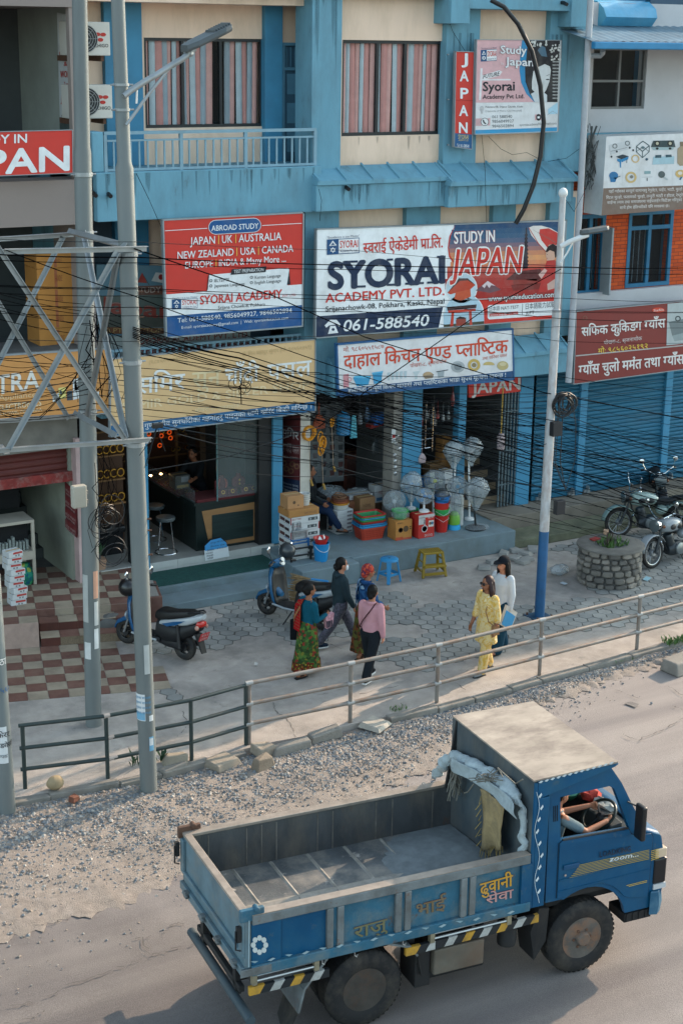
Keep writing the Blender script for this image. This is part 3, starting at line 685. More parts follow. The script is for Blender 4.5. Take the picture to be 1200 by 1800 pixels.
 mb.box(XL,XL+.12,YS+.1,29.6,.2,3.3)
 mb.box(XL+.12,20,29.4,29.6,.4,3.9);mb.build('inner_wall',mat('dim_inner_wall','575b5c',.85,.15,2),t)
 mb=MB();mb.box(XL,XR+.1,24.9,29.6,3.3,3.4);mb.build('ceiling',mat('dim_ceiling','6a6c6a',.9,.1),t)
 s=MB();xa,xb=X_(824,850,YS)+.02,X_(905,850,YS)+.02
 for k in range(9):s.box(xa,xb,YS+.35+k*.3,YS+.68+k*.3,.42+k*.0,.42+.19*(k+1))
 s.build('stair',mat('stair_concrete','4d4c49',.85,.2),t)
 s=MB()
 for k in range(9):s.box(xa,xb,YS+.335+k*.3,YS+.349+k*.3,.45+.19*k,.42+.19*(k+1)-.01)
 s.build('stair_riser',mat('stair_riser_stone','94826a',.7,.15,3),t)
 g=MB();xa,xb=X_(877,800,YS+.04),X_(905,800,YS+.04)
 for i in range(11):x=xa+(xb-xa)*i/10;g.box(x-.011,x+.011,YS+.02+.04*(i%2),YS+.045+.04*(i%2),.46,2.9)
 for z in(.9,1.6,2.4):g.box(xa,xb,YS+.03,YS+.04,z,z+.03)
 g.build('folding_gate',mat('grey_gate','5b6a70',.6,.1),t)
 xs=[X_(933,800,YS+.1),X_(1018,780,YS+.1),X_(1166,760,YS+.1),26.4]
 for a,b in zip(xs,xs[1:]):
  g=MB();shutter(g,a+.03,b-.02,.56,3.3,YS+.1);g.build('rolling_shutter',SHUT,t)
  for x_ in(a+.2,b-.2):
   g=MB();g.box(x_-.07,x_+.07,YS+.02,YS+.07,.47,.53);g.prism([(x_-.02,YS-.02,.47),(x_+.06,YS-.02,.47),(x_+.02,YS-.02,.62)],(0,.09,0));g.build('shutter_lock',GALV,t)
 each('shutter_post',BLUE_D,[(x-.09,x+.09,YS+.03,YS+.3,.44,3.3)for x in xs[1:3]],t,.008)
 mb=MB();mb.box(xs[0]-.3,27,YS+.16,26.2,3.3,3.6);mb.build('lintel',CONC_D,t)
 return t
BB=blue_building()
mb=MB();A,B,C,D=gz(190,1046,.285),gz(480,985,.285),gz(480,968,.285),gz(174,1030,.285)
mb.box(9.78,13.0,24.22,24.96,.281,.296)
tag(mb.build('doormat',mat('green_mat','1f4b45',.95,.2,12,bump=.4,bscale=200)),'long dark green mat in front of the jewellery shop','mat')
def left_building():
 t=thing('grey_building','grey brown building with open stairwell, cartons and tiled entrance','building',(6,25,0))
 TAUPE=mat('taupe_render','8d827c',.85,.1,2,bump=.15,dirt=.35,dcol='6c645f',dscale=1)
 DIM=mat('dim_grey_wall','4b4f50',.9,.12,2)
 xr=9.64;Y=24.6
 mb=MB();z0,z1=Z_(60,398,Y),Z_(60,318,Y);mb.box(1,xr,Y,25.2,z0,z1);mb.build('parapet',TAUPE,t)
 mb=MB();mb.box(X_(128,200,Y),xr-.0,Y+.02,Y+.16,z1,13.0);mb.build('pier',TAUPE,t)
 mb=MB();mb.box(1,xr,Y+.0,30,Z_(60,11,Y),11.0);mb.build('upper_slab',TAUPE,t)
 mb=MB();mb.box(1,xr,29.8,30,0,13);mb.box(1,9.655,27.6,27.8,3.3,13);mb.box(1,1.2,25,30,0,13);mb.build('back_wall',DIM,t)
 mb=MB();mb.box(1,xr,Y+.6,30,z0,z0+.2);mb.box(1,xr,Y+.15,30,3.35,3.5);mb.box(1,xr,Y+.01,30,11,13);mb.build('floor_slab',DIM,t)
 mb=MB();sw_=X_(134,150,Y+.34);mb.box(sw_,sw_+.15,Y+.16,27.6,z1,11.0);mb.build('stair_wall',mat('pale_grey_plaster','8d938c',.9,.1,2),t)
 s=MB()
 for k in range(8):s.box(6.6,X_(60,200,27.2)-k*.26,26.9,27.6,z1-.5+k*.2,z1-.3+k*.2)
 s.build('stair',mat('stair_grey','5e6366',.9,.15),t)
 mb=MB();mb.box(X_(150,500,Y),X_(171,500,Y),Y+.1,26,3.9,z0);mb.build('pier',TAUPE,t)
 mb=MB();mb.box(1,X_(170,640,Y),Y+.05,Y+1.2,Z_(60,630,Y)-.3,Z_(60,622,Y));mb.build('ledge',CONC_D,t)
 mb=MB();a=rr(-200,744,137,775,Y+.1);mb.box(a[0],a[1],Y+.1,Y+.6,a[2]-.1,a[3]);mb.build('lintel',mat('dusty_grey_strip','6d6a63',.9,.15),t)
 mb=MB();a=rr(-200,765,137,838,Y+.15);shutter(mb,a[0],a[1],a[2],a[3]+.05,Y+.3,.11);mb.build('rolled_shutter',REDSH,t)
 mb=MB();b=rr(-200,815,137,832,Y+.1);mb.box(a[0],a[1],Y+.18,Y+.26,a[2]-.07,a[2]+.1);mb.build('shutter_rail',mat('peeling_red','7a2a26',.7,.3,8,dirt=.6,dcol='8c8078',dscale=6),t)
 mb=MB();mb.box(X_(137,900,Y),X_(145,900,Y),Y+.0,Y+.22,.0,3.0);mb.build('post',mat('pinkish_post','b39a97',.7,.1,dirt=.3),t)
 mb=MB();xw=X_(137,900,Y);mb.box(xw-.05,xw+.02,Y+.22,28.5,.43,3.0);mb.build('side_wall',mat('pale_green_wall','8a8f82',.85,.1,2,dirt=.3,dcol='5c6058'),t)
 s=MB();x1_=xw-.06;x0_=x1_-1.05
 for k in range(10):s.box(x0_,x1_,26.25+k*.27,26.52+k*.27+.02,.43,.43+.19*(k+1))
 s.build('stair',mat('grimy_stair','3f4443',.85,.2,3),t)
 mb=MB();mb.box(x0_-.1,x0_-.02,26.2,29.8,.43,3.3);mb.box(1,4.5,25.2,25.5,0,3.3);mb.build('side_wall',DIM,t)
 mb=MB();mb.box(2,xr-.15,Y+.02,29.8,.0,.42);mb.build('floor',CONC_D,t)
left_building()
def right_building():
 t=thing('white_building','white building with orange brick first floor and corrugated canopy','building',(22,25.5,0))
 Yr=25.1;x0=19.86;x1=28.
 WW=mat('white_wall','b9babd',.8,.05,1,bump=.1,dirt=.25,dcol='8c8c8e',dscale=.8)
 wn=rr(1043,84,1131,191,Yr);w3=rr(1105,372,1174,500,Yr+.1);w4=rr(1012,378,1056,515,Yr+.1)
 zs=Z_(1100,232,Yr);zb=Z_(1100,385,Yr)
 mb=MB();wallh(mb,x0,x1,zs,10.2,Yr,Yr+.25,[wn]);mb.build('wall',WW,t)
 window(t,*wn,Yr+.03,(.52,),.045,mat('grey_window_frame','6e7070',.5,.1),(.46,))
 mb=MB();mb.box(x0,x1,Yr-.15,Yr+.4,Z_(1100,300,Yr),zs);mb.build('slab_band',BLUE,t)
 zc=Z_(1100,540,Yr);BR=brickmat()
 mb=MB();wallh(mb,x0,x1,zc-.3,Z_(1100,300,Yr)-.002,Yr+.1,Yr+.35,[w3,w4]);mb.build('brick_wall',BR,t)
 BF=mat('blue_timber_frame','1f6486',.6,.15)
 for q,dv in((w3,(.48,)),(w4,(.5,))):
  f=window(t,*q,Yr+.08,dv,.08,BF,(.78,))
  c=MB()
  for k in range(5):c.box(q[0]+.12+k*.14,q[0]+.13+k*.14,Yr+.2,Yr+.21,q[2]+.1,q[3]-.35)
  c.build('lace_curtain',mat('pale_lace','6b8089',.9,.3,12),f)
 s=MB();a=X_(1062,450,Yr);s.box(a-.02,a+.02,Yr-.22,Yr+.08,w4[2],w4[3]-.25);s.build('open_sash',mat('pale_sash','8a9498',.6,.1),t)
 mb=MB();mb.box(x0,x1,Yr-.02,Yr+.098,zc-.35,w3[2]-.02);mb.build('sill_band',WW,t)
 mb=MB();mb.box(x0,x1,Yr+.0,Yr+.4,3.3,zc-.36);mb.build('lintel',CONC_D,t)
 mb=MB();mb.box(x0,36,25.6,33,0,9.5);mb.box(x0,46,28,36,9.5,13.2);mb.box(28,46,25.3,33,0,12.6);mb.build('rear_block',BLUE_D,t)  # unseen mass behind and to the right, added this tall to shade the pavement
 ca=MB();ya,yb=23.7,25.6;za,zb_=Z_(1120,74,ya),Z_(1120,46,25.3);xa=X_(1042,70,ya);n=90;vs=[];fs=[]
 for i in range(n+1):
  x=xa+(x1-xa)*i/n;d=.02*(i%2);vs+=[(x,ya,za+d),(x,yb,zb_+.1+d)]
 for i in range(n):fs.append((2*i,2*i+2,2*i+3,2*i+1))
 ca.add(vs,fs);ca.build('canopy',mat('weathered_sheet','6e8796',.5,.12,3,metal=.3,dirt=.4,dcol='5a5f62',dscale=2),t,solid=.006)
 g=MB();g.box(xa-.05,x1,ya-.12,ya,za-.13,za-.0);g.build('gutter',mat('blue_gutter','2a7aa6',.5,.1),t,bevel=.02)
 return t
def brickmat():
 m=mat('orange_brick','c04f22',.85,0);t=m.node_tree;b=t.nodes['Principled BSDF']
 tc=t.nodes.new('ShaderNodeTexCoord');mp=t.nodes.new('ShaderNodeMapping');mp.inputs['Rotation'].default_value=(rad(90),0,0);t.links.new(tc.outputs['Object'],mp.inputs[0])
 k=t.nodes.new('ShaderNodeTexBrick');k.inputs['Scale'].default_value=1;k.inputs['Brick Width'].default_value=.24;k.inputs['Row Height'].default_value=.075;k.inputs['Mortar Size'].default_value=.006
 k.inputs['Color1'].default_value=(*lin('c5521f'),1);k.inputs['Color2'].default_value=(*lin('ad441e'),1);k.inputs['Mortar'].default_value=(*lin('6b3324'),1)
 t.links.new(mp.outputs[0],k.inputs['Vector']);t.links.new(k.outputs['Color'],b.inputs['Base Color']);return m
right_building()
mb=MB();xa,xb=X_(1045,20,25.2),X_(1136,20,25.2);zt_,zb_=Z_(1090,2,25.2),Z_(1090,46,25.2);rings=[]
for i in range(15):
 x=xa+(xb-xa)*i/14;d=.05*hz(x*4,1)
 rings.append([(x,25.0+d,zb_),(x,24.85+d,zb_+(zt_-zb_)*.35),(x,24.95-d*.6,zb_+(zt_-zb_)*.7),(x,25.15,zt_+.02*hz(x*7,2)),(x,25.5,zt_+.02),(x,25.5,zb_)])
mb.loft(rings);tag(mb.build('tarpaulin',mat('blue_tarp','4a94b8',.45,.1,3,bump=.3,bscale=8,dirt=.2),smooth=True),'crumpled bright blue tarpaulin on the corrugated canopy','tarpaulin')
mb=MB();xa2=X_(1136,30,25.2);mb.box(xa2+.02,28,25.15,25.3,Z_(1170,42,25.2),Z_(1170,-60,25.2));tag(mb.build('sheet_wall',mat('dark_blue_sheet','15415c',.4,.15,2)),'dark blue metal sheet wall behind the tarpaulin','wall')
mb=MB();P=[at(1041,-60,24.0),at(1037,0,24.0),at(1019,345,24.0),at(1006,545,24.0),at(998,672,24.0)]
mb.tube(P,[.062]*5,10);t=thing('drain_pipe','long pale galvanised pipe on the right corner of the blue building','pipe',P[-1]);mb.build('pipe',mat('pale_pipe','a7abb0',.5,.12,4,dirt=.3,dcol='75706a'),t,smooth=True)
mb=MB();a=at(1015,98,24.9);mb.tube([a,at(1055,98,24.6),at(1058,94,24.55),at(1059,88,24.5)],.05,10);mb.build('elbow',MATS['pale_pipe'],t,smooth=True)
mb=MB();P=[at(862,0,24.1),at(885,12,24.0),at(910,42,23.9),at(934,90,23.85),at(949,150,23.8),at(955,215,23.8),at(949,275,23.85),at(937,325,23.9),at(920,368,24.0),at(906,393,24.1)]
mb.tube(P,.042,10);tag(mb.build('hose',BLACKP,smooth=True),'thick black conduit bowing out in an arc in front of the portrait poster','hose')
for i,(a,b,c,d)in enumerate(((153,38,195,98),(157,149,199,208))):
 x0,x1,z0,z1=rr(a,b,c,d,25.0);t=thing('air_conditioner',('upper' if i==0 else 'lower')+' white air conditioner unit of the two beside the pole','air conditioner',(x0,25,z0),group='air conditioner units')
 x0=X_(119,100,25.0);MB().box(x0,x1,25.0,25.35,z0,z1).build('casing',mat('ac_white','c9c6bd',.5,.05,dirt=.2),t,bevel=.015)
 cx,cz,R_a=X_(150,100,25.0),(z0+z1)/2,(z1-z0)*.41
 f=MB();f.lathe([(R_a,0),(R_a,.012)],(cx,24.996,cz),24,axis=(0,-1,0));gl=f.build('fan_grille',mat('ac_dark','2b2e30',.7,.1),t)
 r=MB()
 for q in(.25,.45,.65,.85,1.):r.torus((cx,24.98,cz),R_a*q,.006,(0,1,0),24,4)
 for q in range(8):a_=q*math.pi/4;r.tube([(cx,24.98,cz),(cx+R_a*math.cos(a_),24.98,cz+R_a*math.sin(a_))],.004,4)
 r.build('guard_ring',mat('ac_grey','9a9c9a',.6,.1),gl)
 b_=MB();b_.box(x0+.05,x0+.1,25.05,25.6,z0-.09,z0-.003);b_.box(x1-.15,x1-.1,25.05,25.6,z0-.09,z0-.003);b_.build('bracket',RUST,t)
 lg=MB();lx,lz=x1-.17,z1-.22
 for q in range(3):
  a_=2*math.pi*q/3+.5;lg.lathe([(.05,0),(.05,.004)],(lx+.055*math.cos(a_),24.996,lz+.055*math.sin(a_)),10,axis=(0,-1,0),sy=.6)
 lg.build('emblem',ink('b5342c'),t)
 V,Fc=glyphs('CHIGO',.01);lt=MB();lt.add([(lx-.11+v[0]*.075,24.993,lz-.17+v[1]*.075)for v in V],Fc);lt.build('lettering',ink('3a3a3a'),t)
# =================================================================== SIGNS
NAVY,RED,WHT,DRK='1d2f4a','c8352c','dfe3e4','23282f'
GREYFR=mat('grey_sign_frame','8d969a',.5,.1,metal=.3)
BLUEFR=mat('blue_sign_frame','2a5a86',.5,.1)
def cc(ox,oy,sc):return lambda*p:[(ox+p[i]/sc,oy+p[i+1]/sc)for i in range(0,len(p),2)]if len(p)>2 else(ox+p[0]/sc,oy+p[1]/sc)
def logo(s,x,y,w_,h,lay=1):
 sl=-.06;q=lambda u,v:(x+w_*u,y+h*v+sl*w_*u)
 s.poly([q(0,0),q(1,0),q(1,1),q(0,1)],'24507c',lay);s.poly([q(.36,.04),q(.98,.04),q(.98,.95),q(.36,.95)],'e4e6e6',lay+1)
 s.poly([q(.18,.08),q(.3,.42),q(.06,.42)],'e4e6e6',lay+1);s.poly([q(.18,.2),q(.24,.38),q(.12,.38)],'24507c',lay+2)
 for a in(0,60):s.poly([(q(.18,.7)[0]+h*.2*math.cos(rad(a+90+120*k)),q(.18,.7)[1]-h*.2*math.sin(rad(a+90+120*k)))for k in range(3)],'e4e6e6',lay+1+a/60)
 s.disc(*q(.18,.7),h*.07,h*.07,'24507c',lay+3)
 s.text('SYORAI',q(.4,.6),q(.95,.6),h*.48,RED,lay+2,.012);s.text('Academy Pvt. Ltd.',q(.4,.88),q(.95,.88),h*.15,'3a3f6a',lay+2)
 s.text('"Excellence is our Motto"',q(.0,-.06),q(1,-.06),h*.14,'5a5f74',lay+2)
def sign_abroad():
 c=cc(300,380,5)
 s=Sign('signboard','red, white and blue banner listing countries for study abroad',[(288,388),(532,375),(530,572),(294,592)],24.3,base='c8352c',frame=GREYFR,fw=.025,bmat=mat('banner_red','c5352b',.5,.03,dirt=.1))
 s.poly([(291.5,517.6),(531,499.6),(530.3,536),(293,556)],WHT,0);s.poly([(293,556),(530.3,536),(530,572),(294,592)],'1f5389',0)
 for w_,col,l in((0,WHT,1),(1,'1f5389',2)):
  a,b=c(395,97),c(730,78);r=12.8-w_
  pts=[(a[0]-r*math.sin(rad(t)),a[1]-r*math.cos(rad(t)))for t in range(0,181,20)]+[(b[0]+r*math.sin(rad(t)),b[1]+r*math.cos(rad(t)))for t in range(0,181,20)]
  s.poly(pts,col,l)
 s.text('ABROAD STUDY',c(357,130),c(768,107),9.6,WHT,3,.014)
 s.line([c(-50,128),c(322,106)],1.1,WHT);s.line([c(802,82),c(1150,62)],1.1,WHT)
 def row(parts,x0,y0,x1,y1,h):
  f=lambda x:y0+(y1-y0)*(x-x0)/(x1-x0)
  for t,a,b in parts:
   if t=='|':s.line([c(a,f(a)-h*5.2),c(a,f(a)+6)],1.5,'e0b04a',2)
   else:s.text(t,c(a,f(a)),c(b,f(b)),h,WHT,2,.012)
 row([('JAPAN',170,388),('|',420,0),('UK',450,540),('|',570,0),('AUSTRALIA',597,970)],170,252,970,207,13.5)
 row([('NEW ZEALAND',60,552),('|',580,0),('USA',612,742),('|',770,0),('CANADA',800,1075)],60,375,1075,312,12.8)
 row([('EUROPE',127,372),('|',398,0),('INDIA & Many More ...',424,1010)],127,460,1010,400,11.8)
 s.poly(c(338,515,1030,455,1040,470,1025,615,315,672),WHT,1);s.poly(c(1040,470,1050,600,1020,603),DRK,2);s.poly(c(338,515,330,520,316,660,326,640),DRK,2)
 s.poly(c(535,465,840,440,832,490,525,515),DRK,3);s.text('TEST PREPARATION',c(553,501),c(813,481),6.,WHT,4,.012)
 for t,a,b,d,e in(('IELTS/PTE',382,580,513,570),('Japanese Language',382,626,648,606),('Korean Language',738,551,965,534),('English Language',738,597,967,578)):
  s.text(t,c(a,b),c(d,e),5.6,DRK,3,.01);s.ring(*c(a-30,b-14),1.9,2.7,DRK,3,12);s.text('✓',c(a-38,b-6),c(a-22,b-7),3.2,DRK,3)
 s.text('SYORAI ACADEMY',c(258,775),c(975,717),15.2,RED,3,.02);s.text('PVT. LTD.',c(982,712),c(1102,698),4,RED,3,.01)
 s.text('Srijana Chowk-8, Pokhara',c(415,818),c(828,786),6,DRK,3,.008)
 s.text('Tel: 061-588540, 9856049927, 9846502894',c(60,935),c(1062,845),8,WHT,3,.008);s.text('E-mail: syoraiacademy@gmail.com  |  Web: syoraieducation.com',c(95,990),c(1030,903),5,WHT,3,.008)
 logo(s,302,526.5,45,17.5,2);s.done()
sign_abroad()
def sign_syorai():
 c=cc(540,360,1.818);d=cc(780,380,5.4545)
 s=Sign('signboard','large white and sunset coloured banner with huge dark serif name',[(557,404),(994,388),(983.5,558.5),(555,593)],24.28,base='e6eaeb',frame=GREYFR,fw=.02)
 s.poly([(556,556),(778,539.5),(770,577),(555,593)],NAVY,0)
 s.text('स्वराई ऐकेडेमी प्रा.लि.',(638,445),(777,434.5),17.5,RED,2,.016,cap=False)
 logo(s,574,421,57,27,2)
 s.text('SYORAI',(578,507.4),(779,496),46,NAVY,2,.048)
 for x0,x1,yb,top in((618,642,505.3,0),(608,628,505.5,1),(679,703,502,0),(711,728,500,0),(729,744,499.3,0),(750,765,498,0),(767,782,497,0),(767,782,497,1),(679,690,502,1)):
  y=yb-(44 if top else-0);s.poly([(x0,y-3.2),(x1,y-4),(x1,y-.2),(x0,y+.6)],NAVY,2.5)
 s.text('ACADEMY PVT. LTD.',(572,531.6),(780,518.4),15.5,RED,2,.02);s.text('Srijanachowk-08, Pokhara, Kaski, Nepal',(572,547.5),(780,533.5),9,DRK,2,.012)
 s.poly([(570,572),(580,562),(591,562),(598,570),(596,574),(590,570),(578,572),(573,576)],WHT,1);s.poly([(576,587),(580,573),(589,572.5),(594,585)],WHT,1);s.disc(585,579,2.6,2.4,NAVY,2)
 s.text('061-588540',(602,582),(751,572),19.5,WHT,2,.02,.18)
 L_=d(112,80,66,190,48,300,62,380,100,440,0,440)[:5]
 R_t,R_b=(994,388),(983.5,558.5)
 def band(y0,y1,col,lay=0,x0=40,x1=1165):
  k=lambda x,y:y-(x-60)*.028
  s.poly(d(x0,k(x0,y0),x1,k(x1,y0),x1-(y1-y0)*.055,k(x1,y1),x0,k(x0,y1)),col,lay)
 for y0,y1,col,x0 in((80,130,'274a6e',95),(130,180,'315676',72),(180,225,'3d5d7a',58),(225,270,'55617a',50),(270,310,'7a6674',46),(310,350,'a0716c',46),(350,395,'c98563',50),(395,440,'dc9a66',70),(440,480,'d98a5e',60),(480,520,'c4634c',30),(520,600,'b5443c',30),(600,700,'a83832',10),(700,800,'a0302b',60)):band(y0,y1,col,.2,x0,1150-(y0-80)*.05)
 s.poly(d(300,800,1112,770,1108,975,300,1050),'c5352b',.3)
 s.poly(d(110,80,62,190,44,300,58,380,100,440,82,440,46,390,34,300,50,190),'c5352b',.6)
 s.text('STUDY IN',d(95,262),d(480,243),20.5,'e6e6e4',3,.02,.0,outline='b53a34',ow=.9)
 s.text('JAPAN',d(62,568),d(722,538),47,'c5352b',4,.02,.12,outline='e6e6e4',ow=3.2)
 s.poly(d(782,110,792,110,800,500,752,505),'2c2630',1)
 for k in range(9):s.poly(d(772-k*2,170+k*36,797+k,168+k*36,800+k,186+k*36,768-k*2,188+k*36),'2c2630',1.5)
 s.poly(d(590,610,690,530,920,505,960,560,905,620),'5c2c2c',1);s.poly(d(640,660,930,640,905,700,660,715),'7d2f2b',1);s.poly(d(660,612,890,600,890,650,660,662),'8c3a33',1)
 s.poly(d(300,712,415,620,545,705,440,735),'6b4a52',1);s.poly(d(360,668,415,620,490,668,450,660,430,688,405,655,385,690),'d3c3c4',1.5)
 s.poly(d(808,110,850,92,930,90,1020,115,1095,160,1095,275,1020,290,968,335,900,260,830,180),'dcd6d0',1.2);s.poly(d(915,125,1000,115,1095,165,1095,272,1030,280,985,300,930,230,908,165),'c5403a',1.4)
 s.line(d(808,110,900,260,968,335),1.2,'b8352f',1.6)
 for k in range(5):s.line([d(1085,270),d(850+45*k,180+20*k-50)],.3,'8c6a60',1.7)
 s.poly(d(980,430,1010,420,1060,420,1110,470,1110,700,1060,720,900,728,935,600,965,480),'b83a36',1.2);s.poly(d(900,560,960,500,985,520,930,600),'d5aca2',1.6);s.poly(d(985,650,1060,600,1060,690,990,710),'c9a79b',1.5)
 s.poly(d(975,330,1000,275,1050,265,1078,300,1075,370,1050,420,985,425,972,385),'d0a892',1.8);s.poly(d(968,340,990,290,1040,262,1080,290,1080,380,1060,400,1052,340,1010,325,985,345),'2a2224',2)
 s.disc(*d(986,368),1,.5,DRK,2.2,8);s.disc(*d(984,402),1,.6,'a03038',2.2,8)
 for(x,y,r,sky)in((165,690,152,'b9cdd6'),(190,930,190,'a9c6d4')):
  s.disc(*d(x,y),r/5.4545,r/5.4545,'dfe3e4',.7,30,0,180 if r>160 else 360);s.disc(*d(x,y),(r-9)/5.4545,(r-9)/5.4545,sky,.9,30,0,180 if r>160 else 360)
 s.poly(d(-5,930,380,930,382,1035,-5,1072),'a9c6d4',.9);s.poly(d(-5,1040,380,1005,382,1036,-5,1072),'4a4a3c',1)
 s.poly(d(30,735,140,600,220,600,298,660,250,700,150,725,60,750),'b8452f',1.2);s.poly(d(30,735,140,595,225,595,300,660,225,615,150,620),'4a3230',1.4);s.poly(d(95,790,110,730,250,700,255,770,160,812),'c0573a',1.3)
 s.poly(d(25,870,310,845,305,880,30,905),'3a2a2c',1.6);s.poly(d(35,905,300,885,300,910,40,930),'c04030',1.5);s.poly(d(70,920,95,915,85,1060,55,1062),'c04030',1.5);s.poly(d(235,905,260,900,268,1040,242,1045),'c04030',1.5)
 s.poly(d(110,1000,130,970,190,965,210,990,205,1040,115,1055),'93392c',1.3);s.poly(d(105,985,150,960,215,975,200,985),'2f2424',1.4)
 s.text('www.syoraieducation.com',d(420,815),d(1058,773),9.2,'e8e8e6',4,.014,outline='2a2a30',ow=.7)
 s.poly(d(430,852,1080,812,1085,820,1078,945,430,990,415,975,415,868),'dfe3e4',1);s.line(d(750,838,745,945),.7,DRK,2)
 s.text('日本語',d(432,905),d(530,898),6,'555a60',2);s.text('NAT-TEST',d(545,898),d(712,882),5.6,DRK,2,.012);s.poly(d(432,932,706,912,706,942,432,962),'c8453c',2);s.text('Japanese Language NAT-TEST',d(438,955),d(700,936),3,WHT,3)
 s.text('日本語能力試験',d(778,888),d(1060,866),8,'4a4f55',2);s.text('JLPT',d(778,946),d(862,936),6,'4a4f55',2)
 s.done()
sign_syorai()
def sign_gold():
 s=Sign('signboard','faded golden signboard with pale letters and blue bottom strip over the jewellery shop',[(195,632),(553,597.5),(553,722.5),(195,766.5)],24.35,base='b98f55',frame=GREYFR,fw=.02,bmat=mat('faded_gold_vinyl','d3b181',.5,.06,2,dirt=.3,dcol='c09c6c'))
 s.poly([(195,748),(553,705.5),(553,722.5),(195,766.5)],'28608a',0)
 T=lambda t,x0,x1,h,col:s.text(t,(x0,692-(x0-243)*.106),(x1,692-(x1-243)*.106),h,col,1,.016,cap=False)
 T('समिर',240,325,27,'e0e3e0');T('सुन',338,388,27,'d8c79e');T('चाँदी',396,455,27,'e2e4e0');T('पसल',470,547,27,'e2e4e0')
 s.text('SAMIR GOLD & SILVER SHOP',(215,722),(543,683),14.5,'e0caa0',1,.02)
 s.text('पोखरा-८, सृजनाचोक',(343,724.5),(422,716),6,'d8c9a4',1,cap=False);s.text('प्रो. मिन बहादुर सुनार (मो. ९८५६०३५१)',(425,626),(547,612),6,'bfa474',1,cap=False);s.text('(९८४६०५७७६०)',(262,640),(322,632),6,'bfa474',1,cap=False)
 s.text('गुणस्तरीय सुनचाँदीका गहनाहरु पाइनुका साथै खरिद बिक्री गरिन्छ ।',(254,752.5),(547,718),7.6,'d8dde0',1,.008,cap=False);s.done()
sign_gold()
def sign_orange():
 s=Sign('signboard','orange appliance signboard behind the crossed braces at the left',[(-150,636),(193,613.5),(193,725),(-150,750)],24.4,base='b97a35',frame=GREYFR,fw=.025,bmat=mat('orange_vinyl','c28a4e',.5,.06,2,dirt=.2,dcol='9c7040'))
 s.text('TRA',(-6,693),(69,683),33,'d9d8d0',1,.02);s.text('Home Appliances',(-48,708),(70,696.5),9,'d9bf94',1,.0);s.text('ELECTRONICS',(-1,721.5),(73,712.5),9.5,'dccfae',1,.014);s.text('SRIJANACHOWK, POKHARA',(-30,733),(74,722),5,'dccfae',1)
 s.line([(85,650),(84,718)],.6,'d0a060');
 for p,col in(([(103,682),(116,680),(116,700),(104,702)],'d8cf80'),([(93,697),(104,690),(104,706),(93,706)],'cfd6d6'),([(118,688),(127,686),(128,703),(118,704)],'3c4850'),([(128,668),(140,664),(140,700),(129,703)],'cdd3d4'),([(131,672),(139,670),(139,685),(131,687)],'33404a'),([(150,660),(166,655),(166,690),(152,694)],'d0d4d4'),([(168,690),(174,688),(174,700),(168,701)],'cfd6d6')):s.poly(p,col,1)
 s.disc(107,690,2,4,'56646c',2);s.done()
sign_orange()
def sign_kitchen():
 c=cc(600,560,3)
 s=Sign('signboard','white kitchenware signboard with orange red letters and blue border',[(593,607),(899,580),(901,665.5),(596,695)],24.2,base='d9dadb',frame=BLUEFR,fw=.03)
 s.poly([(595,684),(900.5,652),(901,665.5),(596,695)],'2a5078',0)
 s.text('दाहाल किचन एण्ड प्लाष्टिक',(604,647),(892,619),22,'c9482f',1,.02,cap=False,outline='e4d4cc',ow=.5)
 s.text('मो. ९८६०५५१५८७',(603,618.5),(674,612),7,'b8503a',1,.006,cap=False);s.text('पोखरा-८, सृजनाचोक',(720,646),(785,637.5),6,'b8503a',1,.006,cap=False);s.text('तथा फर्निचर पसल',(847,633),(890,626.5),5,'c2604a',1,cap=False)
 s.poly(c(8,295,38,290,38,360,10,365),'c98a92',1);s.ring(*c(42,320),2.5,4,'c98a92',1);s.poly(c(60,312,155,300,140,350,80,357),'3f93bd',1);s.disc(*c(107,307),15,2.4,'5aaed2',2);s.poly(c(162,285,216,278,208,340,170,345),'3f93bd',1);s.poly(c(158,285,218,275,217,284,160,292),'5aaed2',2)
 for k in range(5):s.poly(c(240+k*22,285-k*2,256+k*22,283-k*2,252+k*22,325-k*3,243+k*22,326-k*3),'b3c4ca',1)
 s.poly(c(375,280,415,275,400,295,398,318,385,320,386,298),'b9c6c9',1);s.disc(*c(455,298),9,6,'b59a78',1);s.poly(c(430,300,485,292,480,312,440,318),'8d7d6a',2);s.poly(c(505,278,540,274,538,308,508,312),'9aa4a8',1);s.line(c(498,280,560,270),1.4,'3c444a',2)
 s.disc(*c(612,254),12,10,'a3a9ab',1);s.disc(*c(612,254),7,6,'7e868a',2);s.ring(*c(697,245),6,11,'c2a45c',1);s.disc(*c(697,245),4,4,'8c7c58',1);s.disc(*c(775,245),10,6,'c2ab6e',1,14,0,180);s.disc(*c(848,248),10,8,'b9a877',1);s.disc(*c(848,240),6,3.4,'d0c39a',2)
 s.text('हामीकहाँ सम्पूर्ण किचन सामाग्री तथा प्लाष्टिकका भाडा सुपथ मूल्यमा पाइन्छ !',(611,690.5),(888,662),6.6,'dde2e4',1,.008,cap=False);s.done()
sign_kitchen()
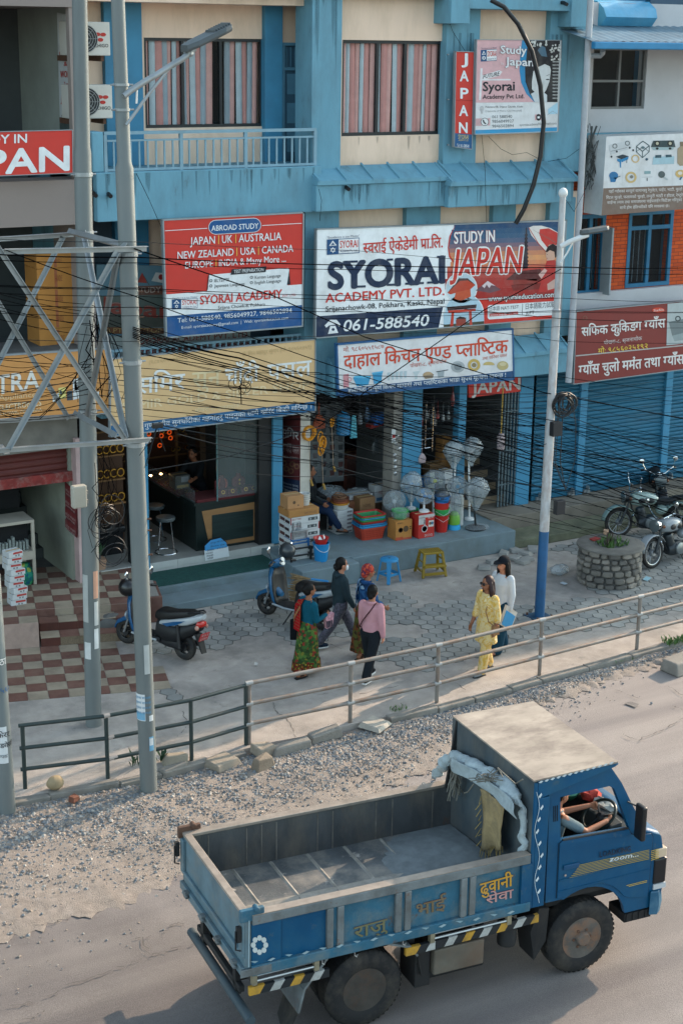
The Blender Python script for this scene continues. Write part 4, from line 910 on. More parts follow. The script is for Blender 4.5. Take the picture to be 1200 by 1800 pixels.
def sign_vertical():
 c=cc(800,50,6)
 s=Sign('signboard','narrow vertical red sign with stacked white letters left of the portrait poster',[(801,91),(832,91.7),(828,261.7),(798,257.5)],24.5,base='c8352c',bmat=MATS['banner_red'],frame=GREYFR,fw=.012)
 s.poly(c(-6,1104,172,1118,168,1268,-10,1245),'2a5a86',0)
 for ch,x,y,w_ in(('J',95,372,62),('A',90,555,86),('P',92,738,78),('A',84,920,86),('N',80,1100,84)):s.text(ch,c(x-w_/2,y-1),c(x+w_/2,y+1),18.3,WHT,1,.03)
 s.line(c(-5,757,182,760),.7,'a02822');s.text('SYORAI',c(28,1162),c(135,1168),7.5,'d8c070',1,.012);s.text('ACADEMY PVT. LTD.',c(30,1185),c(133,1190),3,'d8c070',1);s.text('Tel: 061-588540',c(14,1248),c(142,1258),5.5,WHT,1,.008);s.done()
 g=MB()
 for y in(96,175,255):p=at(799,y,24.5);g.tube([p+Vector((-.1,.05,0)),p+Vector((.02,.3,0))],.012,6)
 g.build('bracket',GREYFR,s.root)
sign_vertical()
def sign_portrait():
 c=cc(800,50,6)
 s=Sign('poster_board','pink and white poster with a portrait of a woman with flowers in her hair',[(837.5,70.3),(985.3,71.3),(979.2,231),(834,236)],24.45,cat='poster',base='d8dadb',frame=GREYFR,fw=.012)
 s.poly(c(225,122,830,126,820,776,215,782),'d4a9ac',0)
 s.poly(c(700,126,1110,128,1088,776,830,776,745,690,690,570,672,440,680,290),'2d86b5',1)
 s.poly(c(760,126,1110,128,1088,776,850,776,780,690,735,560,730,420,745,300),'2b2b2e',2)
 s.poly(c(1080,500,1098,130,1110,128,1088,776,1070,776),'b9bdbd',2.5)
 s.poly(c(790,690,880,640,960,700,960,776,830,776),'c6cdd0',3)
 s.poly(c(800,560,810,440,860,400,930,370,985,385,1000,440,985,560,950,650,900,720,850,690,800,640),'cdd0cf',3.5)
 s.poly(c(745,560,740,430,790,290,850,200,920,170,980,220,1010,330,1012,450,990,400,935,375,860,410,815,450,800,560,780,660),'26262a',4)
 s.poly(c(860,230,900,180,940,200,960,300,900,290),'4c6a7c',4.5)
 s.disc(*c(870,545),4,1.2,DRK,4.6,10);s.disc(*c(965,538),3.4,1.1,DRK,4.6,10);s.line(c(850,500,890,505),.7,'4a4a4c',4.6);s.line(c(950,500,985,485),.7,'4a4a4c',4.6);s.disc(*c(905,680),3,1.6,'7e5258',4.6,10);s.line(c(925,560,915,630),.4,'9aa0a0',4.6)
 r=random.Random(5)
 for k in range(46):x,y=(r.uniform(760,960),r.uniform(130,190))if k<20 else(r.uniform(970,1100),r.uniform(170,330));s.disc(*c(x,y),r.uniform(1,2.6),r.uniform(1,2.6),r.choice(['c9c9c2','b4b4ae','d5d5d0']),5+k*.01,7)
 for k in range(5):
  for q in range(12):x,y=1022+k*14,345+q*35;s.poly(c(x-6,y,x+6,y,x,y+18),'c4c6c4',4.7)
 logo(s,*c(265,227),28,20.5,1)
 s.text('Study',c(470,262),c(740,272),14,'e2e4e4',6,.02,outline='8f8f96',ow=.8);s.text('in',c(470,385),c(500,386),6,'e2d4d6',6);s.text('Japan',c(520,385),c(815,398),14,'e2e4e4',6,.02,outline='8f8f96',ow=.8)
 s.poly(c(262,420,285,420,268,755,245,755),'dcd9da',.6);s.poly(c(280,495,460,440,492,455,462,500,285,540),'dfdcdc',.8);s.poly(c(270,532,580,532,580,548,270,550),'dcd9da',.6);s.text('FUTURE',c(288,530),c(457,495),7,DRK,1.6,.014,.15)
 s.text('Syorai',c(288,660),c(620,652),16,DRK,1.6,.03);s.text('Academy Pvt Ltd.',c(285,742),c(722,735),7.4,DRK,1.6,.022)
 s.text('Pokhara-08, Srijana Chowk, Kaski',c(314,836),c(708,832),3.2,'4a4a4e',1,.012);s.text('[Opposite of Metro City Hospital]',c(314,880),c(694,874),3.2,'9a9c9e',1)
 s.disc(*c(277,840),3.6,4,'b9b9ba',1);s.poly(c(258,855,296,855,277,905),'b9b9ba',1)
 s.poly(c(212,950,365,945,363,1022,210,1028),'cfa6a8',.5);s.disc(*c(306,985),7,8.4,'dfe1e1',1);s.ring(*c(306,985),6.3,7.2,DRK,1.5);s.line(c(290,962,296,990,318,1006),2.2,DRK,2)
 for t,y in(('061 588540',948),('9856049927',996),('9846502894',1046)):s.text(t,c(384,y),c(612 if t[1]!='6' else 594,y-5),5.4,'6c7074',1)
 s.text('syoraiacademy90@gmail.com',c(674,1030),c(1062,1012),4.6,'8a8e90',1);s.poly(c(835,908,912,905,912,965,835,968),'cfa6a8',.6);s.disc(*c(873,937),4.4,6,DRK,1);s.poly(c(860,927,886,926,886,948,860,949),WHT,1.5)
 s.poly(c(975,850,1075,780,1075,900,975,905),'a9cfe0',.6);s.line(c(965,915,1020,870,1072,905),.5,'8a9296',1)
 s.poly(c(209,1072,1068,1042,1066,1082,206,1112),'3a94c2',.5);s.done()
sign_portrait()
def small_signs():
 s=Sign('signboard','red balcony sign with big white capitals cut off at the left edge',[(-115,235),(127,229),(128,303.5),(-115,313)],24.35,base='c8352c',bmat=MATS['banner_red'],frame=GREYFR,fw=.01)
 s.text('STUDY IN',(-60,255),(47.5,250.5),15.5,WHT,1,.02);s.text('JAPAN',(-108,311),(121,298.5),42,WHT,1,.035);s.done()
 s=Sign('signboard','white upright sign with red disc and red capitals in the upper stairwell',[(100.5,22),(128,27),(128,232),(106,226)],X=X_(134,150,24.94)-.02,base='b9bdbe',depth=.01)
 s.poly([(101,26),(130,26),(131,78),(103,78)],'c4c8c8',.5);s.disc(113.5,51.5,5.6,9,'b5382f',1)
 for t,x0,x1,y,h in(('STUDY',105,126,102,11.5),('&',113,119,116,8),('WORK',107,127,136,11.5),('in',114,121.5,154,11),('JAPAN',108,129,179,13)):s.text(t,(x0,y),(x1,y),h,'a8362c',1,.02)
 s.line([(109,205),(114,192),(116,206)],.6,DRK);s.line([(116,196),(121,194)],.6,DRK);s.poly([(105.5,216),(132,218),(132,229),(106,229)],'44504f',.5);s.done()
 c=cc(1040,220,7.5)
 s=Sign('signboard','white box sign with pictures of gas stoves above a brown text strip',[(1065,240),(1235,233),(1228,365.5),(1056,378.7)],24.3,base='cfd1d2',depth=.55)
 s.poly([(1059.5,331),(1235,324.5),(1228,365.5),(1056,378.7)],'77655a',0)
 for t,a,b,d_,e in(('यहाँ ग्याँसका सम्पूर्ण सामानहरु रेगुलेटर, पाईप, भट्टी, चुल्हो',215,893,1185,860),('स्टिल चुल्हो, फलामको चुल्हो, तन्दुरी भट्टी र होटल, रेष्टुरेण्ट',180,973,1240,936),('साईन्स ल्याव तथा समाजघरमा पाईपलाईन फिटिङ्ग गरिनुका',195,1040,1180,1001),('साथै होम डेलिभरीको पनि व्यवस्था छ।',360,1107,1010,1080)):s.text(t,c(a,b),c(d_,e),4.6,'d5d3cf',1,.008,cap=False)
 s.poly(c(215,260,500,200,520,300,245,390),'c0c4c6',1);s.line(c(240,345,455,295),.5,DRK,2)
 for x,y in((295,275),(460,238)):s.ring(*c(x,y),3,4.5,'6a7072',2,10)
 for x,y in((320,347),(490,297),(250,415),(537,330)):s.disc(*c(x,y),1.7,2,DRK,2,8)
 s.line(c(580,280,665,210,750,270,660,345,580,280),1.5,'3c565a',1);s.line(c(660,345,660,430,580,350,580,280),1.2,'3c565a',1);s.line(c(750,270,748,350,660,430),1.2,'3c565a',1);s.line(c(580,350,665,280,748,350),.8,'3c565a',1);s.disc(*c(665,295),3,2.4,'5a7074',2)
 s.poly(c(768,290,800,205,1075,200,1095,290),'39494c',1);s.poly(c(780,292,1080,292,1060,325,800,330),'9db3b6',1)
 for x in(852,1022):s.disc(*c(x,240),5,5,'1f2628',2);s.disc(*c(x,240),2.6,2.8,'b5b09a',3);s.disc(*c(x,308),2.6,2,'1f2628',2)
 s.poly(c(790,520,805,415,1080,410,1075,510),'9dbcc6',1);s.poly(c(830,395,908,390,905,430,825,430),'35525c',2);s.poly(c(965,390,1040,388,1045,420,965,425),'35525c',2)
 s.poly(c(310,415,400,385,480,410,380,450),'2f3c44',1);s.poly(c(330,440,380,450,378,560,365,560,360,490,325,470),'2f7fae',1);s.poly(c(380,450,478,412,470,450,385,490),'2f7fae',1);s.line(c(455,450,452,500),1,'2f4c5c',1)
 s.ring(*c(567,442),5,7.2,'c4a878',1);s.disc(*c(715,450),2.4,2.4,'3a5668',1);s.line(c(715,450,742,445),.5,'3a5668',1)
 s.poly(c(1120,310,1160,275,1230,275,1230,530,1150,535,1118,500),'a08f76',1);s.poly(c(1150,220,1225,215,1225,275,1155,280),'7a6c58',1)
 s.disc(*c(280,665),8,7,'2c6f9e',1);s.poly(c(230,690,325,690,300,750,240,750),'2c6f9e',1);s.line(c(320,690,368,672),1.2,'274a60',1);s.ring(*c(508,687),6.5,10,'c6ab74',1);s.disc(*c(515,680),3,3,'7a7a74',2);s.poly(c(685,605,768,603,766,640,684,645),'7fa0a4',1);s.line(c(650,685,790,682),.5,'8a979a',1);s.line(c(722,695,722,735),1.4,'2a3438',1);s.disc(*c(912,650),6,6,'4c5a5c',1);s.line(c(930,680,990,720),3,'a9b3b4',1);s.disc(*c(1160,640),9,7,'c6a86c',1);s.disc(*c(1155,632),4,3,'d7d2c4',2);s.line(c(1150,720,1175,680),3,'3d6a8a',2)
 for x in(400,625,840,1060):s.line(c(x,575,x-4,800),.25,'b4b8ba',.5)
 s.done()
 c=cc(540,360,1.818)
 s=Sign('signboard','dark red gas shop signboard with white and yellow letters at the right',[(1012,548),(1240,526.5),(1236,643.5),(1007.6,674.6)],24.4,base='6f2b29',depth=.12,frame=GREYFR,fw=.015,bmat=mat('maroon_vinyl','7c302c',.5,.05,2,dirt=.15,dcol='5c3c38'))
 s.line([(1011,625.5),(1238,603.5)],2.2,'a9a5a2',1)
 s.text('सफिक कुकिङ्ग ग्याँस',(1021,591),(1168,575),15,'d9d6d2',1,.02,cap=False);s.text('पोखरा-८, सृजनाचोक',(1060,605.5),(1127,597.5),6,'d0c8c4',1,.006,cap=False);s.text('मो: ९८५६०२५१९२',(1050,621.5),(1137,612),8.5,'d8b84a',1,.016,cap=False);s.text('ग्याँस चुलो मर्मत तथा ग्याँस चुलो',(1016,659),(1236,635),16,'d9d6d2',1,.022,cap=False)
 s.disc(1156,545,11,4.6,'c8442e',1);s.text('Safik',(1147,547.5),(1166,546),4,'e0d0c8',2);s.ring(1027,559,2.6,4.4,'7e4a3c',1)
 s.poly([(1172,534),(1240,527),(1239,600),(1170,607)],'aab2b2',1);s.poly([(1174,566),(1239,552),(1239,575),(1180,590)],'6f7a7c',1.6);s.ring(1190,560,3,5,'3a4244',2);s.poly([(1180,590),(1239,575),(1239,590),(1184,600)],'8e999a',1.7);s.done()
 s=Sign('signboard','red sign with white capitals hanging half hidden above the stair entry',[(822,668),(916,660),(915,688),(824,699)],25.0,base='9a2c27',bmat=MATS['banner_red']);s.text('JAPAN',(829,692.5),(913,684),20,'c9c5c2',1,.03);s.done()
 xs=X_(528,800,YS-.1)-.015;c=cc(440,700,2.5)
 s=Sign('signboard','maroon upright jewellery sign on the side of the pale pillar',[(492,735),(527.5,727),(526.5,869),(490,853)],X=xs,base='5e2a2a',depth=.01,bmat=mat('dark_maroon','622a2b',.5,.06))
 s.poly(c(125,345,218,362,217,424,125,385),'202c48',.5);s.text('समिर',c(136,165),c(214,184),13,'cfc9c6',1,.016,cap=False);s.text('सुन चाँदी पसल',c(134,232),c(215,246),12,'b9a09c',1,.01,cap=False);s.text('पोखरा-८, सृजनाचोक',c(140,255),c(210,268),3,'b9a09c',1,cap=False)
 for x,y in((150,285),(185,290),(205,300),(160,310),(180,320)):s.ring(*c(x,y),3,5,'8c6a50',1,10)
 for k in range(3):s.text('नयाँ डिजाइनका गहनाहरु',c(130,372+k*15-k),c(212,392+k*16-k),3,'b9bdc4',1,cap=False)
 s.done()
 c=cc(0,400,4)
 s=Sign('banner','hanging banner with two small flags behind the lower balcony',[(170,465),(291,467.5),(291,592),(172,597)],25.5,cat='banner',base='5c7f8c',bmat=mat('faded_banner','5f8391',.6,.1,2))
 s.poly(c(680,480,1165,470,1165,700,690,705),'5c6b66',.5);s.poly(c(700,600,1165,620,1165,700,690,705),'4c524c',.8);s.poly(c(950,412,1165,405,1165,470,950,475),'6e4a3e',1);s.text('STUDY IN',c(955,462),c(1200,452),10,'b5a79c',2,.02)
 s.text('Japan',c(700,590),c(1220,640),27,'8c4238',2,.04,outline='b3aca4',ow=.8);s.poly(c(740,700,1165,705,1165,752,740,745),'6b4630',1);s.text('JLPT NAT/TOP J',c(745,738),c(1165,738),8,'a58c5c',2,.01)
 s.poly(c(965,385,1000,315,1035,390),'a04038',1);s.line(c(1050,405,1005,330),.8,'4a3c34',1.5);s.poly(c(1065,375,1095,315,1160,320,1150,390),'c4c8c4',1);s.disc(*c(1132,348),4.4,5,'8c2c2a',1.5);s.poly(c(690,755,1165,775,1165,790,692,788),'b5b9b8',1);s.text('"Excellence is our Motto"',c(770,785),c(950,768),2.6,'30343a',2);s.done()
 s=Sign('banner','pale banner with dark red capitals tied behind the lower railing',[(195,592),(440,580),(440,615),(195,632)],25.2,cat='banner',base='8f9694',bmat=mat('pale_banner','7e8785',.6,.1,2))
 s.text('SYORAI ACADEMY PVT. LTD.',(248,605),(438,592),10,'6e2c28',1,.02);s.text('Srijana Chowk-8, Pokhara',(248,622),(438,607),9,'8c342e',1,.02);s.done()
 c=cc(250,740,5);Yn=24.96;P=[at(*q,Yn)for q in c(545,1095,600,1042,690,1020,745,1065,766,1190,556,1230)]
 s=Sign('notice_board','blue and white notice board with clipped corners leaning on the jewellery counter',c(548,1140,756,1105,766,1190,556,1230),Yn,base='d0d6d8',depth=.02)
 MB().prism([p+Vector((0,.022,0))for p in P],(0,.02,0)).build('backing',DARK,s.root)
 s.poly(c(550,1098,602,1048,688,1027,738,1068,748,1108,552,1142),'3f8fc6',.5)
 for t,a,b,d_,e in(('गुण सुन चाँदी पसल',600,1080,720,1058),('शिरजना चोक',600,1112,725,1090),('मिति  २०८०',570,1148,735,1112),('छापावाल',560,1172,620,1162),('तेजाबी',565,1195,625,1184),('चाँदी',570,1218,625,1207)):s.text(t,c(a,b),c(d_,e),2.4,'2c343c',1,cap=False)
 s.done()
 xw=X_(137,900,24.6)-.055;s=Sign('notice','column of maroon notices on the stairwell wall',[(114,845),(135,868),(136,946),(117,930)],X=xw,cat='notice',base='5a2226',depth=.006,bmat=mat('notice_maroon','5a2428',.6,.1))
 for k in range(4):
  s.poly([(115,848+k*21),(135,866+k*20),(135.5,883+k*20),(115.5,866+k*20)],'6b2a2c',.5);s.text('कोठा भाडामा',(116,862+k*21),(134,878+k*20),4,'a8908c',1,cap=False);s.text('सम्पर्क',(117,868+k*20.5),(133,883+k*20),3,'a8908c',1,cap=False)
 s.done()
small_signs()
# =================================================================== POLES, RAILINGS, CABLES
POLEM=mat('pole_zinc','6f7676',.6,.16,2.5,metal=.25,dirt=.35,dcol='6f6a64',dscale=2.5,stretch=(1,1,.3))
STK_W,STK_B='cfd3d4','6fa3c0'
def pole(label,base,top,prof,z0=0.):
 """prof: (height, radius) pairs along the pole"""
 t=thing('utility_pole',label,'utility pole',base,group='galvanised utility poles')
 B,T=Vector(base),Vector(top);mb=MB();H=T.z-B.z
 pts=[];rs=[]
 for h,r in prof:pts.append(B.lerp(T,h/H));rs.append(r)
 mb.tube(pts,rs,20);mb.build('shaft',POLEM,t,smooth=True);return t,lambda h:B.lerp(T,h/H)
Bb,Bt=gz(165,1274,0),at(139,-60,19.9)
tB,fB=pole('rear galvanised pole standing on the pavement behind the dark railing',Bb,Bt,[(-.1,.115),(4.3,.115),(4.32,.112),(8.02,.112),(8.1,.1),(Bt.z,.095)])
Cb,Ct=gz(262,1390,-.06),at(205,-60,17.75)
tC,fC=pole('front galvanised pole in the gravel carrying the street lamp',Cb,Ct,[(-.1,.112),(3.1,.112),(3.13,.11),(5.35,.108),(8.05,.106),(8.13,.082),(Ct.z-Cb.z,.078)])
Ab,At_=gz(13,1426,-.06),at(-4,880,17.9)
tA,fA=pole('galvanised pole at the left picture edge with paper stickers',Ab,Vector((Ab.x-.12,Ab.y+.05,9.8)),[(-.1,.112),(3.2,.108),(3.25,.07),(9.8,.06)])
def collar(t,p,r,h=.05,name='clamp_band'):
 mb=MB();mb.lathe([(r,-h/2),(r+.012,-h/2),(r+.012,h/2),(r,h/2)],p,20);mb.tube([p+Vector((r+.0,-.02,0)),p+Vector((r+.06,-.02,0))],.012,6);mb.tube([p+Vector((-r,-.02,0)),p+Vector((-r-.06,-.02,0))],.012,6);mb.build(name,GALV,t)
for h in(4.72,7.05,5.75):collar(tC,fC(h),.108)
for h in(4.6,7.0,7.75):collar(tB,fB(h),.113)
for h in(8.72,9.0):collar(tC,fC(h),.08,.03)
def sticker(t,f,h0,h1,a0,a1,r,col,name='paper_sticker',z=0.004):
 mb=MB();A,B=f(h0),f(h1);n=8;vs=[]
 for k in range(n+1):
  a=rad(a0+(a1-a0)*k/n);d=Vector((math.cos(a),math.sin(a),0))*(r+z);vs+=[A+d,B+d]
 for k in range(n):mb.add(vs[2*k:2*k+4],[(0,2,3,1)])
 return mb.build(name,ink(col),t)
V0=240
sticker(tC,fC,1.05,1.42,V0-75,V0+5,.112,STK_W);sticker(tC,fC,1.06,1.16,V0-72,V0+2,.112,STK_B,z=.006);sticker(tC,fC,.62,.82,V0+22,V0+55,.112,STK_B);sticker(tC,fC,.7,.8,V0+24,V0+50,.112,STK_W,z=.006);sticker(tC,fC,1.04,1.12,V0+28,V0+60,.112,STK_W);sticker(tC,fC,1.7,2.1,V0+10,V0+48,.112,'a9adab')
for h0,h1,a,b,c_ in((1.95,2.35,25,62,'c2957e'),(1.55,1.9,28,62,'b9bcba'),(1.2,1.5,25,60,'cdd0cf'),(1.6,2.3,-62,-12,'a4a7a4'),(1.05,1.3,-50,0,'c6c9c8')):sticker(tB,fB,h0,h1,V0+a,V0+b,.115,c_)
sticker(tA,fA,.72,1.22,V0-60,V0+45,.11,STK_W);sticker(tA,fA,1.25,1.45,V0-75,V0-5,.11,'b5422f');sticker(tA,fA,1.45,1.6,V0-75,V0-5,.11,'c9a83c');sticker(tA,fA,1.6,1.95,V0-75,V0-8,.11,'d0d6d8');sticker(tA,fA,1.95,2.4,V0-75,V0-8,.11,'b8402f')
def polefont(t,f,h,a0,txt,hh,r,col,sz,nm='lettering'):
 V,Fc=glyphs(txt,.01);mb=MB();B=f(h)
 mb.add([f(h+v[1]*sz)+Vector((math.cos(rad(a0)+v[0]*sz/r),math.sin(rad(a0)+v[0]*sz/r),0))*(r+.009)for v in V],Fc);mb.build(nm,ink(col),t)
polefont(tA,fA,1.08,V0-18,'केरर',0,.11,DRK,.1);polefont(tA,fA,.94,V0-40,'अङ्ग्रेजी',0,.11,DRK,.09);polefont(tA,fA,.8,V0-35,'सम्पर्क',0,.11,'6a7074',.06)
polefont(tA,fA,2.05,V0-40,'कोठा',0,.11,'d8d4d0',.12);polefont(tA,fA,1.68,V0-40,'९८५६२',0,.11,'2a5a86',.1)
for k in range(4):polefont(tC,fC,1.36-k*.07,V0-68,'सूचना सम्पर्क',0,.112,'5a8aa8',.045)
mb=MB()
for h in(3.28,3.6,3.75,6.3,6.6):p=fC(h);mb.tube([p+Vector((.1,-.05,0)),p+Vector((.15,-.07,0))],.012,6)
mb.build('step_bolt',RUST,tC)
def angle(mb,a,b,w_=.05):
 a,b=Vector(a),Vector(b);d=(b-a).normalized();u=d.cross(Vector((0,1,0))).normalized();v=d.cross(u).normalized()
 mb.prism([a+u*w_/2-v*.003,a+u*w_/2+v*.003,a-u*w_/2+v*.003,a-u*w_/2-v*.003],b-a);mb.prism([a+u*w_/2,a+u*w_/2-u*.006,a+u*w_/2-u*.006+v*w_,a+u*w_/2+v*w_],b-a)
tt=thing('pole_bracing','crossed angle irons bracing the galvanised poles at the left','bracing',(fC(4.7).x,17.6,4.7))
yf,yb_=17.55,19.75
for a,b,nm in((at(-60,443.5,yf),at(258,437,yf),'top_rail'),(at(-40,794.5,yf),at(266,772.5,yf),'bottom_rail'),(at(-60,424,yb_),at(130,412,yb_),'top_rail'),(at(-60,744,yb_),at(138,731,yb_),'bottom_rail'),(at(120,405,yb_),at(222,431,yf),'side_rail'),(at(130,725,yb_),at(205,765,yf),'side_rail'),(at(-5,778,18.0),at(8,794,yf),'side_rail')):
 mb=MB();angle(mb,a,b,.065);mb.build(nm,GALV,tt)
for a,b in((at(-22,408,yf-.07),at(219,772,yf-.07)),(at(205,442,yf-.02),at(14,789,yf-.02)),(at(-30,487,yb_-.05),at(121,737,yb_-.05)),(at(110,416,yb_-.0),at(-15,660,yb_)),(at(145,408,yb_-.1),at(220,772,yf+.1)),(at(207,440,yf+.1),at(152,731,yb_-.15))):
 mb=MB();angle(mb,a,b,.055);mb.build('diagonal_brace',GALV,tt)
tl_=thing('street_lamp','grey street lamp on a curved arm with brace on the front pole','street lamp',fC(8.9));YL=17.6
mb=MB();mb.tube([at(218,169,YL),at(232,158,YL),at(252,145,YL),at(275,132,YL),at(300,116,YL),at(322,103,YL),at(342,85,YL)],.036,10);mb.build('arm',GALV,tl_,smooth=True)
mb=MB();mb.tube([at(222,220,YL),at(262,165,YL),at(303,113,YL)],.02,8);mb.build('brace',GALV,tl_,smooth=True);mb=MB();mb.tube([at(241,152,YL),at(240,182,YL)],.012,6);mb.build('hook',WHITE,tl_)
p0,p1=at(330,84,YL),at(399,50,YL);ax=(p1-p0).normalized();sd=Vector((-ax.y,ax.x,0)).normalized()*.17;upv=Vector((0,0,1))
mb=MB();mb.loft([[p+sd*k*s1+upv*z for s1,z in((-1,0),(-.9,.05),(.9,.05),(1,0),(.9,-.03),(-.9,-.03))]for p,k in((p0-ax*.05,.6),(p0+ax*.08,1),(p1-ax*.1,1.05),(p1,.9))]);mb.build('lamp_head',mat('lamp_grey','4d5355',.5,.1),tl_,bevel=.006)
mb=MB();
for k in range(3):q=p0+ax*(.17+.12*k);mb.loft([[q+sd*s1*.75+ax*w_-upv*.035 for s1,w_ in((-1,0),(1,0),(1,.09),(-1,.09))],[q+sd*s1*.75+ax*w_-upv*.031 for s1,w_ in((-1,0),(1,0),(1,.09),(-1,.09))]])
mb.build('lens',mat('lamp_lens','b9bfbf',.2,.05),tl_)
mb=MB()
for k in range(7):q=p1-ax*(.03+.035*k);mb.prism([q-sd*.8+upv*.05,q+sd*.8+upv*.05,q+sd*.7+upv*.075,q-sd*.7+upv*.075],ax*.012)
mb.build('cooling_fin',MATS['lamp_grey'],tl_);mb=MB();mb._ell(p0+ax*.03-upv*.07,(.05,.05,.05),8,0,6,0,1);mb.build('joint',GALV,tl_)
Wb,Wt=gz(947,1085,0),at(988.5,345,20.5);t=thing('lamp_post','white lamp post with blue lower part and square base plate','lamp post',Wb);H=Wt.z
fw_=lambda h:Wb.lerp(Wt,h/H)
WP=mat('scuffed_white_pole','b2b4b5',.55,.1,4,dirt=.65,dcol='8a6f60',dscale=6,stretch=(1,1,.35));hb=1.55
mb=MB();mb.tube([fw_(hb),fw_(3.4),fw_(3.42),fw_(5.3),fw_(5.32),fw_(H)],[.083,.08,.07,.068,.052,.05],16);mb.build('white_shaft',WP,t,smooth=True)
mb=MB();mb.tube([fw_(0),fw_(hb)],[.086,.084],16);mb.build('blue_shaft',mat('blue_pole_paint','23557f',.5,.15,3,dirt=.3,dcol='3a4a54'),t,smooth=True)
mb=MB();mb.box(Wb.x-.19,Wb.x+.19,Wb.y-.19,Wb.y+.19,.005,.025);mb.build('base_plate',mat('blue_plate','2a4c66',.7,.2,dirt=.4),t)
for sx in(-1,1):
 for sy in(-1,1):mb=MB();mb.lathe([(.02,0),(.02,.04),(.008,.045)],(Wb.x+.15*sx,Wb.y+.15*sy,.025),6);mb.build('anchor_bolt',RUST,t)
mb=MB();mb._ell(Wt+Vector((0,0,.05)),(.075,.075,.085),12,0,8,0,1);mb.build('finial',WHITE,t,smooth=True)
mb=MB();q=at(985,433,20.4);mb.tube([q,at(1000,425,20.3),at(1022,416,20.2),at(1032,413,20.2)],.04,8);mb.build('arm',WHITE,t,smooth=True);mb=MB();mb.tube([at(984,462,20.4),at(996,445,20.35),at(1005,428,20.3)],.015,6);mb.build('brace',WHITE,t)
a,b=at(1020,410,20.2),at(1066,402,20.2);ax=(b-a).normalized();sd=Vector((-ax.y,ax.x,0)).normalized()*.1
mb=MB();mb.loft([[p+sd*k*s1+upv*z for s1,z in((-1,0),(-.7,.05),(.7,.05),(1,0),(.7,-.03),(-.7,-.03))]for p,k in((a,.4),(a+ax*.1,.9),(b-ax*.06,1),(b,.6))]);mb.build('lamp_head',MATS['lamp_grey'],t,bevel=.005)
for h,nm in((3.35,'junction_box'),(1.98,'junction_box')):
 p=fw_(h);mb=MB();mb.box(p.x-.08 if h>3 else p.x+.09,p.x+.1 if h>3 else p.x+.27,p.y-.2,p.y-.09,p.z-.12,p.z+.12);mb.build(nm,mat('black_box','24262a',.5,.1),t,bevel=.01)
r=random.Random(9)
c0=fw_(3.75)+Vector((.12,-.12,0));tcoil=thing('cable_coil','coil of spare black cable tied to the white lamp post','cable coil',c0)
mb=MB()
for k in range(14):mb.torus(c0+Vector((r.uniform(-.05,.12),r.uniform(-.05,.05),r.uniform(-.06,.06))),r.uniform(.12,.19),.009,(r.uniform(-.3,.3),-1,r.uniform(-.2,.2)),22,5)
mb.build('loops',BLACKP,tcoil,smooth=True)
mb=MB()
for k in range(5):
 x=r.uniform(-.35,.35);mb.tube([c0+Vector((x*.5,0,.2)),c0+Vector((x,.02,-.4)),c0+Vector((x*1.1,.03,-1.0)),c0+Vector((.2,.02,-1.5))],.006,5)
mb.build('tail',BLACKP,tcoil)
def railing(label,posts,ext,m,hs,rail_r,post_r,joints=False,mats=None):
 t=thing('railing',label,'railing',posts[0]);P=[Vector(p)for p in posts]
 E0=P[0]+(P[0]-P[1]).normalized()*ext[0];E1=P[-1]+(P[-1]-P[-2]).normalized()*ext[1]
 for p in P:
  mb=MB();mb.tube([p+Vector((0,0,-.06)),p+Vector((0,0,hs[-1]))],post_r,10);mb.build('post',m,t,smooth=True)
 for h in hs:
  q=[p+Vector((0,-.0,h))for p in([E0]if ext[0]else[])+P+([E1]if ext[1]else[])]
  for a,b in zip(q,q[1:]):
   mb=MB();mb.tube([a,b],rail_r,10);mb.build('rail',m,t,smooth=True)
 if joints:
  mb=MB()
  for p in P:
   for h in hs:q=p+Vector((0,0,h));d=(P[1]-P[0]).normalized()*.055;mb.tube([q-d,q+d],rail_r+.006,10)
  mb.build('weld_joint',mats,t,smooth=True)
 return t
DG=mat('dark_green_pipe','2a3838',.45,.15,4,dirt=.25,dcol='5a5750',dscale=3)
GP=mat('worn_grey_pipe','807b75',.55,.16,3,metal=.25,dirt=.75,dcol='77573f',dscale=3.5)
dp=[gz(45,1386,0),gz(190,1368,0),gz(337,1338,0),gz(438,1308,0)]
railing('dark green pipe railing at the left behind the utility poles',dp[:3]+[dp[3]-Vector((.05,0,0))],(.05,0),DG,(.28,.58,.90),.027,.028)
q=dp[1]
o_=[o for o in bpy.data.objects if o.name.startswith('railing')and o.type=='EMPTY'][-1];[MB().tube([q+Vector((x0,0,z)),q+Vector((x1,0,z+.005))],.032,10).build('bare_patch',mat('bare_metal_patch','a59a92',.6,.2),o_)for x0,x1,z in((-.03,.05,.9),(.02,.1,.58),(.02,.14,.28))]
gp=[gz(615,1270,0),gz(767,1235,0),gz(947,1187,0),gz(1118,1142,0)];d_=gp[3]-gp[2];gp=[dp[3]+Vector((0,0,0))]+gp+[gp[3]+d_,gp[3]+d_*2]
railing('grey galvanised pipe railing with rust along the right pavement edge',gp,(0,1.),GP,(.31,.61,.92),.03,.03,True,mat('bright_weld','9c9c99',.5,.1,metal=.3))
CAB=mat('cable_black','0b0c0e',1.,.1,spec=0);CABG=mat('cable_grey','24282b',1.,.1,spec=.05)
cab_n=[0]
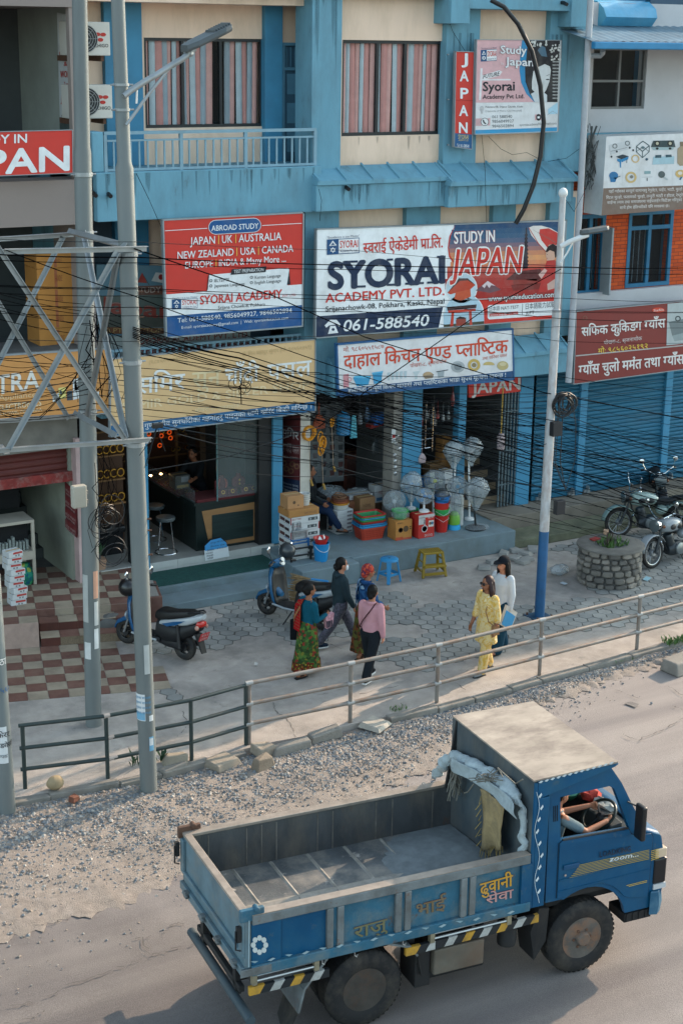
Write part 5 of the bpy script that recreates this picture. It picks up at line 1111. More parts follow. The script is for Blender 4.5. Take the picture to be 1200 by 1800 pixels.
def cable(pts,w_=.009,sag=.0,m=None,label=None,group='overhead cables',name='cable',jitter=0):
 """pts: (px, py, Y) way points joined by a smooth hanging line"""
 P=[at(*p)for p in pts];Q=[]
 for a,b in zip(P,P[1:]):
  for k in range(10):
   t=k/10;q=a.lerp(b,t);q.z-=sag*4*t*(1-t);Q.append(q)
 Q.append(P[-1]);mb=MB();mb.tube(Q,w_*.62,5,caps=False)
 o=mb.build(name,m or CAB,smooth=True);cab_n[0]+=1
 return tag(o,label or 'thin dark overhead cable among the tangle between the poles','cable',group)
r=random.Random(21)
for k in range(7):cable([(234,575+k*3,17.5),(420,622+k*5+r.uniform(-3,3),18.6),(760,720+k*9+r.uniform(-6,6),20.5),(1230,835+k*13+r.uniform(-8,8),23.0)],r.choice([.009,.011,.014]),.03,label='black cable of the bundle running from the front pole down to the right',group='cables of the front bundle')
cable([(236,437,17.5),(480,520,18.6),(640,592,19.6),(955,690,20.4),(1230,742,21.5)],.013,.0,label='black cable slanting down across the red banner to the lamp post')
cable([(0,435,17.5),(236,520,17.4),(420,585,18.4),(760,700,20),(1230,890,22)],.010,.02,label='black cable starting at the left truss and falling to the far right')
cable([(985,473,20.4),(850,545,19.5),(640,690,18),(560,750,17.2)],.012,.01,label='black cable slanting down leftwards from the white lamp post')
cable([(560,750,18),(400,803,17.7),(262,827,17.4)],.010,.0,CABG,label='grey cable rising rightwards across the jewellery shop')
cable([(800,862,20.3),(948,795,20.4),(948,795,20.4)],.007,.03,CABG)
cable([(560,872,19.5),(760,850,20),(960,780,20.4)],.006,.04,CABG,label='slack grey cable rising to the lamp post in front of the fans')
cable([(440,832,18),(640,832,19.5),(950,765,20.4)],.006,.05,CABG,label='slack grey cable crossing the kitchen shop opening')
for y0,ym,y1,w_ in((452,466,470,.012),(462,474,480,.008),(425,440,468,.006),(506,520,560,.008),(520,545,600,.006),(508,528,524,.007),(540,548,548,.008),(555,560,545,.006),(600,588,574,.006)):
 cable([(-30,y0-6,17.4),(240,y0,17.5),(620,ym,20),(985,y1,20.4),(1230,y1+6+r.uniform(-6,10),22)],w_,.015,r.choice([CAB,CABG]),label='thin level cable crossing in front of the big banners',group='level cables')
for k in range(9):
 y=640+k*11+r.uniform(-3,3);cable([(-30,y+r.uniform(-40,30),18.5),(158,y,19.7),(500,y+18+k*2+r.uniform(-8,8),21),(985,668+k*12+r.uniform(-8,8),20.5),(1230,690+k*24+r.uniform(-10,10),22.5)],r.choice([.006,.008,.010]),.03,r.choice([CAB,CAB,CABG]),label='thin black cable from the rear pole passing over the golden signboard',group='cables from the rear pole')
for k in range(12):
 y=690+k*13+r.uniform(-5,5);cable([(550+r.uniform(-60,60),690+k*4,20),(800,y+8,20.6),(1060,y+60+k*5,21.5),(1240,y+105+k*9,22.6)],r.choice([.006,.007,.010]),.03,r.choice([CAB,CABG]),label='thin cable sloping down to the right over the blue shutters',group='cables over the shutters')
for k in range(5):
 y=695+k*7;cable([(560,y+10,20),(900,700+k*9,20.5),(1235,655+k*16,22.5)],.006,.05,CABG,label='thin grey cable rising to the right below the maroon signboard',group='rising grey cables')
cable([(780,742,20.2),(900,785,20.4),(1230,925,21.5)],.016,.0,label='thickest black cable falling over the shutters to the motorcycles')
cable([(700,690,20.2),(985,742,20.4),(1230,806,21.5)],.011,.0,label='second thick black cable crossing the lamp post coil')
for k in range(16):
 y=640+k*11+r.uniform(-9,9);y1=700+k*14+r.uniform(-25,25);cable([(300+r.uniform(-60,40),y-20,18.2),(560,y+20+r.uniform(-10,10),19.6),(780,(y+y1)/2+30,20.3),(1235,y1+60,22.4)],r.choice([.006,.007,.009,.012]),.05,r.choice([CAB,CABG]),label='thin cable of the dense tangle hanging before the shop openings',group='tangle before the shops')
for k in range(10):
 y=620+k*13;cable([(-30,y+r.uniform(-25,25),18),(70,y+r.uniform(-10,10),18.6),(160,630+r.uniform(-12,60),19.6)],r.choice([.006,.008]),.06,label='black cable drooping across the orange signboard',group='cables over the orange sign')
for k in range(6):
 y=505+k*9;cable([(-30,y+r.uniform(-6,6),17.6),(158,y+34+r.uniform(-8,8),19.6),(330,y+90,18.2)],.007,.03,label='dark cable passing behind the upper braces',group='cables behind the braces')
for k in range(16):
 x=165+r.uniform(-12,22);y=555+r.uniform(-8,25);L_=r.uniform(60,170);s_x=r.uniform(-35,45)
 cable([(x,y,19.6),(x+s_x*.6,y+L_*.35,19.3),(x+s_x,y+L_*.7,19.2),(x+s_x*.3+r.uniform(-12,12),y+L_,19.4)],r.choice([.006,.009,.012]),.0,label='loose black cable end hanging beside the rear pole',group='loose ends at the rear pole')
for k in range(10):
 x=172+r.uniform(-6,20);y=770+r.uniform(-15,60);L_=r.uniform(80,170)
 cable([(x,y,19.5),(x+r.uniform(-5,25),y+L_*.4,19.3),(x+r.uniform(-20,30),y+L_*.8,19.3),(x+r.uniform(-20,10),y+L_,19.4)],r.choice([.005,.007,.010]),.0,label='black cable loop dangling low beside the rear pole',group='low loops at the rear pole')
t=thing('cable_coil','tangle of thin black loops at the middle of the rear pole','cable coil',fB(2.9));mb=MB()
for k in range(12):mb.torus(fB(2.9+r.uniform(-.35,.45))+Vector((r.uniform(.05,.28),-.2,0)),r.uniform(.1,.22),.006,(r.uniform(-.5,.5),-1,r.uniform(-.4,.4)),20,5)
mb.build('loops',BLACKP,t,smooth=True)
p=at(139,873,19.6);mb=MB();mb.box(p.x-.1,p.x+.1,p.y-.06,p.y+.06,p.z-.15,p.z+.16)
t=thing('meter_box','cream plastic cable box hanging on the left side of the rear pole','junction box',p);mb.build('box',mat('cream_box','aca79a',.5,.1,dirt=.3),t,bevel=.02);mb=MB();mb.box(p.x+.103,p.x+.12,p.y-.04,p.y+.04,p.z-.1,p.z-.05);mb.box(p.x+.103,p.x+.12,p.y-.04,p.y+.04,p.z+.03,p.z+.08);mb.build('hinge',CONC,t)
p=at(277,748,17.4);t=thing('splice_box','small black cable splice with hanging wire ends right of the front pole','junction box',p);mb=MB();mb.box(p.x-.07,p.x+.07,p.y-.03,p.y+.03,p.z-.03,p.z+.03);mb.build('box',BLACKP,t,bevel=.01);mb=MB()
for k in range(6):x=r.uniform(-.25,.3);mb.tube([p,p+Vector((x*.3,0,-.15)),p+Vector((x,0,-r.uniform(.3,.6)))],.004,5)
mb.build('wire_end',CABG,t)
p=at(423,680,19.5);t=thing('cable_knot','small knot of wire hanging in front of the golden signboard','cable knot',p);mb=MB()
for k in range(6):mb.torus(p+Vector((r.uniform(-.1,.12),0,r.uniform(-.05,.1))),r.uniform(.05,.1),.005,(r.uniform(-.6,.6),-1,r.uniform(-.4,.4)),14,4)
mb.tube([p,p+Vector((.01,0,-.25))],.008,5);mb.build('loops',CAB,t)
p=at(1037,262,24.6);t=thing('cable_bundle','dusty bundle of cable ends and fittings on the wall beside the stove sign','cable bundle',p);mb=MB()
for k in range(26):x,z=r.uniform(-.2,.2),r.uniform(-.55,.25);mb.tube([p+Vector((x,r.uniform(-.1,.1),z+.3)),p+Vector((x*.7+r.uniform(-.1,.1),r.uniform(-.12,.1),z)),p+Vector((r.uniform(-.15,.15),0,z-.25))],r.choice([.006,.01,.02]),5)
mb.build('strand',mat('dusty_cable','4a4d4c',.9,.3,10),t)
for pts in([(846,236,24.6),(852,300,24.1),(853,350,24.1),(855,395,24.4)],[(858,240,24.6),(880,262,24.5),(900,272,24.5),(925,268,24.5),(948,280,24.5)],[(962,284,24.5),(995,278,24.4),(1025,256,24.3)],[(240,305,17.5),(262,350,20),(283,398,24.2)],[(560,332,24.2),(565,352,24.2),(562,388,24.3)],[(782,18,24.6),(795,55,24.6),(818,92,24.5)],[(1025,340,23.9),(1008,372,23),(993,350,20.5)],[(1018,100,24.8),(1026,180,24.8),(1033,232,24.6)]):cable(pts,.006,0,label='thin slack wire running over the blue facade',group='wires on the facade')
# =================================================================== TRUCK
TA=rad(-5.8);T0=Vector((5.9,12.0,0));TMX=xf(T0,TA);TH=Vector((math.cos(TA),math.sin(TA),0));TN=Vector((-math.sin(TA),math.cos(TA),0))
def tside(px,py,off=0.):
 d=ray(px,py);t=(off-(EYE-T0).dot(TN))/d.dot(TN);q=EYE+d*t;return((q-T0).dot(TH),q.z)
def tcross(px,py,x):
 d=ray(px,py);t=(x-(EYE-T0).dot(TH))/d.dot(TH);q=EYE+d*t;return((q-T0).dot(TN),q.z)
TB=mat('truck_blue','00466a',.45,.12,2.5,dirt=.28,dcol='34606f',dscale=2.4,spec=.3,rust=.4,rcol='4a5a5e',rscale=7)
TBW=mat('worn_truck_blue','285a70',.68,.25,3,dirt=.7,dcol='66706f',dscale=3.2,bump=.15,rust=.75,rcol='5a4636',rscale=5)
TST=mat('worn_truck_steel','6d7476',.6,.25,4,metal=.2,dirt=.6,dcol='4f4a44',dscale=3,bump=.15,rust=.6,rcol='6b4a34',rscale=7)
TIN=mat('bed_inner_steel','4d4f50',.65,.3,3,metal=.2,dirt=.75,dcol='6f675c',dscale=1.7,bump=.25,stretch=(1,1,.45),rust=.5,rcol='6a4c38',rscale=5)
TFL=mat('bed_floor_steel','54585a',.6,.3,2.5,metal=.1,dirt=.75,dcol='8f897f',dscale=2.6,bump=.25,rust=.8,rcol='b9b2a8',rscale=4.5)
TDK=mat('chassis_black','1b1c1e',.7,.2,4,dirt=.4,dcol='3e3a35')
ROOFM=mat('rusty_roof_sheet','9a9084',.88,.22,2.2,dirt=.85,dcol='6e645d',dscale=2.4,stretch=(.7,1.3,1),bump=.1)
TRK=thing('dump_truck','blue tipper truck with an empty open bed driving along the road','truck',M=TMX)
def tb():return MB(TMX)
zb,zt_,W,XB=.86,1.50,1.78,3.24
bed=tb();bed.box(.16,XB,.06,W-.06,.95,1.0);o_bed=bed.build('bed_floor',TFL,TRK)
r=random.Random(4);rb=tb()
for x in(.62,1.05,1.48,1.92,2.36,2.8):rb.prism([(x-.022,.08,1.0),(x+.022,.08,1.0),(x,.08,1.012)],(0,W-.16,0))
rb.prism([(.17,.86,1.0),(.17,.96,1.0),(.17,.91,1.012)],(XB-.2,0,0));rb.build('floor_seam',mat('seam_steel','8b877f',.6,.3,8,dirt=.4),o_bed)
def bedwall(y0,y1,name,inner):
 b=tb();b.box(.16,XB,y0,y1,zb,zt_-.001);return b.build(name,[TIN if inner else TBW],TRK)
nw=tb();nw.box(.17,XB,.0,.03,zb+.1,zt_-.09);nw.build('near_side',TBW,TRK)
iw=tb();iw.box(.17,XB,.031,.06,.98,zt_-.02);iw.build('near_side_lining',TIN,TRK)
fw2=tb();fw2.box(.16,XB,W-.06,W-.025,.9,zt_-.02);fwo=fw2.build('far_side',TIN,TRK)
for x in(.35,.78,.95,1.12,1.6,1.78,2.3,2.5,3.0):tb().box(x,x+.012,W-.066,W-.06,1.0,zt_-.05).build('wall_seam',mat('dull_seam','6a655e',.6,.4,8,dirt=.5),fwo)
fo=tb();fo.box(.16,XB,W-.025,W,zb,zt_);fo.build('far_side_skin',TBW,TRK)
tr=tb();tr.box(.1,XB,W-.08,W+.03,zt_-.02,zt_+.015);tr.build('far_top_rail',mat('bare_edge_steel','9a8f84',.5,.2,6,metal=.4,dirt=.3),TRK,bevel=.006)
tr=tb();tr.box(.17,XB-.02,-.045,.07,zt_-.1,zt_);tr.build('near_top_rail',TST,TRK,bevel=.01)
tr=tb();tr.box(.17,XB-.02,-.04,.065,zt_+.001,zt_+.008);tr.build('rail_edge',MATS['bare_edge_steel'],TRK)
br=tb();br.box(.16,XB,-.05,.06,zb-.01,zb+.1);br.build('near_bottom_rail',TBW,TRK,bevel=.012)
PX=[(tside(572,1610)[0],tside(602,1600)[0]),(tside(692,1585)[0],tside(720,1578)[0]),(tside(807,1560)[0],tside(833,1552)[0])]
for a,b in PX:
 for x0,x1,dy in((a,a+.07,.045),(b-.07,b,.045)):
  p=tb();p.box(x0,x1,-dy,.0,zb+.1,zt_-.1);p.build('side_post',TST,TRK,bevel=.01)
 p=tb();p.box(a+.07,b-.07,-.02,.0,zb+.1,zt_-.1);p.build('post_web',TBW,TRK)
p=tb();p.box(.165,.47,-.03,-.001,zb+.1,zt_-.1);p.build('corner_panel',TB,TRK,bevel=.006)
p=tb();p.box(.48,PX[0][0],-.006,.0,zb+.1,zt_-.1);p.build('clean_panel',TB,TRK)
p=tb();p.box(XB-.12,XB,-.045,.0,zb+.1,zt_-.1);p.build('side_post',TB,TRK)
tg=tb();tg.box(.1,.16,-.02,W+.02,zb,zt_-.02)
TGM=mat('tailgate_grey_blue','58707a',.6,.25,3,dirt=.6,dcol='77746c',dscale=2.4)
o_tg=tg.build('tailgate',TGM,TRK)
t2=tb();t2.box(.06,.1,-.02,W+.02,zb,zb+.09);t2.box(.07,.1,-.02,W+.02,zb+.2,zb+.24);t2.box(.07,.1,-.02,.08,zb+.24,zt_-.05);t2.box(.07,.1,W-.08,W+.02,zb+.24,zt_-.05);t2.build('tailgate_rib',TGM,o_tg,bevel=.006)
t3=tb();t3.box(.09,.17,-.025,W+.025,zt_-.019,zt_+.012);t3.build('tailgate_edge',MATS['bare_edge_steel'],o_tg,bevel=.006)
for y in(-.03,W+.0):
 h=tb();h.box(.05,.3,y,y+.05,zt_-.06,zt_+.07);h.tube([(.22,y-.02,zt_+.06),(.22,y+.07,zt_+.06)],.03,8);h.build('tailgate_hinge',TBW if y<0 else RUST,o_tg,bevel=.012)
 h=tb();h.box(.02,.06,y+.0,y+.05,zt_-.26,zt_-.1);h.tube([(.01,y+.02,zt_-.14),(.01,y+.02,zt_-.34),(.06,y+.02,zt_-.36)],.009,6);h.build('latch',TDK,o_tg)
for y in(.1,.55,1.0,1.5):
 h=tb();h.box(.02,.07,y,y+.07,zb+.03,zb+.1);h.tube([(.03,y-.03,zb+.06),(.03,y+.1,zb+.06)],.018,8);h.build('latch',TST,o_tg,bevel=.004)
h=tb();h.box(.04,.36,-.06,-.045,zb+.01,zb+.09);h.build('corner_bracket',TST,TRK,bevel=.004)
c=tb()
for y in(.42,1.26):c.box(.2,4.7,y,y+.08,.52,.68)
for x in(.2,.8,1.9,2.7,3.4):c.box(x,x+.08,.1,W-.1,.7,.86)
c.box(.3,3.2,.3,1.5,.86,.95);c.tube([(1.41,.1,.33),(1.41,1.7,.33)],.06,8);c.tube([(3.95,.2,.33),(3.95,1.6,.33)],.045,8);c._ell((1.41,.9,.33),(.16,.14,.16),10,0,6,0,1);c.box(3.5,4.75,.2,1.5,.68,.84)
c.build('chassis',TDK,TRK)
def guard(xa,xb,z0,slope,n0):
 L=xb-xa;n=max(2,int(round(L/.105)));bands=[tb()for _ in range(3)]
 for k in range(n):
  x0,x1=xa+L*k/n,xa+L*(k+1)/n;m=(0,2,1,2)[(k+n0)%4]
  z=lambda x:z0+slope*(x-xa);d=.03
  d=.055;e0=0 if k==0 else d;e1=0 if k==n-1 else d;bands[0].hexa([(x0,-.03,z(x0)-.045),(x1,-.03,z(x1)-.045),(x1,.01,z(x1)-.045),(x0,.01,z(x0)-.045),(x0+e0,-.03,z(x0)+.045),(x1+e1,-.03,z(x1)+.045),(x1+e1,.01,z(x1)+.045),(x0+e0,.01,z(x0)+.045)],m)
 return bands[0].build('striped_guard',[mat('guard_yellow','b0862e',.7,.15,8,dirt=.7,dcol='5d4f3c',dscale=6),mat('guard_white','a3a5a2',.7,.15,8,dirt=.7,dcol='706a60',dscale=6),mat('guard_black','1d2124',.6,.15,8)],TRK)
guard(.14,.98,.68,.0,0);guard(1.82,2.15,.70,.01,0);guard(2.15,3.36,.705,.02,1)
for xa,xb in((.2,.82),(2.12,2.98)):
 for z in(.775,.835-.0):g=tb();g.tube([(xa,-.01,z),(xb,-.01,z+.005)],.016,8);g.build('guard_rod',STEEL,TRK,smooth=True)
 for x in(xa-.03,xb):g=tb();g.box(x,x+.05,-.035,.02,.74,.87);g.build('guard_bracket',mat('mustard_bracket','7c7460',.7,.3,10),TRK)
g=tb();g.box(.14,.2,.25,1.5,.5,.57);g.build('rear_bumper',TDK,TRK,bevel=.01)
g=tb();g.tube([(.12,-.12,.42),(.12,1.62,.42)],.05,10);g.build('underrun_bar',mat('pipe_bluegrey','38474f',.6,.2,dirt=.4),TRK,smooth=True)
for y in(.35,1.3):g=tb();g.box(.14,.2,y,y+.08,.42,.86);g.build('bumper_bracket',TDK,TRK)
for pts in([(.98,.86),(.72,.55),(.66,.3)],[(1.52,.88),(1.88,.74),(1.96,.62)]):
 for(xa,za),(xb,z_)in zip(pts,pts[1:]):g=tb();d=Vector((z_-za,0,-(xb-xa))).normalized()*.012;g.prism([(xa-d.x,-.02,za-d.z),(xb-d.x,-.02,z_-d.z),(xb+d.x,-.02,z_+d.z),(xa+d.x,-.02,za+d.z)],(0,.45,0));g.build('mudguard',TST,TRK)
g=tb();g.prism([(.66,.0,.3),(.69,.42,.3),(.62,.44,.03),(.52,.02,.0)],(.012,0,.0));g.build('mud_flap',RUBBER,TRK)
g=tb();g.prism([(1.97,.0,.6),(1.97,.42,.6),(2.03,.42,.36),(2.02,.0,.36)],(.012,0,.0));g.build('mud_flap',RUBBER,TRK)
g=tb();g.prism([(3.38,.0,.82),(3.5,.0,.8),(3.48,.0,.42),(3.36,.02,.2),(3.3,.02,.55)],(.0,.3,0));g.build('mud_flap',TDK,TRK)
g=tb();g.box(2.16,2.74,.0,.4,.33,.62);g.build('tool_box',mat('grimy_box','5a564d',.7,.25,3,dirt=.4,dcol='6b4a34'),TRK,bevel=.015)
g=tb();g.box(1.97,2.14,.05,.4,.2,.62);g.build('battery_box',TDK,TRK,bevel=.01)
g=tb();g.lathe([(.03,0),(.1,.02),(.105,.09),(.1,.1),(.105,.19),(.1,.2),(.105,.27),(.06,.3)],(3.08,.13,.4),14);g.build('air_tank',TDK,TRK,smooth=True)
g=tb();g.box(2.2,2.9,.25,.6,.12,.36);g.build('fuel_tank',TDK,TRK,bevel=.03)
for x in(.9,1.25,1.78):g=tb();g.tube([(x,-.03,.86),(x,-.035,.81),(x+.02,-.035,.79),(x+.03,-.035,.82)],.007,6);g.build('rope_hook',STEEL,TRK)
def wheel(cx,y0,cz,R_,w_,dish,name='wheel'):
 wh=tb();A=(0,1,0);Q=(cx,y0,cz)
 prof=[(R_*.56,.0),(R_*.62,-.012),(R_*.8,-.02),(R_*.93,-.005),(R_,.03),(R_,w_-.03),(R_*.93,w_),(R_*.6,w_),(R_*.56,w_-.02)]
 o=MB(TMX@Matrix.Translation((cx,y0,cz))@Matrix.Rotation(-math.pi/2,4,'X'));o.lathe(prof,(0,0,0),44,caps=False)
 tyre=o.build('wheel',RUBBER,TRK,smooth=True)
 g=MB(TMX@Matrix.Translation((cx,y0,cz))@Matrix.Rotation(-math.pi/2,4,'X'))
 for k in range(44):
  a=2*math.pi*k/44;q=Matrix.Rotation(a,4,'Z');g.hexa([q@Vector(v)for v in((R_*.985,-.016,.01),(R_*.985,.012,.01),(R_*.985,.012,w_*.45),(R_*.985,-.016,w_*.45),(R_*1.012,-.012,.02),(R_*1.012,.01,.02),(R_*1.012,.01,w_*.45),(R_*1.012,-.012,w_*.45))])
 g.build('tread_block',RUBBER,tyre)
 m=MB(TMX@Matrix.Translation((cx,y0,cz))@Matrix.Rotation(-math.pi/2,4,'X'))
 if dish:rp=[(R_*.57,-.004),(R_*.54,.0),(R_*.52,.02),(R_*.5,.13),(R_*.46,.15),(R_*.2,.14),(R_*.18,.11),(R_*.01,.10)]
 else:rp=[(R_*.57,-.004),(R_*.53,.0),(R_*.5,.03),(R_*.44,.035),(R_*.3,.01),(R_*.2,.012),(R_*.19,-.04),(R_*.16,-.055),(R_*.01,-.06)]
 m.lathe(rp,(0,0,0),32);m.build('rim',mat('rusty_rim' if dish else 'dusty_rim','45413d' if dish else '5c5955',.6,.25,6,metal=.3,dirt=.6,dcol='5a4232' if dish else '9a6a48',dscale=5),tyre,smooth=True)
 n=6 if dish else 8;hl=MB(TMX@Matrix.Translation((cx,y0,cz))@Matrix.Rotation(-math.pi/2,4,'X'))
 for k in range(n):
  a=2*math.pi*(k+.3)/n;r_=R_*(.34 if dish else.37);hl.lathe([(.03,0),(.03,.004),(.001,.0045)],(r_*math.cos(a),r_*math.sin(a),.139 if dish else.021),10,axis=(0,0,-1),sy=.8)
 hl.build('rim_hole',DARK,tyre)
 bl=MB(TMX@Matrix.Translation((cx,y0,cz))@Matrix.Rotation(-math.pi/2,4,'X'))
 for k in range(6):a=2*math.pi*k/6;r_=R_*.25;bl.lathe([(.018,0),(.016,-.025),(.008,-.03)],(r_*math.cos(a),r_*math.sin(a),.135 if dish else.01),6)
 bl.build('wheel_nut',RUST,tyre)
wheel(3.95,.03,.325,.42,.22,False);wheel(1.41,.06,.325,.42,.24,True);wheel(1.41,.33,.325,.415,.24,True)
wheel(1.41,1.2,.325,.42,.5,True);wheel(3.95,1.5,.325,.42,.22,False)
HBX=XB+.0;zr=2.31
g=tb();g.box(HBX,HBX+.035,.0,1.75,.95,zr-.003);g.build('headboard',mat('headboard_steel','3f4a50',.6,.3,2.5,dirt=.55,dcol='6e6a62',dscale=2,stretch=(1,1,.4)),TRK)
g=tb();g.hexa([(HBX-.02,-.02,zr-.0),(4.24,.0,zr+.015),(4.24,1.70,zr+.015),(HBX-.02,1.72,zr),(HBX-.02,-.02,zr+.018),(4.24,.0,zr+.033),(4.24,1.70,zr+.033),(HBX-.02,1.72,zr+.018)]);g.build('roof_sheet',ROOFM,TRK)
for y in(-.015,1.69):g=tb();g.prism([(HBX+.04,y,zr-.001),(4.24,y,zr+.013),(4.2,y,zr-.01),(3.36,y,zr-.19),(HBX+.04,y,zr-.2)],(0,.02,0));g.build('roof_skirt',TB,TRK)
g=tb();g.box(HBX+.036,3.42,-.02,.005,zb,zr-.2);g.box(HBX-.005,HBX+.035,-.02,-.001,zb,zr-.02);g.build('rear_side_panel',TB,TRK,bevel=.006)
g=tb();g.prism([(HBX-.12,1.64,1.5),(HBX,1.64,1.5),(HBX,1.64,zr)],(0,.03,0));g.build('headboard_gusset',TDK,TRK)
CW=1.68
def tum(x,y,z):
 k=max(0,z-1.45)*.11;return(x,y+k if y<.8 else y-k,z)
def cabp(poly,y,th,name,m,bevel=0.,parent=None):
 g=tb();far=y>.8;a=[tum(x,y,z)for x,z in poly];b=[tum(x,y+(th if not far else-th),z)for x,z in poly];n=len(poly)
 g.add(a+b,[tuple(range(n)),tuple(range(2*n-1,n-1,-1))]+[(i,(i+1)%n,n+(i+1)%n,n+i)for i in range(n)]);return g.build(name,m,parent or TRK,bevel=bevel)
arch=[(3.95+.52*math.cos(rad(a)),.42+.52*math.sin(rad(a)))for a in range(122,12,-11)]
lower=[(3.45,.87),(3.64,.87)]+arch+[(4.46,.52),(4.88,.52),(4.93,.75),(4.92,1.1),(4.86,1.36),(4.72,1.43),(4.56,1.45),(4.46,1.47),(4.42,1.53),(3.6,1.565),(3.45,1.57)]
for y in(.0,CW):
 cabp(lower,y,.05,'cab_side',TB)
 cabp([(3.45,1.57),(3.6,1.565),(3.6,2.03),(3.47,2.12)],y,.06,'cab_pillar',TB)
 cabp([(3.47,2.12),(3.6,2.03),(4.2,2.04),(4.26,2.0),(4.35,2.05),(4.22,2.24),(4.05,2.28),(3.6,2.25),(3.48,2.2)],y,.06,'roof_rail',TB)
 cabp([(4.26,2.0),(4.47,1.47),(4.56,1.45),(4.66,1.44),(4.35,2.05)],y,.06,'windscreen_pillar',TB)
darch=[(3.95+.57*math.cos(rad(a)),.42+.57*math.sin(rad(a)))for a in range(115,32,-9)]
dpoly=[(3.585,.9),(3.7,.9)]+darch+[(4.5,.70),(4.735,.66),(4.745,1.37),(4.72,1.42),(4.56,1.44),(4.47,1.455),(4.43,1.525),(3.62,1.555),(3.585,1.53)]
gap=[(x+(.012 if x>4.2 else-.012),z)for x,z in dpoly];cabp(gap,-.003,.004,'door_gap',mat('door_gap_dark','0a2a40',.8,0))
DOOR=cabp(dpoly,-.014,.012,'door',TB,.004)
g=tb();g.box(3.6,4.72,-.022,-.0145,1.10,1.115);g.prism([(3.6,-.02,.985),(4.73,-.02,1.0),(4.73,-.02,.985),(3.6,-.02,.97)],(0,.006,0));g.build('door_crease',TB,DOOR)
hx0,hz0=tside(989,1526,-.015);g=tb();g.box(hx0,hx0+.19,-.03,-.0145,hz0-.02,hz0+.03);g.build('door_handle',mat('handle_dark_blue','0c4468',.4,.1),DOOR,bevel=.006)
lx,lz=tside(992,1538,-.015);g=tb();g.lathe([(.013,0),(.013,.012),(.004,.014)],(lx,-.016,lz),10,axis=(0,-1,0));g.build('lock',CHROME,DOOR)
g=tb();g.tube([tum(3.62,-.01,1.565),tum(4.42,-.01,1.54)],.012,6);g.build('window_rubber',BLACKP,DOOR)
for k in range(3):g=tb();x=3.515+k*.022;g.prism([tum(x,-.004,1.78),tum(x+.01,-.004,1.78),tum(x+.01,-.004,1.95),tum(x,-.004,1.95)],(0,.003,0));g.build('air_slot',DARK,TRK)
g=tb();prof=[(3.46,1.9),(3.47,2.12),(3.5,2.22),(3.62,2.27),(4.05,2.295),(4.22,2.255),(4.34,2.08)]
g.loft([[(x-(.02 if i>3 and e else 0),y,z-(dz))for i,(x,z)in enumerate(prof)]for y,dz,e in((.085,.03,1),(.16,.0,0),(.5,-.015,0),(1.18,-.015,0),(1.52,.0,0),(1.595,.03,1))],0,caps=False,closed=False);g.build('cab_roof',TB,TRK,smooth=True,solid=.02)
g=tb();g.box(3.45,3.49,.05,CW-.05,.85,2.15);g.build('cab_back',TB,TRK)
prof=[(4.62,1.455),(4.74,1.43),(4.87,1.37),(4.93,1.15),(4.94,.8),(4.92,.54)]
g=tb();g.loft([[(x-dx,y,z)for x,z in prof]for y,dx in((.0,.03),(.1,.0),(.84,-.03),(1.58,.0),(1.68,.03))],0,caps=False,closed=False);g.build('cab_front',TB,TRK,smooth=True,solid=.015)
g=tb();g.add([tum(4.30,.12,2.05),tum(4.61,.06,1.46),tum(4.61,1.62,1.46),tum(4.30,1.56,2.05)],[(0,1,2,3)]);g.build('windscreen',mat('clear_glass','a8b4b4',.03,0,alpha=.12,spec=.6),TRK)
g=tb();g.box(3.5,4.7,.05,CW-.05,.84,.9);g.build('cab_floor',TDK,TRK)
g=tb();g.hexa([(4.3,.08,.9),(4.7,.08,.9),(4.7,1.6,.9),(4.3,1.6,.9),(4.42,.1,1.42),(4.62,.1,1.44),(4.62,1.58,1.44),(4.42,1.58,1.42)]);g.hexa([(4.28,.15,1.3),(4.45,.15,1.2),(4.45,.75,1.2),(4.28,.75,1.3),(4.34,.2,1.48),(4.5,.2,1.5),(4.5,.7,1.5),(4.34,.7,1.48)]);g.build('dashboard',mat('dash_grey','2f3638',.6,.1),TRK,bevel=.02)
g=tb();g.box(3.55,4.0,.12,.75,.9,1.2);g.box(3.52,3.64,.12,.75,1.2,1.85);g.box(3.55,4.0,.8,1.6,.9,1.2);g.box(3.52,3.64,.8,1.6,1.2,1.7);g.build('seat',mat('seat_dark','22282a',.8,.1),TRK,bevel=.03)
sx,sz=tside(1052,1432,.42);SWC=Vector((sx,.42,sz));sax=Vector((-.62,0,.78)).normalized()
g=tb();g.torus(SWC,.2,.017,sax,32,8);sw=g.build('steering_wheel',mat('wheel_black','1a2422',.35,.1),TRK,smooth=True)
g=tb();u=Vector((0,1,0));v=sax.cross(u)
for a in(90,210,330):g.tube([SWC-sax*.03,SWC+(u*math.cos(rad(a))+v*math.sin(rad(a)))*.19],.012,6)
g.lathe([(.05,-.05),(.06,-.02),(.03,0)],SWC,12,axis=sax);g.tube([SWC-sax*.03,SWC-sax*.5],.022,8);g.build('spoke',BLACKP,sw)
r=random.Random(3)
g=tb();g._ell((4.36,1.18,1.5),(.17,.26,.13),12,0,7,0,1);g.v=[tuple(Vector(p)+Vector((r.uniform(-.02,.02),r.uniform(-.02,.02),r.uniform(-.02,.02))))for p in g.v];tag(g.build('plastic_bag',mat('green_bag','3f8a6a',.35,.3,6),smooth=True),'green plastic bag on the dashboard beyond the steering wheel','bag')
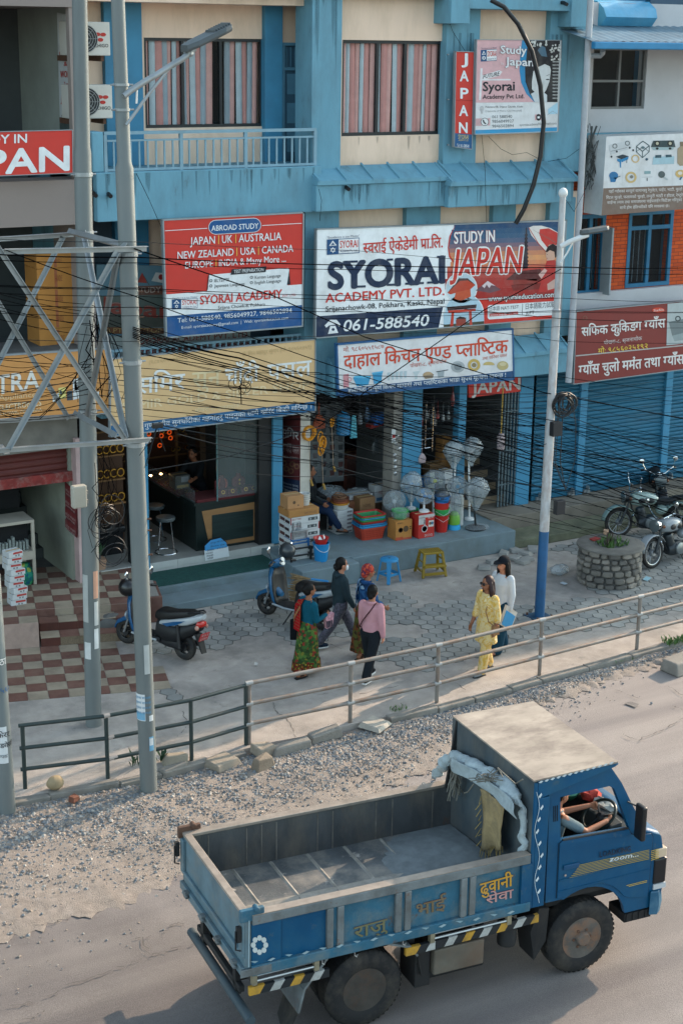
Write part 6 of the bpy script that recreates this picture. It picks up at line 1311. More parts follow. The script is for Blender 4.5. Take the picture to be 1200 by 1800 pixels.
for i,(x,y,sx_,sy_,sz_,col,lab)in enumerate(((4.53,.92,.12,.2,.06,'b9453a','red and pale cloth lying on the truck dashboard'),(4.5,1.3,.12,.18,.1,'c9bfb6','crumpled pale paper on the far end of the truck dashboard'),(4.55,.62,.09,.2,.05,'a9aaa4','folded grey rag on the near end of the dashboard'))):
 g=tb();g._ell((x,y,1.47+sz_*.5),(sx_,sy_,sz_),9,0,6,0,1);g.v=[tuple(Vector(p)+Vector((r.uniform(-.03,.03),r.uniform(-.03,.03),r.uniform(-.02,.03))))for p in g.v];tag(g.build('cloth',mat('dash_cloth_'+col,col,.8,.4,14)),lab,'cloth')
g=tb();a,b=tside(1122,1414,-.1),tside(1134,1470,-.1);g.box(a[0]-.01,a[0]+.05,-.2,-.05,b[1],a[1]);mo=g.build('mirror',BLACKP,TRK,bevel=.02);g=tb();g.tube([(a[0]+.03,-.08,a[1]-.05),(a[0]-.05,.03,a[1]-.02)],.01,6);g.tube([(a[0]+.03,-.08,b[1]+.04),(a[0]+.06,.03,b[1])],.01,6);g.build('mirror_arm',BLACKP,mo)
g=tb();g.box(4.8,4.945,-.012,.2,1.10,1.21);g.build('indicator',mat('cream_lens','c4ae94',.25,.05),TRK,bevel=.012)
g=tb();g.box(4.79,4.955,-.015,.3,.79,1.095);g.build('headlight',mat('lamp_black','191b1f',.3,.1),TRK,bevel=.02);g=tb();g.box(4.8,4.957,-.018,.1,.73,.79);g.build('corner_lamp',mat('silver_lens','b5b8ba',.25,.1),TRK)
g=tb();g.loft([[(x,y,z)for x,z in((x0-.05,.44),(x0+.06,.42),(x0+.08,.55),(x0+.06,.70),(x0-.05,.72))]for y,x0 in((-.03,4.8),(.03,4.88),(.84,4.93),(1.65,4.88),(1.71,4.8))]);g.build('bumper',mat('bumper_blue','14506e',.45,.15,4,dirt=.5,dcol='5a7a8a',dscale=4),TRK,bevel=.012)
g=tb();g.box(4.46,4.8,.0,.3,.40,.50)
for k in range(4):g.box(4.48+k*.08,4.5+k*.08,-.012,-.001,.41,.5)
g.build('cab_step',TDK,TRK)
class Paint(Sign):
 def __init__(s,off,nr=None,pt=None):s.nr=-TN if nr is None else nr;s.pt=pt or(lambda x,y:T0+TH*tside(x,y,off)[0]+TN*off+Vector((0,0,tside(x,y,off)[1])));s.mb=MB();s.mats=[];s.root=TRK
s=Paint(-.016)
ph=[(1000,1543,1140,1512),(1003,1539.5,1140,1509.3),(1006,1536,1140,1506.6),(1009,1532.6,1140,1504),(1011.5,1529.4,1140,1501.4),(1013,1526.5,1140,1498.8),(1014,1523.8,1140,1496.2),(1014.5,1521.2,1140,1493.8)]
for x0,y0,x1,y1 in ph:s.line([(x0,y0),(x1,y1)],1.0,'a68f42',0)
s.text('LOADKING',(1052.5,1506.5),(1107,1496),9.6,'12243a',2,.024);s.text('zoom...',(1069,1514),(1120,1504),8.4,'cfd6d8',3,.02,.25);s.line([(1100,1556.5),(1136,1547.5)],1,'bfa13e',0);s.line([(1104,1558),(1136,1550)],1,'bfa13e',0)
s.line([(1150,1483),(1150,1500)],.1,'bfa13e',0);s.done('door_lettering')
s=Paint(-.05,pt=lambda x,y:TMX@Vector((4.93-.0,0,0))if False else T0+TH*tside(x,y,-.02)[0]+TN*-.02+Vector((0,0,tside(x,y,-.02)[1])))
for k in range(6):s.line([(1143,1497+k*3.2-1),(1157,1493+k*3.2-1)],1.1,'bfa13e',0)
s.done('nose_stripe')
s=Paint(-.008)
s.text('राजु',(622,1650),(680,1634),20,'6a6a4c',1,.014,cap=False,outline='64423e',ow=.6);s.done('panel_lettering');s=Paint(-.008);s.text('भाई',(731,1610),(783,1597),20,'6a5c42',1,.014,cap=False,outline='6f423a',ow=.6)
s.done('panel_lettering');s=Paint(-.008)
s.text('ढुवानी',(843,1572),(900,1556),19,'c08f34',1,.022,cap=False,outline='6a4a20',ow=.5);s.done('panel_lettering');s=Paint(-.008);s.text('सेवा',(853,1589),(901,1577),14.5,'b58a86',1,.022,cap=False,outline='8a4a50',ow=.5);s.done('panel_lettering')
s=Paint(-.033)
for k in range(8):a=2*math.pi*k/8;s.disc(456+11*math.cos(a),1661+12.5*math.sin(a),4.4,5,'b9bfbd',0,10)
s.line([(438,1618),(437,1700)],1.2,'a9c0c8',0);s.done('flower_mark')
s=Paint(-.023)
w0=[(943+4*math.sin((y-1395)/14.),y)for y in range(1392,1588,5)];s.line(w0,.9,'b9c6cb',0)
for k in range(9):x,y=945+4*math.sin((1400+k*21-1395)/14.),1400+k*21;s.poly([(x-1,y),(x+4,y-7),(x+5,y-3),(x+1,y+3)],'c6d0d3',1)
s.done('vine_pattern')
s=Paint(-.02)
for k in range(13):x=945+k*10.3;y=1374-k*2.75;s.poly([(x,y+1.5),(x+5,y-2),(x+9,y-1.6),(x+4.5,y+2.4)],'b9c4c8',1)
s.done('trim_pattern')
s=Paint(-.052)
for k in range(16):
 x=440+k*30;y=1694-k*5.9
 if k%2:s.poly([(x,y),(x+9,y-5),(x+14,y-4),(x+6,y+1)],'8ea4ab',0)
 else:s.poly([(x,y-4),(x+8,y-1),(x+14,y-5),(x+6,y-5)],'7d98a2',0)
s.done('rail_pattern')
for(a,b)in PX:
 pass
g=tb();vs=[];fs=[];n=22
for i in range(n+1):
 for j in range(n+1):
  x=1.9+1.32*i/n;y=.08+1.62*j/n;d=max(0,1-math.hypot((x-3.0)/.85,(y-1.05)/.75));vs.append((x,y,1.002+.09*d**1.2+.006*hz(x*9,y*9)*(d>0)-.004*(d<=0)))
for i in range(n):
 for j in range(n):
  q=[i*(n+1)+j,(i+1)*(n+1)+j,(i+1)*(n+1)+j+1,i*(n+1)+j+1]
  if max(vs[k][2]for k in q)>1.003:fs.append(q)
used=sorted({k for q in fs for k in q});mp_={k:i for i,k in enumerate(used)}
g.add([vs[k]for k in used],[tuple(mp_[k]for k in q)for q in fs]);tag(g.build('sand',mat('grey_sand','6f7678',.95,.2,8,bump=.3,bscale=120),smooth=True),'thin heap of grey sand left at the front of the truck bed','sand')
TARP=mat('woven_tarp','9aa6aa',.7,.2,9,bump=.4,bscale=30,dirt=.3,dcol='6d7477')
def tl3(px,py,x):y,z=tcross(px,py,x);return TMX@Vector((x,y,z))
def roll(px,rads,name,label,cat,m,jit=.2,seed=1,squash=1.):
 r=random.Random(seed);P=[tl3(a,b,c)for a,b,c in px];Q=[];R2=[]
 for i in range(len(P)-1):
  for k in range(9):t=k/9;Q.append(P[i].lerp(P[i+1],t));R2.append((rads[i]*(1-t)+rads[i+1]*t)*r.uniform(1-jit*.8,1+jit*.8))
 Q.append(P[-1]);R2.append(rads[-1]);mb=MB();mb.tube(Q,R2,26);mb.v=[(a+.03*hz(a*7+c*9,b*11)+r.uniform(-.005,.005),b+.03*hz(b*8,c*14+a*3)+r.uniform(-.005,.005),c-.012+.03*hz(c*10+b*4,a*12))for a,b,c in mb.v]
 return tag(mb.build(name,m,smooth=True),label,cat)
X=XB-.1
roll([(797,1326,X),(815,1336,X),(840,1347,X),(862,1362,X),(868,1366,X),(885,1378,X),(905,1400,X),(913,1412,X)],[.03,.055,.075,.08,.05,.08,.07,.03],'tarpaulin','rolled white woven tarpaulin tied along the truck headboard','tarpaulin',TARP,.12,2)
roll([(797,1324,X),(783,1338,X+.02),(770,1356,X+.03),(762,1366,X+.03)],[.025,.05,.045,.02],'tarp_end','frayed tarpaulin end hanging over the far corner of the truck bed','tarpaulin',TARP,.3,3)
roll([(911,1408,X+.02),(918,1440,X+.05),(919,1480,X+.05),(918,1508,X+.06),(920,1522,X+.06)],[.04,.04,.035,.03,.012],'tarp_end','narrow tarpaulin tail hanging down the near end of the headboard','tarpaulin',TARP,.2,4)
g=MB();r=random.Random(15);top_=[(800,1328),(815,1338),(838,1350),(858,1364),(870,1372),(888,1386),(904,1404),(914,1416)];n=5;vs=[]
for i,(a,b)in enumerate(top_):
 L_=r.uniform(16,30)
 for j in range(n+1):p=tl3(a+r.uniform(-1,1),b+L_*j/n,X-.05);vs.append(p-TH*(.05+.03*math.sin(i*1.9+j*.7)))
g.add(vs,[(i*(n+1)+j,i*(n+1)+j+1,(i+1)*(n+1)+j+1,(i+1)*(n+1)+j)for i in range(len(top_)-1)for j in range(n)])
tag(g.build('tarp_flap',TARP,smooth=True,solid=.008,sub=1),'loose tarpaulin flap drooping below the roll on the headboard','tarpaulin')
g=MB();r=random.Random(5)
for k in range(40):a=tl3(838+r.uniform(-4,30),1366+r.uniform(-6,8),X-.12);g.tube([a,a+Vector((r.uniform(-.12,.12),r.uniform(-.1,.1),r.uniform(-.04,.04)))],.006,4)
for p in([(866,1362),(876,1352),(883,1366)],[(874,1350),(905,1378),(918,1370)],[(832,1378),(822,1392),(815,1394)]):g.tube([tl3(a,b,X-.12)for a,b in p],.008,5)
tag(g.build('rope',mat('grey_rope','6d6a62',.9,.2)),'frayed grey rope knotted around the rolled tarpaulin','rope')
g=MB();r=random.Random(7)
for k in range(26):a=tl3(800+r.uniform(-4,6),1345+r.uniform(-5,5),X-.02);g.tube([a,a+Vector((r.uniform(-.05,.05),r.uniform(-.03,.03),-.12)),a+Vector((r.uniform(-.1,.1),r.uniform(-.05,.05),-r.uniform(.2,.42)))],.008,4)
tag(g.build('rope',MATS['grey_rope']),'bunch of dark rope ends hanging at the far end of the headboard','rope')
g=MB();A=[tl3(845,1383,X-.06),tl3(884,1408,X-.06),tl3(882,1494,X-.02),tl3(845,1494,X-.02)];n=10;vs=[]
r=random.Random(8)
for i in range(n+1):
 for j in range(7):
  t,u=i/n,j/6;p=A[0].lerp(A[1],u).lerp(A[3].lerp(A[2],u),t);vs.append(p+TH*(.025*math.sin(u*9+t*3))+Vector((r.uniform(-.006,.006),r.uniform(-.01,.01),(r.uniform(-.03,.02)if i in(0,n)else 0))))
g.add(vs,[(i*7+j,i*7+j+1,(i+1)*7+j+1,(i+1)*7+j)for i in range(n)for j in range(6)])
tag(g.build('sack',mat('yellow_sack','94805c',.85,.25,7,dirt=.6,dcol='4b4a44',dscale=5),smooth=True,solid=.01),'torn yellow woven sack hanging inside the truck bed','sack')
g=MB()
for k in range(14):a=A[3].lerp(A[2],k/13)+Vector((0,0,.04));g.tube([a,a+Vector((r.uniform(-.04,.04),r.uniform(-.04,.04),-r.uniform(.06,.16)))],.005,4)
for k in range(8):a=A[0].lerp(A[3],.15+k*.1);g.tube([a,a+TN*-.0+Vector((r.uniform(-.08,0),r.uniform(-.05,.05),-r.uniform(.03,.1)))],.005,4)
tag(g.build('straw',mat('straw','94804f',.9,.2)),'loose straw fibres fraying from the yellow sack','straw')
# =================================================================== PEOPLE
SKIN=mat('skin_brown','8a5a41',.55,.08,8,spec=.35);SKIN_L=mat('skin_tan','a9745a',.55,.08,8,spec=.35);HAIR=mat('black_hair','0d0b0a',.6,.2,20,stretch=(1,1,.15),spec=.2);HAIR_R=mat('dark_red_hair','2a1416',.55,.25,20,stretch=(1,1,.15))
def caps(mb,pts,rs,n=10):
 """tapered limb through joints, rounded at both ends"""
 P=[Vector(p)for p in pts];a=(P[0]-P[1]).normalized();b=(P[-1]-P[-2]).normalized()
 Q=[P[0]+a*rs[0]*.95,P[0]+a*rs[0]*.7];R=[rs[0]*.25,rs[0]*.72]
 for i,p in enumerate(P):
  Q.append(p);R.append(rs[i])
 Q+=[P[-1]+b*rs[-1]*.7,P[-1]+b*rs[-1]*.95];R+=[rs[-1]*.72,rs[-1]*.25]
 mb.tube(Q,R,n)
def oval(mb,rows,n=20):
 """rows: (x, y, z, half depth, half width)"""
 mb.loft([[(x+d*math.cos(2*math.pi*k/n),y+w_*math.sin(2*math.pi*k/n),z)for k in range(n)]for x,y,z,d,w_ in rows])
def fuse(o,vox=.009,sm=4):
 r_=o.modifiers.new('fuse','REMESH');r_.mode='VOXEL';r_.voxel_size=vox;r_.use_smooth_shade=True
 if sm:s_=o.modifiers.new('smooth','SMOOTH');s_.factor=.5;s_.iterations=sm
 return o
class Fig:
 def __init__(s,label,pos,head,H=1.56,skin=SKIN,lean=0.,legs=((.25,.05),(-.2,.25)),arms=((-.2,.1,.2),(.25,.1,.3)),turn=0.,seat=None,name='person',grip=(.6,.6)):
  """legs (L,R): thigh swing, knee bend; arms (L,R): swing, abduction, elbow bend (radians)"""
  s.M=xf(pos,head);s.H=H;s.t=thing(name,label,'person',M=s.M);J=s.J={}
  zp=.53*H if seat is None else seat
  J['pel']=Vector((0,0,zp));up=Vector((math.sin(lean),0,math.cos(lean)))
  J['wai']=J['pel']+up*.09*H;J['che']=J['pel']+up*.2*H;J['nek']=J['pel']+up*.295*H;J['hd']=J['pel']+up*.40*H+Vector((.012*H,0,0))
  for i,(sd,(th,kn))in enumerate(zip((1,-1),legs)):
   k='LR'[i];hip=J['pel']+Vector((0,sd*.055*H,-.02*H));d=Vector((math.sin(th),0,-math.cos(th)));kn_=hip+d*.235*H
   d2=Vector((math.sin(th-kn),0,-math.cos(th-kn)));an=kn_+d2*.235*H;J['hip'+k],J['kn'+k],J['an'+k]=hip,kn_,an
  if seat is None:
   mn=min(J['anL'].z,J['anR'].z)-.042*H
   for k in J:J[k]=J[k]-Vector((0,0,mn))
  for i,(sd,(sw,ab,el))in enumerate(zip((1,-1),arms)):
   k='LR'[i];sh=J['nek']+Vector((-.005*H,sd*.099*H,-.028*H));d=Vector((math.sin(sw)*math.cos(ab),sd*math.sin(ab),-math.cos(sw)*math.cos(ab)));elb=sh+d*.172*H
   a2=sw+el;d2=Vector((math.sin(a2),sd*math.sin(ab)*.4-sd*.25*max(0,el-.5),-math.cos(a2))).normalized();wr=elb+d2*.145*H;J['sh'+k],J['el'+k],J['wr'+k],J['hd'+k]=sh,elb,wr,d2
  s.turn=turn;s.skin=skin;s.grip=grip;s.hand_fix={}
 def body(s,feet=True,foot=None):
  H,J=s.H,s.J;b=MB(s.M);R=Matrix.Rotation(s.turn,3,'Z')
  oval(b,[(J['pel'].x,0,J['pel'].z-.03*H,.045*H,.07*H),(J['pel'].x,0,J['pel'].z+.02*H,.055*H,.085*H),(J['wai'].x,0,J['wai'].z,.05*H,.072*H),(J['che'].x,0,J['che'].z,.06*H,.092*H),(J['nek'].x,0,J['nek'].z-.02*H,.042*H,.098*H),(J['nek'].x,0,J['nek'].z+.008*H,.028*H,.045*H)])
  caps(b,[J['nek'],J['nek'].lerp(J['hd'],.5)],[.034*H,.031*H])
  c=J['hd'];rot=lambda v:c+R@Vector(v)
  hd=MB(Matrix.Translation(c)@R.to_4x4());hd._ell((-.004*H,0,.01*H),(.058*H,.047*H,.064*H),14,0,10,0,1);hd._ell((.014*H,0,-.028*H),(.042*H,.036*H,.042*H),12,0,8,0,1)
  b.add(hd.v,hd.f)
  b.tube([rot((.05*H,0,.008*H)),rot((.068*H,0,-.02*H)),rot((.054*H,0,-.026*H))],[.006*H,.011*H,.006*H],6)
  for sd in(1,-1):caps(b,[rot((-.002*H,sd*.048*H,.0)),rot((-.004*H,sd*.05*H,-.02*H))],[.011*H,.007*H],6)
  for k in 'LR':
   caps(b,[J['sh'+k],J['el'+k],J['wr'+k]],[.036*H,.026*H,.017*H]);s.hand(b,k)
   caps(b,[J['hip'+k],J['kn'+k],J['an'+k]],[.058*H,.036*H,.024*H])
   if feet:
    a=J['an'+k];caps(b,[a+Vector((-.015*H,0,-.018*H)),a+Vector((.035*H,0,-.024*H)),a+Vector((.085*H,0,-.032*H))],[.021*H,.022*H,.014*H],8)
  s.o=fuse(b.build('body',s.skin,s.t),.0085,3)
  e=MB(s.M)
  for sd in(1,-1):q=rot((.051*H,sd*.02*H,.005*H));e._ell(q,(.004*H,.007*H,.004*H),8,0,5,0,1)
  e.build('eye',mat('eye_dark','141010',.3,0),s.t);e=MB(s.M)
  for sd in(1,-1):e.tube([rot((.052*H,sd*.009*H,.017*H)),rot((.05*H,sd*.03*H,.017*H))],.0022*H,5)
  e.build('eyebrow',HAIR,s.t);e=MB(s.M);e._ell(rot((.053*H,0,-.043*H)),(.004*H,.014*H,.004*H),8,0,5,0,1);e.build('mouth',mat('lips','6b3230',.5,.05),s.t);s.rot=rot;s.R=R;return s
 def hand(s,b,k):
  H=s.H;w_,d=s.J['wr'+k],s.J['hd'+k].normalized();sd=1 if k=='L' else-1;g=s.grip[0 if k=='L' else 1]
  side=Vector((0,sd,0));side=(side-d*side.dot(d)).normalized();fwd=side.cross(d)*sd;fwd=-fwd if fwd.x<0 else fwd
  inn=-side;p=w_+d*.045*H
  b.hexa([tuple(q)for q in[w_-fwd*.013*H-inn*.007*H,w_+fwd*.013*H-inn*.007*H,w_+fwd*.013*H+inn*.007*H,w_-fwd*.013*H+inn*.007*H,p-fwd*.022*H-inn*.008*H,p+fwd*.022*H-inn*.008*H,p+fwd*.022*H+inn*.008*H,p-fwd*.022*H+inn*.008*H]])
  for i,(o_,L)in enumerate(((-.018,.034),(-.006,.043),(.006,.047),(.018,.042))):
   q=p+fwd*o_*H;m=q+(d*math.cos(g*.6)+inn*math.sin(g*.6))*L*.5*H;e=m+(d*math.cos(g*1.5)+inn*math.sin(g*1.5))*L*.5*H;caps(b,[q-d*.004*H,m,e],[.0058*H,.0055*H,.0045*H],6)
  q=w_+d*.016*H+fwd*.014*H;m=q+(d*.6+fwd*.7+inn*.3).normalized()*.026*H;caps(b,[q,m,m+(d*.9+fwd*.1+inn*.5).normalized()*.022*H],[.0075*H,.0068*H,.005*H],6)
 def top(s,m,sleeve=1.,hem=-.02,loose=1.12,name='top',flare=1.,neck=True,belly=1.):
  H,J=s.H,s.J;b=MB(s.M);hz_=J['pel'].z+hem*H;hx_=J['pel'].x-(.0 if hem>-.1 else 0)
  rows=[(hx_,0,hz_,.066*H*loose*flare,.094*H*loose*flare)]
  if hem<-.06:rows.append((J['pel'].x,0,J['pel'].z-.02*H,.066*H*loose*(1+(flare-1)*.4),.094*H*loose))
  rows+=[(J['pel'].x,0,J['pel'].z+.045*H,.060*H*loose,.087*H*loose),(J['wai'].x+.003,0,J['wai'].z+.01*H,.056*H*loose*belly,.080*H*loose),(J['che'].x+.006,0,J['che'].z,.067*H*loose,.096*H*loose),(J['che'].x+.0,0,J['che'].z+.05*H,.058*H*loose,.102*H*loose),(J['nek'].x,0,J['nek'].z-.022*H,.044*H*loose,.088*H),(J['nek'].x,0,J['nek'].z+.006*H,.032*H*loose,.052*H)]
  oval(b,rows,22)
  for k in 'LR':
   e,w_=J['el'+k],J['wr'+k]
   if sleeve<=1:caps(b,[J['sh'+k]+Vector((0,0,-.004*H)),J['sh'+k].lerp(e,max(.3,sleeve))],[.039*H*loose,.036*H*loose])
   else:caps(b,[J['sh'+k]+Vector((0,0,-.004*H)),e,e.lerp(w_,sleeve-1)],[.039*H*loose,.034*H*loose,(.024 if sleeve>1.8 else.032)*H*loose])
  r=random.Random(int(H*1000)+len(s.t.name));b.v=[(x+r.uniform(-.004,.004),y+r.uniform(-.004,.004),z)for x,y,z in b.v]
  return fuse(b.build(name,m,s.t),.011,3)
 def pants(s,m,rk=.044,ra=.034,end=.95,name='trousers',wide=1.):
  H,J=s.H,s.J;b=MB(s.M)
  oval(b,[(J['pel'].x,0,J['pel'].z-.06*H,.055*H,.088*H),(J['pel'].x,0,J['pel'].z,.064*H,.095*H),(J['pel'].x,0,J['pel'].z+.06*H,.056*H,.084*H)])
  for k in 'LR':
   caps(b,[J['hip'+k],J['kn'+k],J['kn'+k].lerp(J['an'+k],end)],[.066*H,rk*H*wide,ra*H*wide],12)
  return fuse(b.build(name,m,s.t),.011,3)
 def skirt(s,m,z1=.07,flare=1.25,name='skirt',fold=.012,m2=None):
  H,J=s.H,s.J;b=MB(s.M);n=48;rows=[];zt=J['pel'].z+.07*H;cx=(J['anL'].x+J['anR'].x)/2;sp=abs(J['anL'].x-J['anR'].x)/2
  for i in range(13):
   t=i/12;z=zt+(z1*H-zt)*t;q_=math.sin(min(1,t*4)*1.57);d=(.062+.032*q_)*H*(1+(flare-1)*t)+sp*.5*t**1.5;w_=(.086+.03*q_)*H*(1+(flare-1)*.5*t)
   rows.append([(J['pel'].x*(1-t)+cx*t+(d+fold*t*math.sin(k*2*math.pi*7/n+t))*math.cos(2*math.pi*k/n),(w_+fold*t*math.sin(k*2*math.pi*5/n+2*t))*math.sin(2*math.pi*k/n),z)for k in range(n)])
  b.loft(rows);o=b.build(name,m,s.t,smooth=True);return o
 def shoes(s,m,sole=None,name='shoe',sandal=False):
  H,J=s.H,s.J
  for k in 'LR':
   a=J['an'+k];zf=a.z-.04*H;b=MB(s.M)
   if not sandal:
    caps(b,[a+Vector((-.02*H,0,-.016*H)),a+Vector((.04*H,0,-.02*H)),a+Vector((.092*H,0,-.028*H))],[.027*H,.027*H,.019*H],10);o=b.build(name,m,s.t,smooth=True)
   else:
    b.loft([[a+Vector((x,y,-.026*H))for x,y in((.0,.024*H),(.05*H,.027*H),(.05*H,-.027*H),(.0,-.024*H))],[a+Vector((x,y,.0))for x,y in((.012*H,.02*H),(.045*H,.02*H),(.045*H,-.02*H),(.012*H,-.02*H))]]);o=b.build(name,m,s.t,smooth=True)
   c=MB(s.M);pts=[(-.045,-.022),(.02,-.028),(.08,-.028),(.11,-.012),(.11,.012),(.08,.028),(.02,.026),(-.045,.022)]
   c.prism([a+Vector((x*H,y*H,-.052*H))for x,y in pts],(0,0,.012*H));c.build('sole',sole or RUBBER,o,bevel=.004)
 def hair(s,kind='bun',m=HAIR):
  H=s.H;b=MB(s.M@Matrix.Translation(s.J['hd'])@s.R.to_4x4())
  b._ell((-.014*H,0,.022*H),(.059*H,.054*H,.062*H),16,0,10,0,1);b._ell((-.032*H,0,-.008*H),(.042*H,.05*H,.05*H),14,0,9,0,1)
  if kind=='bun':b._ell((-.066*H,0,.012*H),(.03*H,.034*H,.032*H),12,0,8,0,1)
  if kind=='low':b._ell((-.06*H,0,-.035*H),(.026*H,.032*H,.03*H),12,0,8,0,1)
  if kind in('long','bob'):
   L=-.20 if kind=='long' else-.135
   for sd in(1,-1):caps(b,[(-.01*H,sd*.05*H,.01*H),(-.012*H,sd*.06*H,-.06*H),(-.005*H if kind=='long' else-.01*H,sd*.062*H,L*H)],[.018*H,.026*H,.014*H],8)
   b.loft([[(-.045*H+.03*H*math.cos(a),.058*H*k*math.sin(a),z*H)for a in[2*math.pi*j/12 for j in range(12)]]for z,k in((.03,.9),(-.04,1.1),(-.1,1.15),(L,.9),(L-.02,.5))])
  r=random.Random(3);b.v=[(x+r.uniform(-.003,.003),y+r.uniform(-.003,.003),z)for x,y,z in b.v]
  return fuse(b.build('hair',m,s.t),.009,2)
 def W(s,v):return s.M@Vector(v)
def fabric(name,col,var=.12,scale=8,**k):return mat(name,col,.9,var,scale,bump=.15,bscale=120,spec=.15,**k)
def pattern(name,cols,scale,kind='voronoi',rough=.85,stretch=None):
 if name in MATS:return MATS[name]
 m=mat(name,cols[0],rough,0,spec=.15);t=m.node_tree;b=t.nodes['Principled BSDF'];tc=t.nodes.new('ShaderNodeTexCoord');src=tc.outputs['Object']
 if stretch:mp=t.nodes.new('ShaderNodeMapping');mp.inputs['Scale'].default_value=stretch;t.links.new(src,mp.inputs[0]);src=mp.outputs[0]
 if kind=='voronoi':n=t.nodes.new('ShaderNodeTexVoronoi');n.inputs['Scale'].default_value=scale;o=n.outputs['Color'];s_=t.nodes.new('ShaderNodeSeparateColor');t.links.new(o,s_.inputs[0]);o=s_.outputs[0]
 elif kind=='noise':n=t.nodes.new('ShaderNodeTexNoise');n.inputs['Scale'].default_value=scale;n.inputs['Detail'].default_value=3;o=n.outputs['Fac']
 t.links.new(src,n.inputs['Vector']);r=t.nodes.new('ShaderNodeValToRGB');r.color_ramp.interpolation='CONSTANT' if kind=='voronoi' else 'LINEAR';e=r.color_ramp.elements
 lo,hi=(0,1)if kind=='voronoi' else(.35,.65)
 while len(e)<len(cols):e.new(.5)
 for i,c in enumerate(cols):e[i].position=lo+(hi-lo)*i/(len(cols)if kind=='voronoi' else max(1,len(cols)-1));e[i].color=(*lin(c),1)
 t.links.new(o,r.inputs[0]);t.links.new(r.outputs[0],b.inputs['Base Color']);return m
def tartan():
 m=mat('tartan_wool','8f1f22',.95,0,spec=.1);t=m.node_tree;b=t.nodes['Principled BSDF'];tc=t.nodes.new('ShaderNodeTexCoord');last=None
 for ax,sc in(('X',26),('Z',20)):
  w_=t.nodes.new('ShaderNodeTexWave');w_.bands_direction=ax;w_.inputs['Scale'].default_value=sc/3.14;t.links.new(tc.outputs['Object'],w_.inputs['Vector']);r=t.nodes.new('ShaderNodeValToRGB');r.color_ramp.interpolation='CONSTANT';e=r.color_ramp.elements;e[0].color=(*lin('96161c'),1);e[1].position=.84;e[1].color=(*lin('2a1416'),1);n=e.new(.975);n.color=(*lin('a08a5c'),1);t.links.new(w_.outputs['Fac'],r.inputs[0])
  if last is None:last=r.outputs[0]
  else:
   mx=t.nodes.new('ShaderNodeMix');mx.data_type='RGBA';mx.inputs[0].default_value=.5;t.links.new(last,mx.inputs[6]);t.links.new(r.outputs[0],mx.inputs[7]);t.links.new(mx.outputs[2],b.inputs['Base Color'])
 return m
def lofted(mb,rows,th=.012):
 n=len(rows);vs=[];
 for a,b in rows:vs+=[a,b]
 mb.add(vs,[(2*i,2*i+1,2*i+3,2*i+2)for i in range(n-1)])
f=Fig('woman in a teal cardigan and green patterned skirt with a red tartan shawl',gz(540,1184,.01),rad(8),1.50,SKIN,.03,((.3,.08),(-.25,.15)),((-.15,.1,.5),(.15,.12,1.6)),turn=-.15,grip=(.5,1.2));f.body()
f.skirt(pattern('green_skirt',['2f4a26','3a5a2c','4c6a30','2c3f22','7a3326','3a5228','324a26','6b6a2c'],24),.075,.98,'wrap_skirt',.014);f.top(fabric('teal_cardigan','0c4a5c'),1.95,-.03,1.08,'cardigan');f.hair('bun');f.shoes(fabric('brown_sandal','3a2a22'),None,'sandal',True)
b=MB(f.M);H=f.H;z0=f.J['nek'].z
lofted(b,[((.05,.03,z0-.12),(-.02,.11,z0-.08)),((.03,.04,z0+.0),(-.0,.14,z0-.012)),((-.06,.03,z0+.012),(-.06,.155,z0-.03)),((-.125,.02,z0-.07),(-.115,.165,z0-.1)),((-.14,.01,z0-.3),(-.125,.18,z0-.3)),((-.15,.01,z0-.5),(-.13,.185,z0-.49))]);b.build('shawl',tartan(),f.t,solid=.014)
b=MB(f.M);cx_=(f.J['anL'].x+f.J['anR'].x)/2;sp_=abs(f.J['anL'].x-f.J['anR'].x)/2;oval(b,[(cx_,0,.10,.094*H*.98+sp_*.5+.018,.118*H),(cx_,0,.24,.094*H*.98+sp_*.42+.018,.118*H)],32);b.build('hem_border',pattern('red_gold_border',['5a2018','7a2a1c','8a7a2c','3a3a1c','6a2018','2f3a1e'],45),f.t,smooth=True)
b=MB(f.M);b.loft([[(x,.21+dy,z)for x,dy in((-.17,0),(-.16,.03),(.0,.05),(.06,.02),(.06,-.03),(-.1,-.05))]for z in(.86,.80,.60,.53)]);bag=b.build('shoulder_bag',fabric('black_bag','121519'),f.t,smooth=True);b=MB(f.M);b.tube([(-.1,.2,.85),(-.08,.17,1.1),(-.02,.13,z0-.01),(.02,.16,1.1),(.03,.2,.85)],.012,6);b.build('bag_strap',MATS['black_bag'],bag)
w_=f.J['wrR'];b=MB(f.M);b.hexa([tuple(w_+Vector(v))for v in((-.01,-.04,-.22),(.1,-.04,-.2),(.1,.02,-.2),(-.01,.02,-.22),(-.04,-.05,-.02),(.12,-.05,.02),(.12,.03,.02),(-.04,.03,-.02))]);bb=b.build('carrier_bag',[pattern('pink_bag',['b98a94','c49aa2','ab7d88'],30)],f.t);b=MB(f.M)
for k in range(4):b.hexa([tuple(w_+Vector((-.015+.03*k+x,y,z)))for x,y,z in((.0,-.055,-.2),(.014,-.055,-.2),(.014,-.05,-.2),(.0,-.05,-.2),(-.012,-.058,-.09),(.006,-.058,-.09),(.006,-.05,-.09),(-.012,-.05,-.09))])
b.build('bag_stripe',fabric('bag_dark_stripe','2a3340'),bb)
f=Fig('woman in a dark grey hooded jacket and white face mask striding right',gz(596,1134,.01),rad(-8),1.56,SKIN_L,.02,((.5,.1),(-.48,.2)),((-.1,.1,.35),(.2,.1,.3)),turn=-.1);f.body()
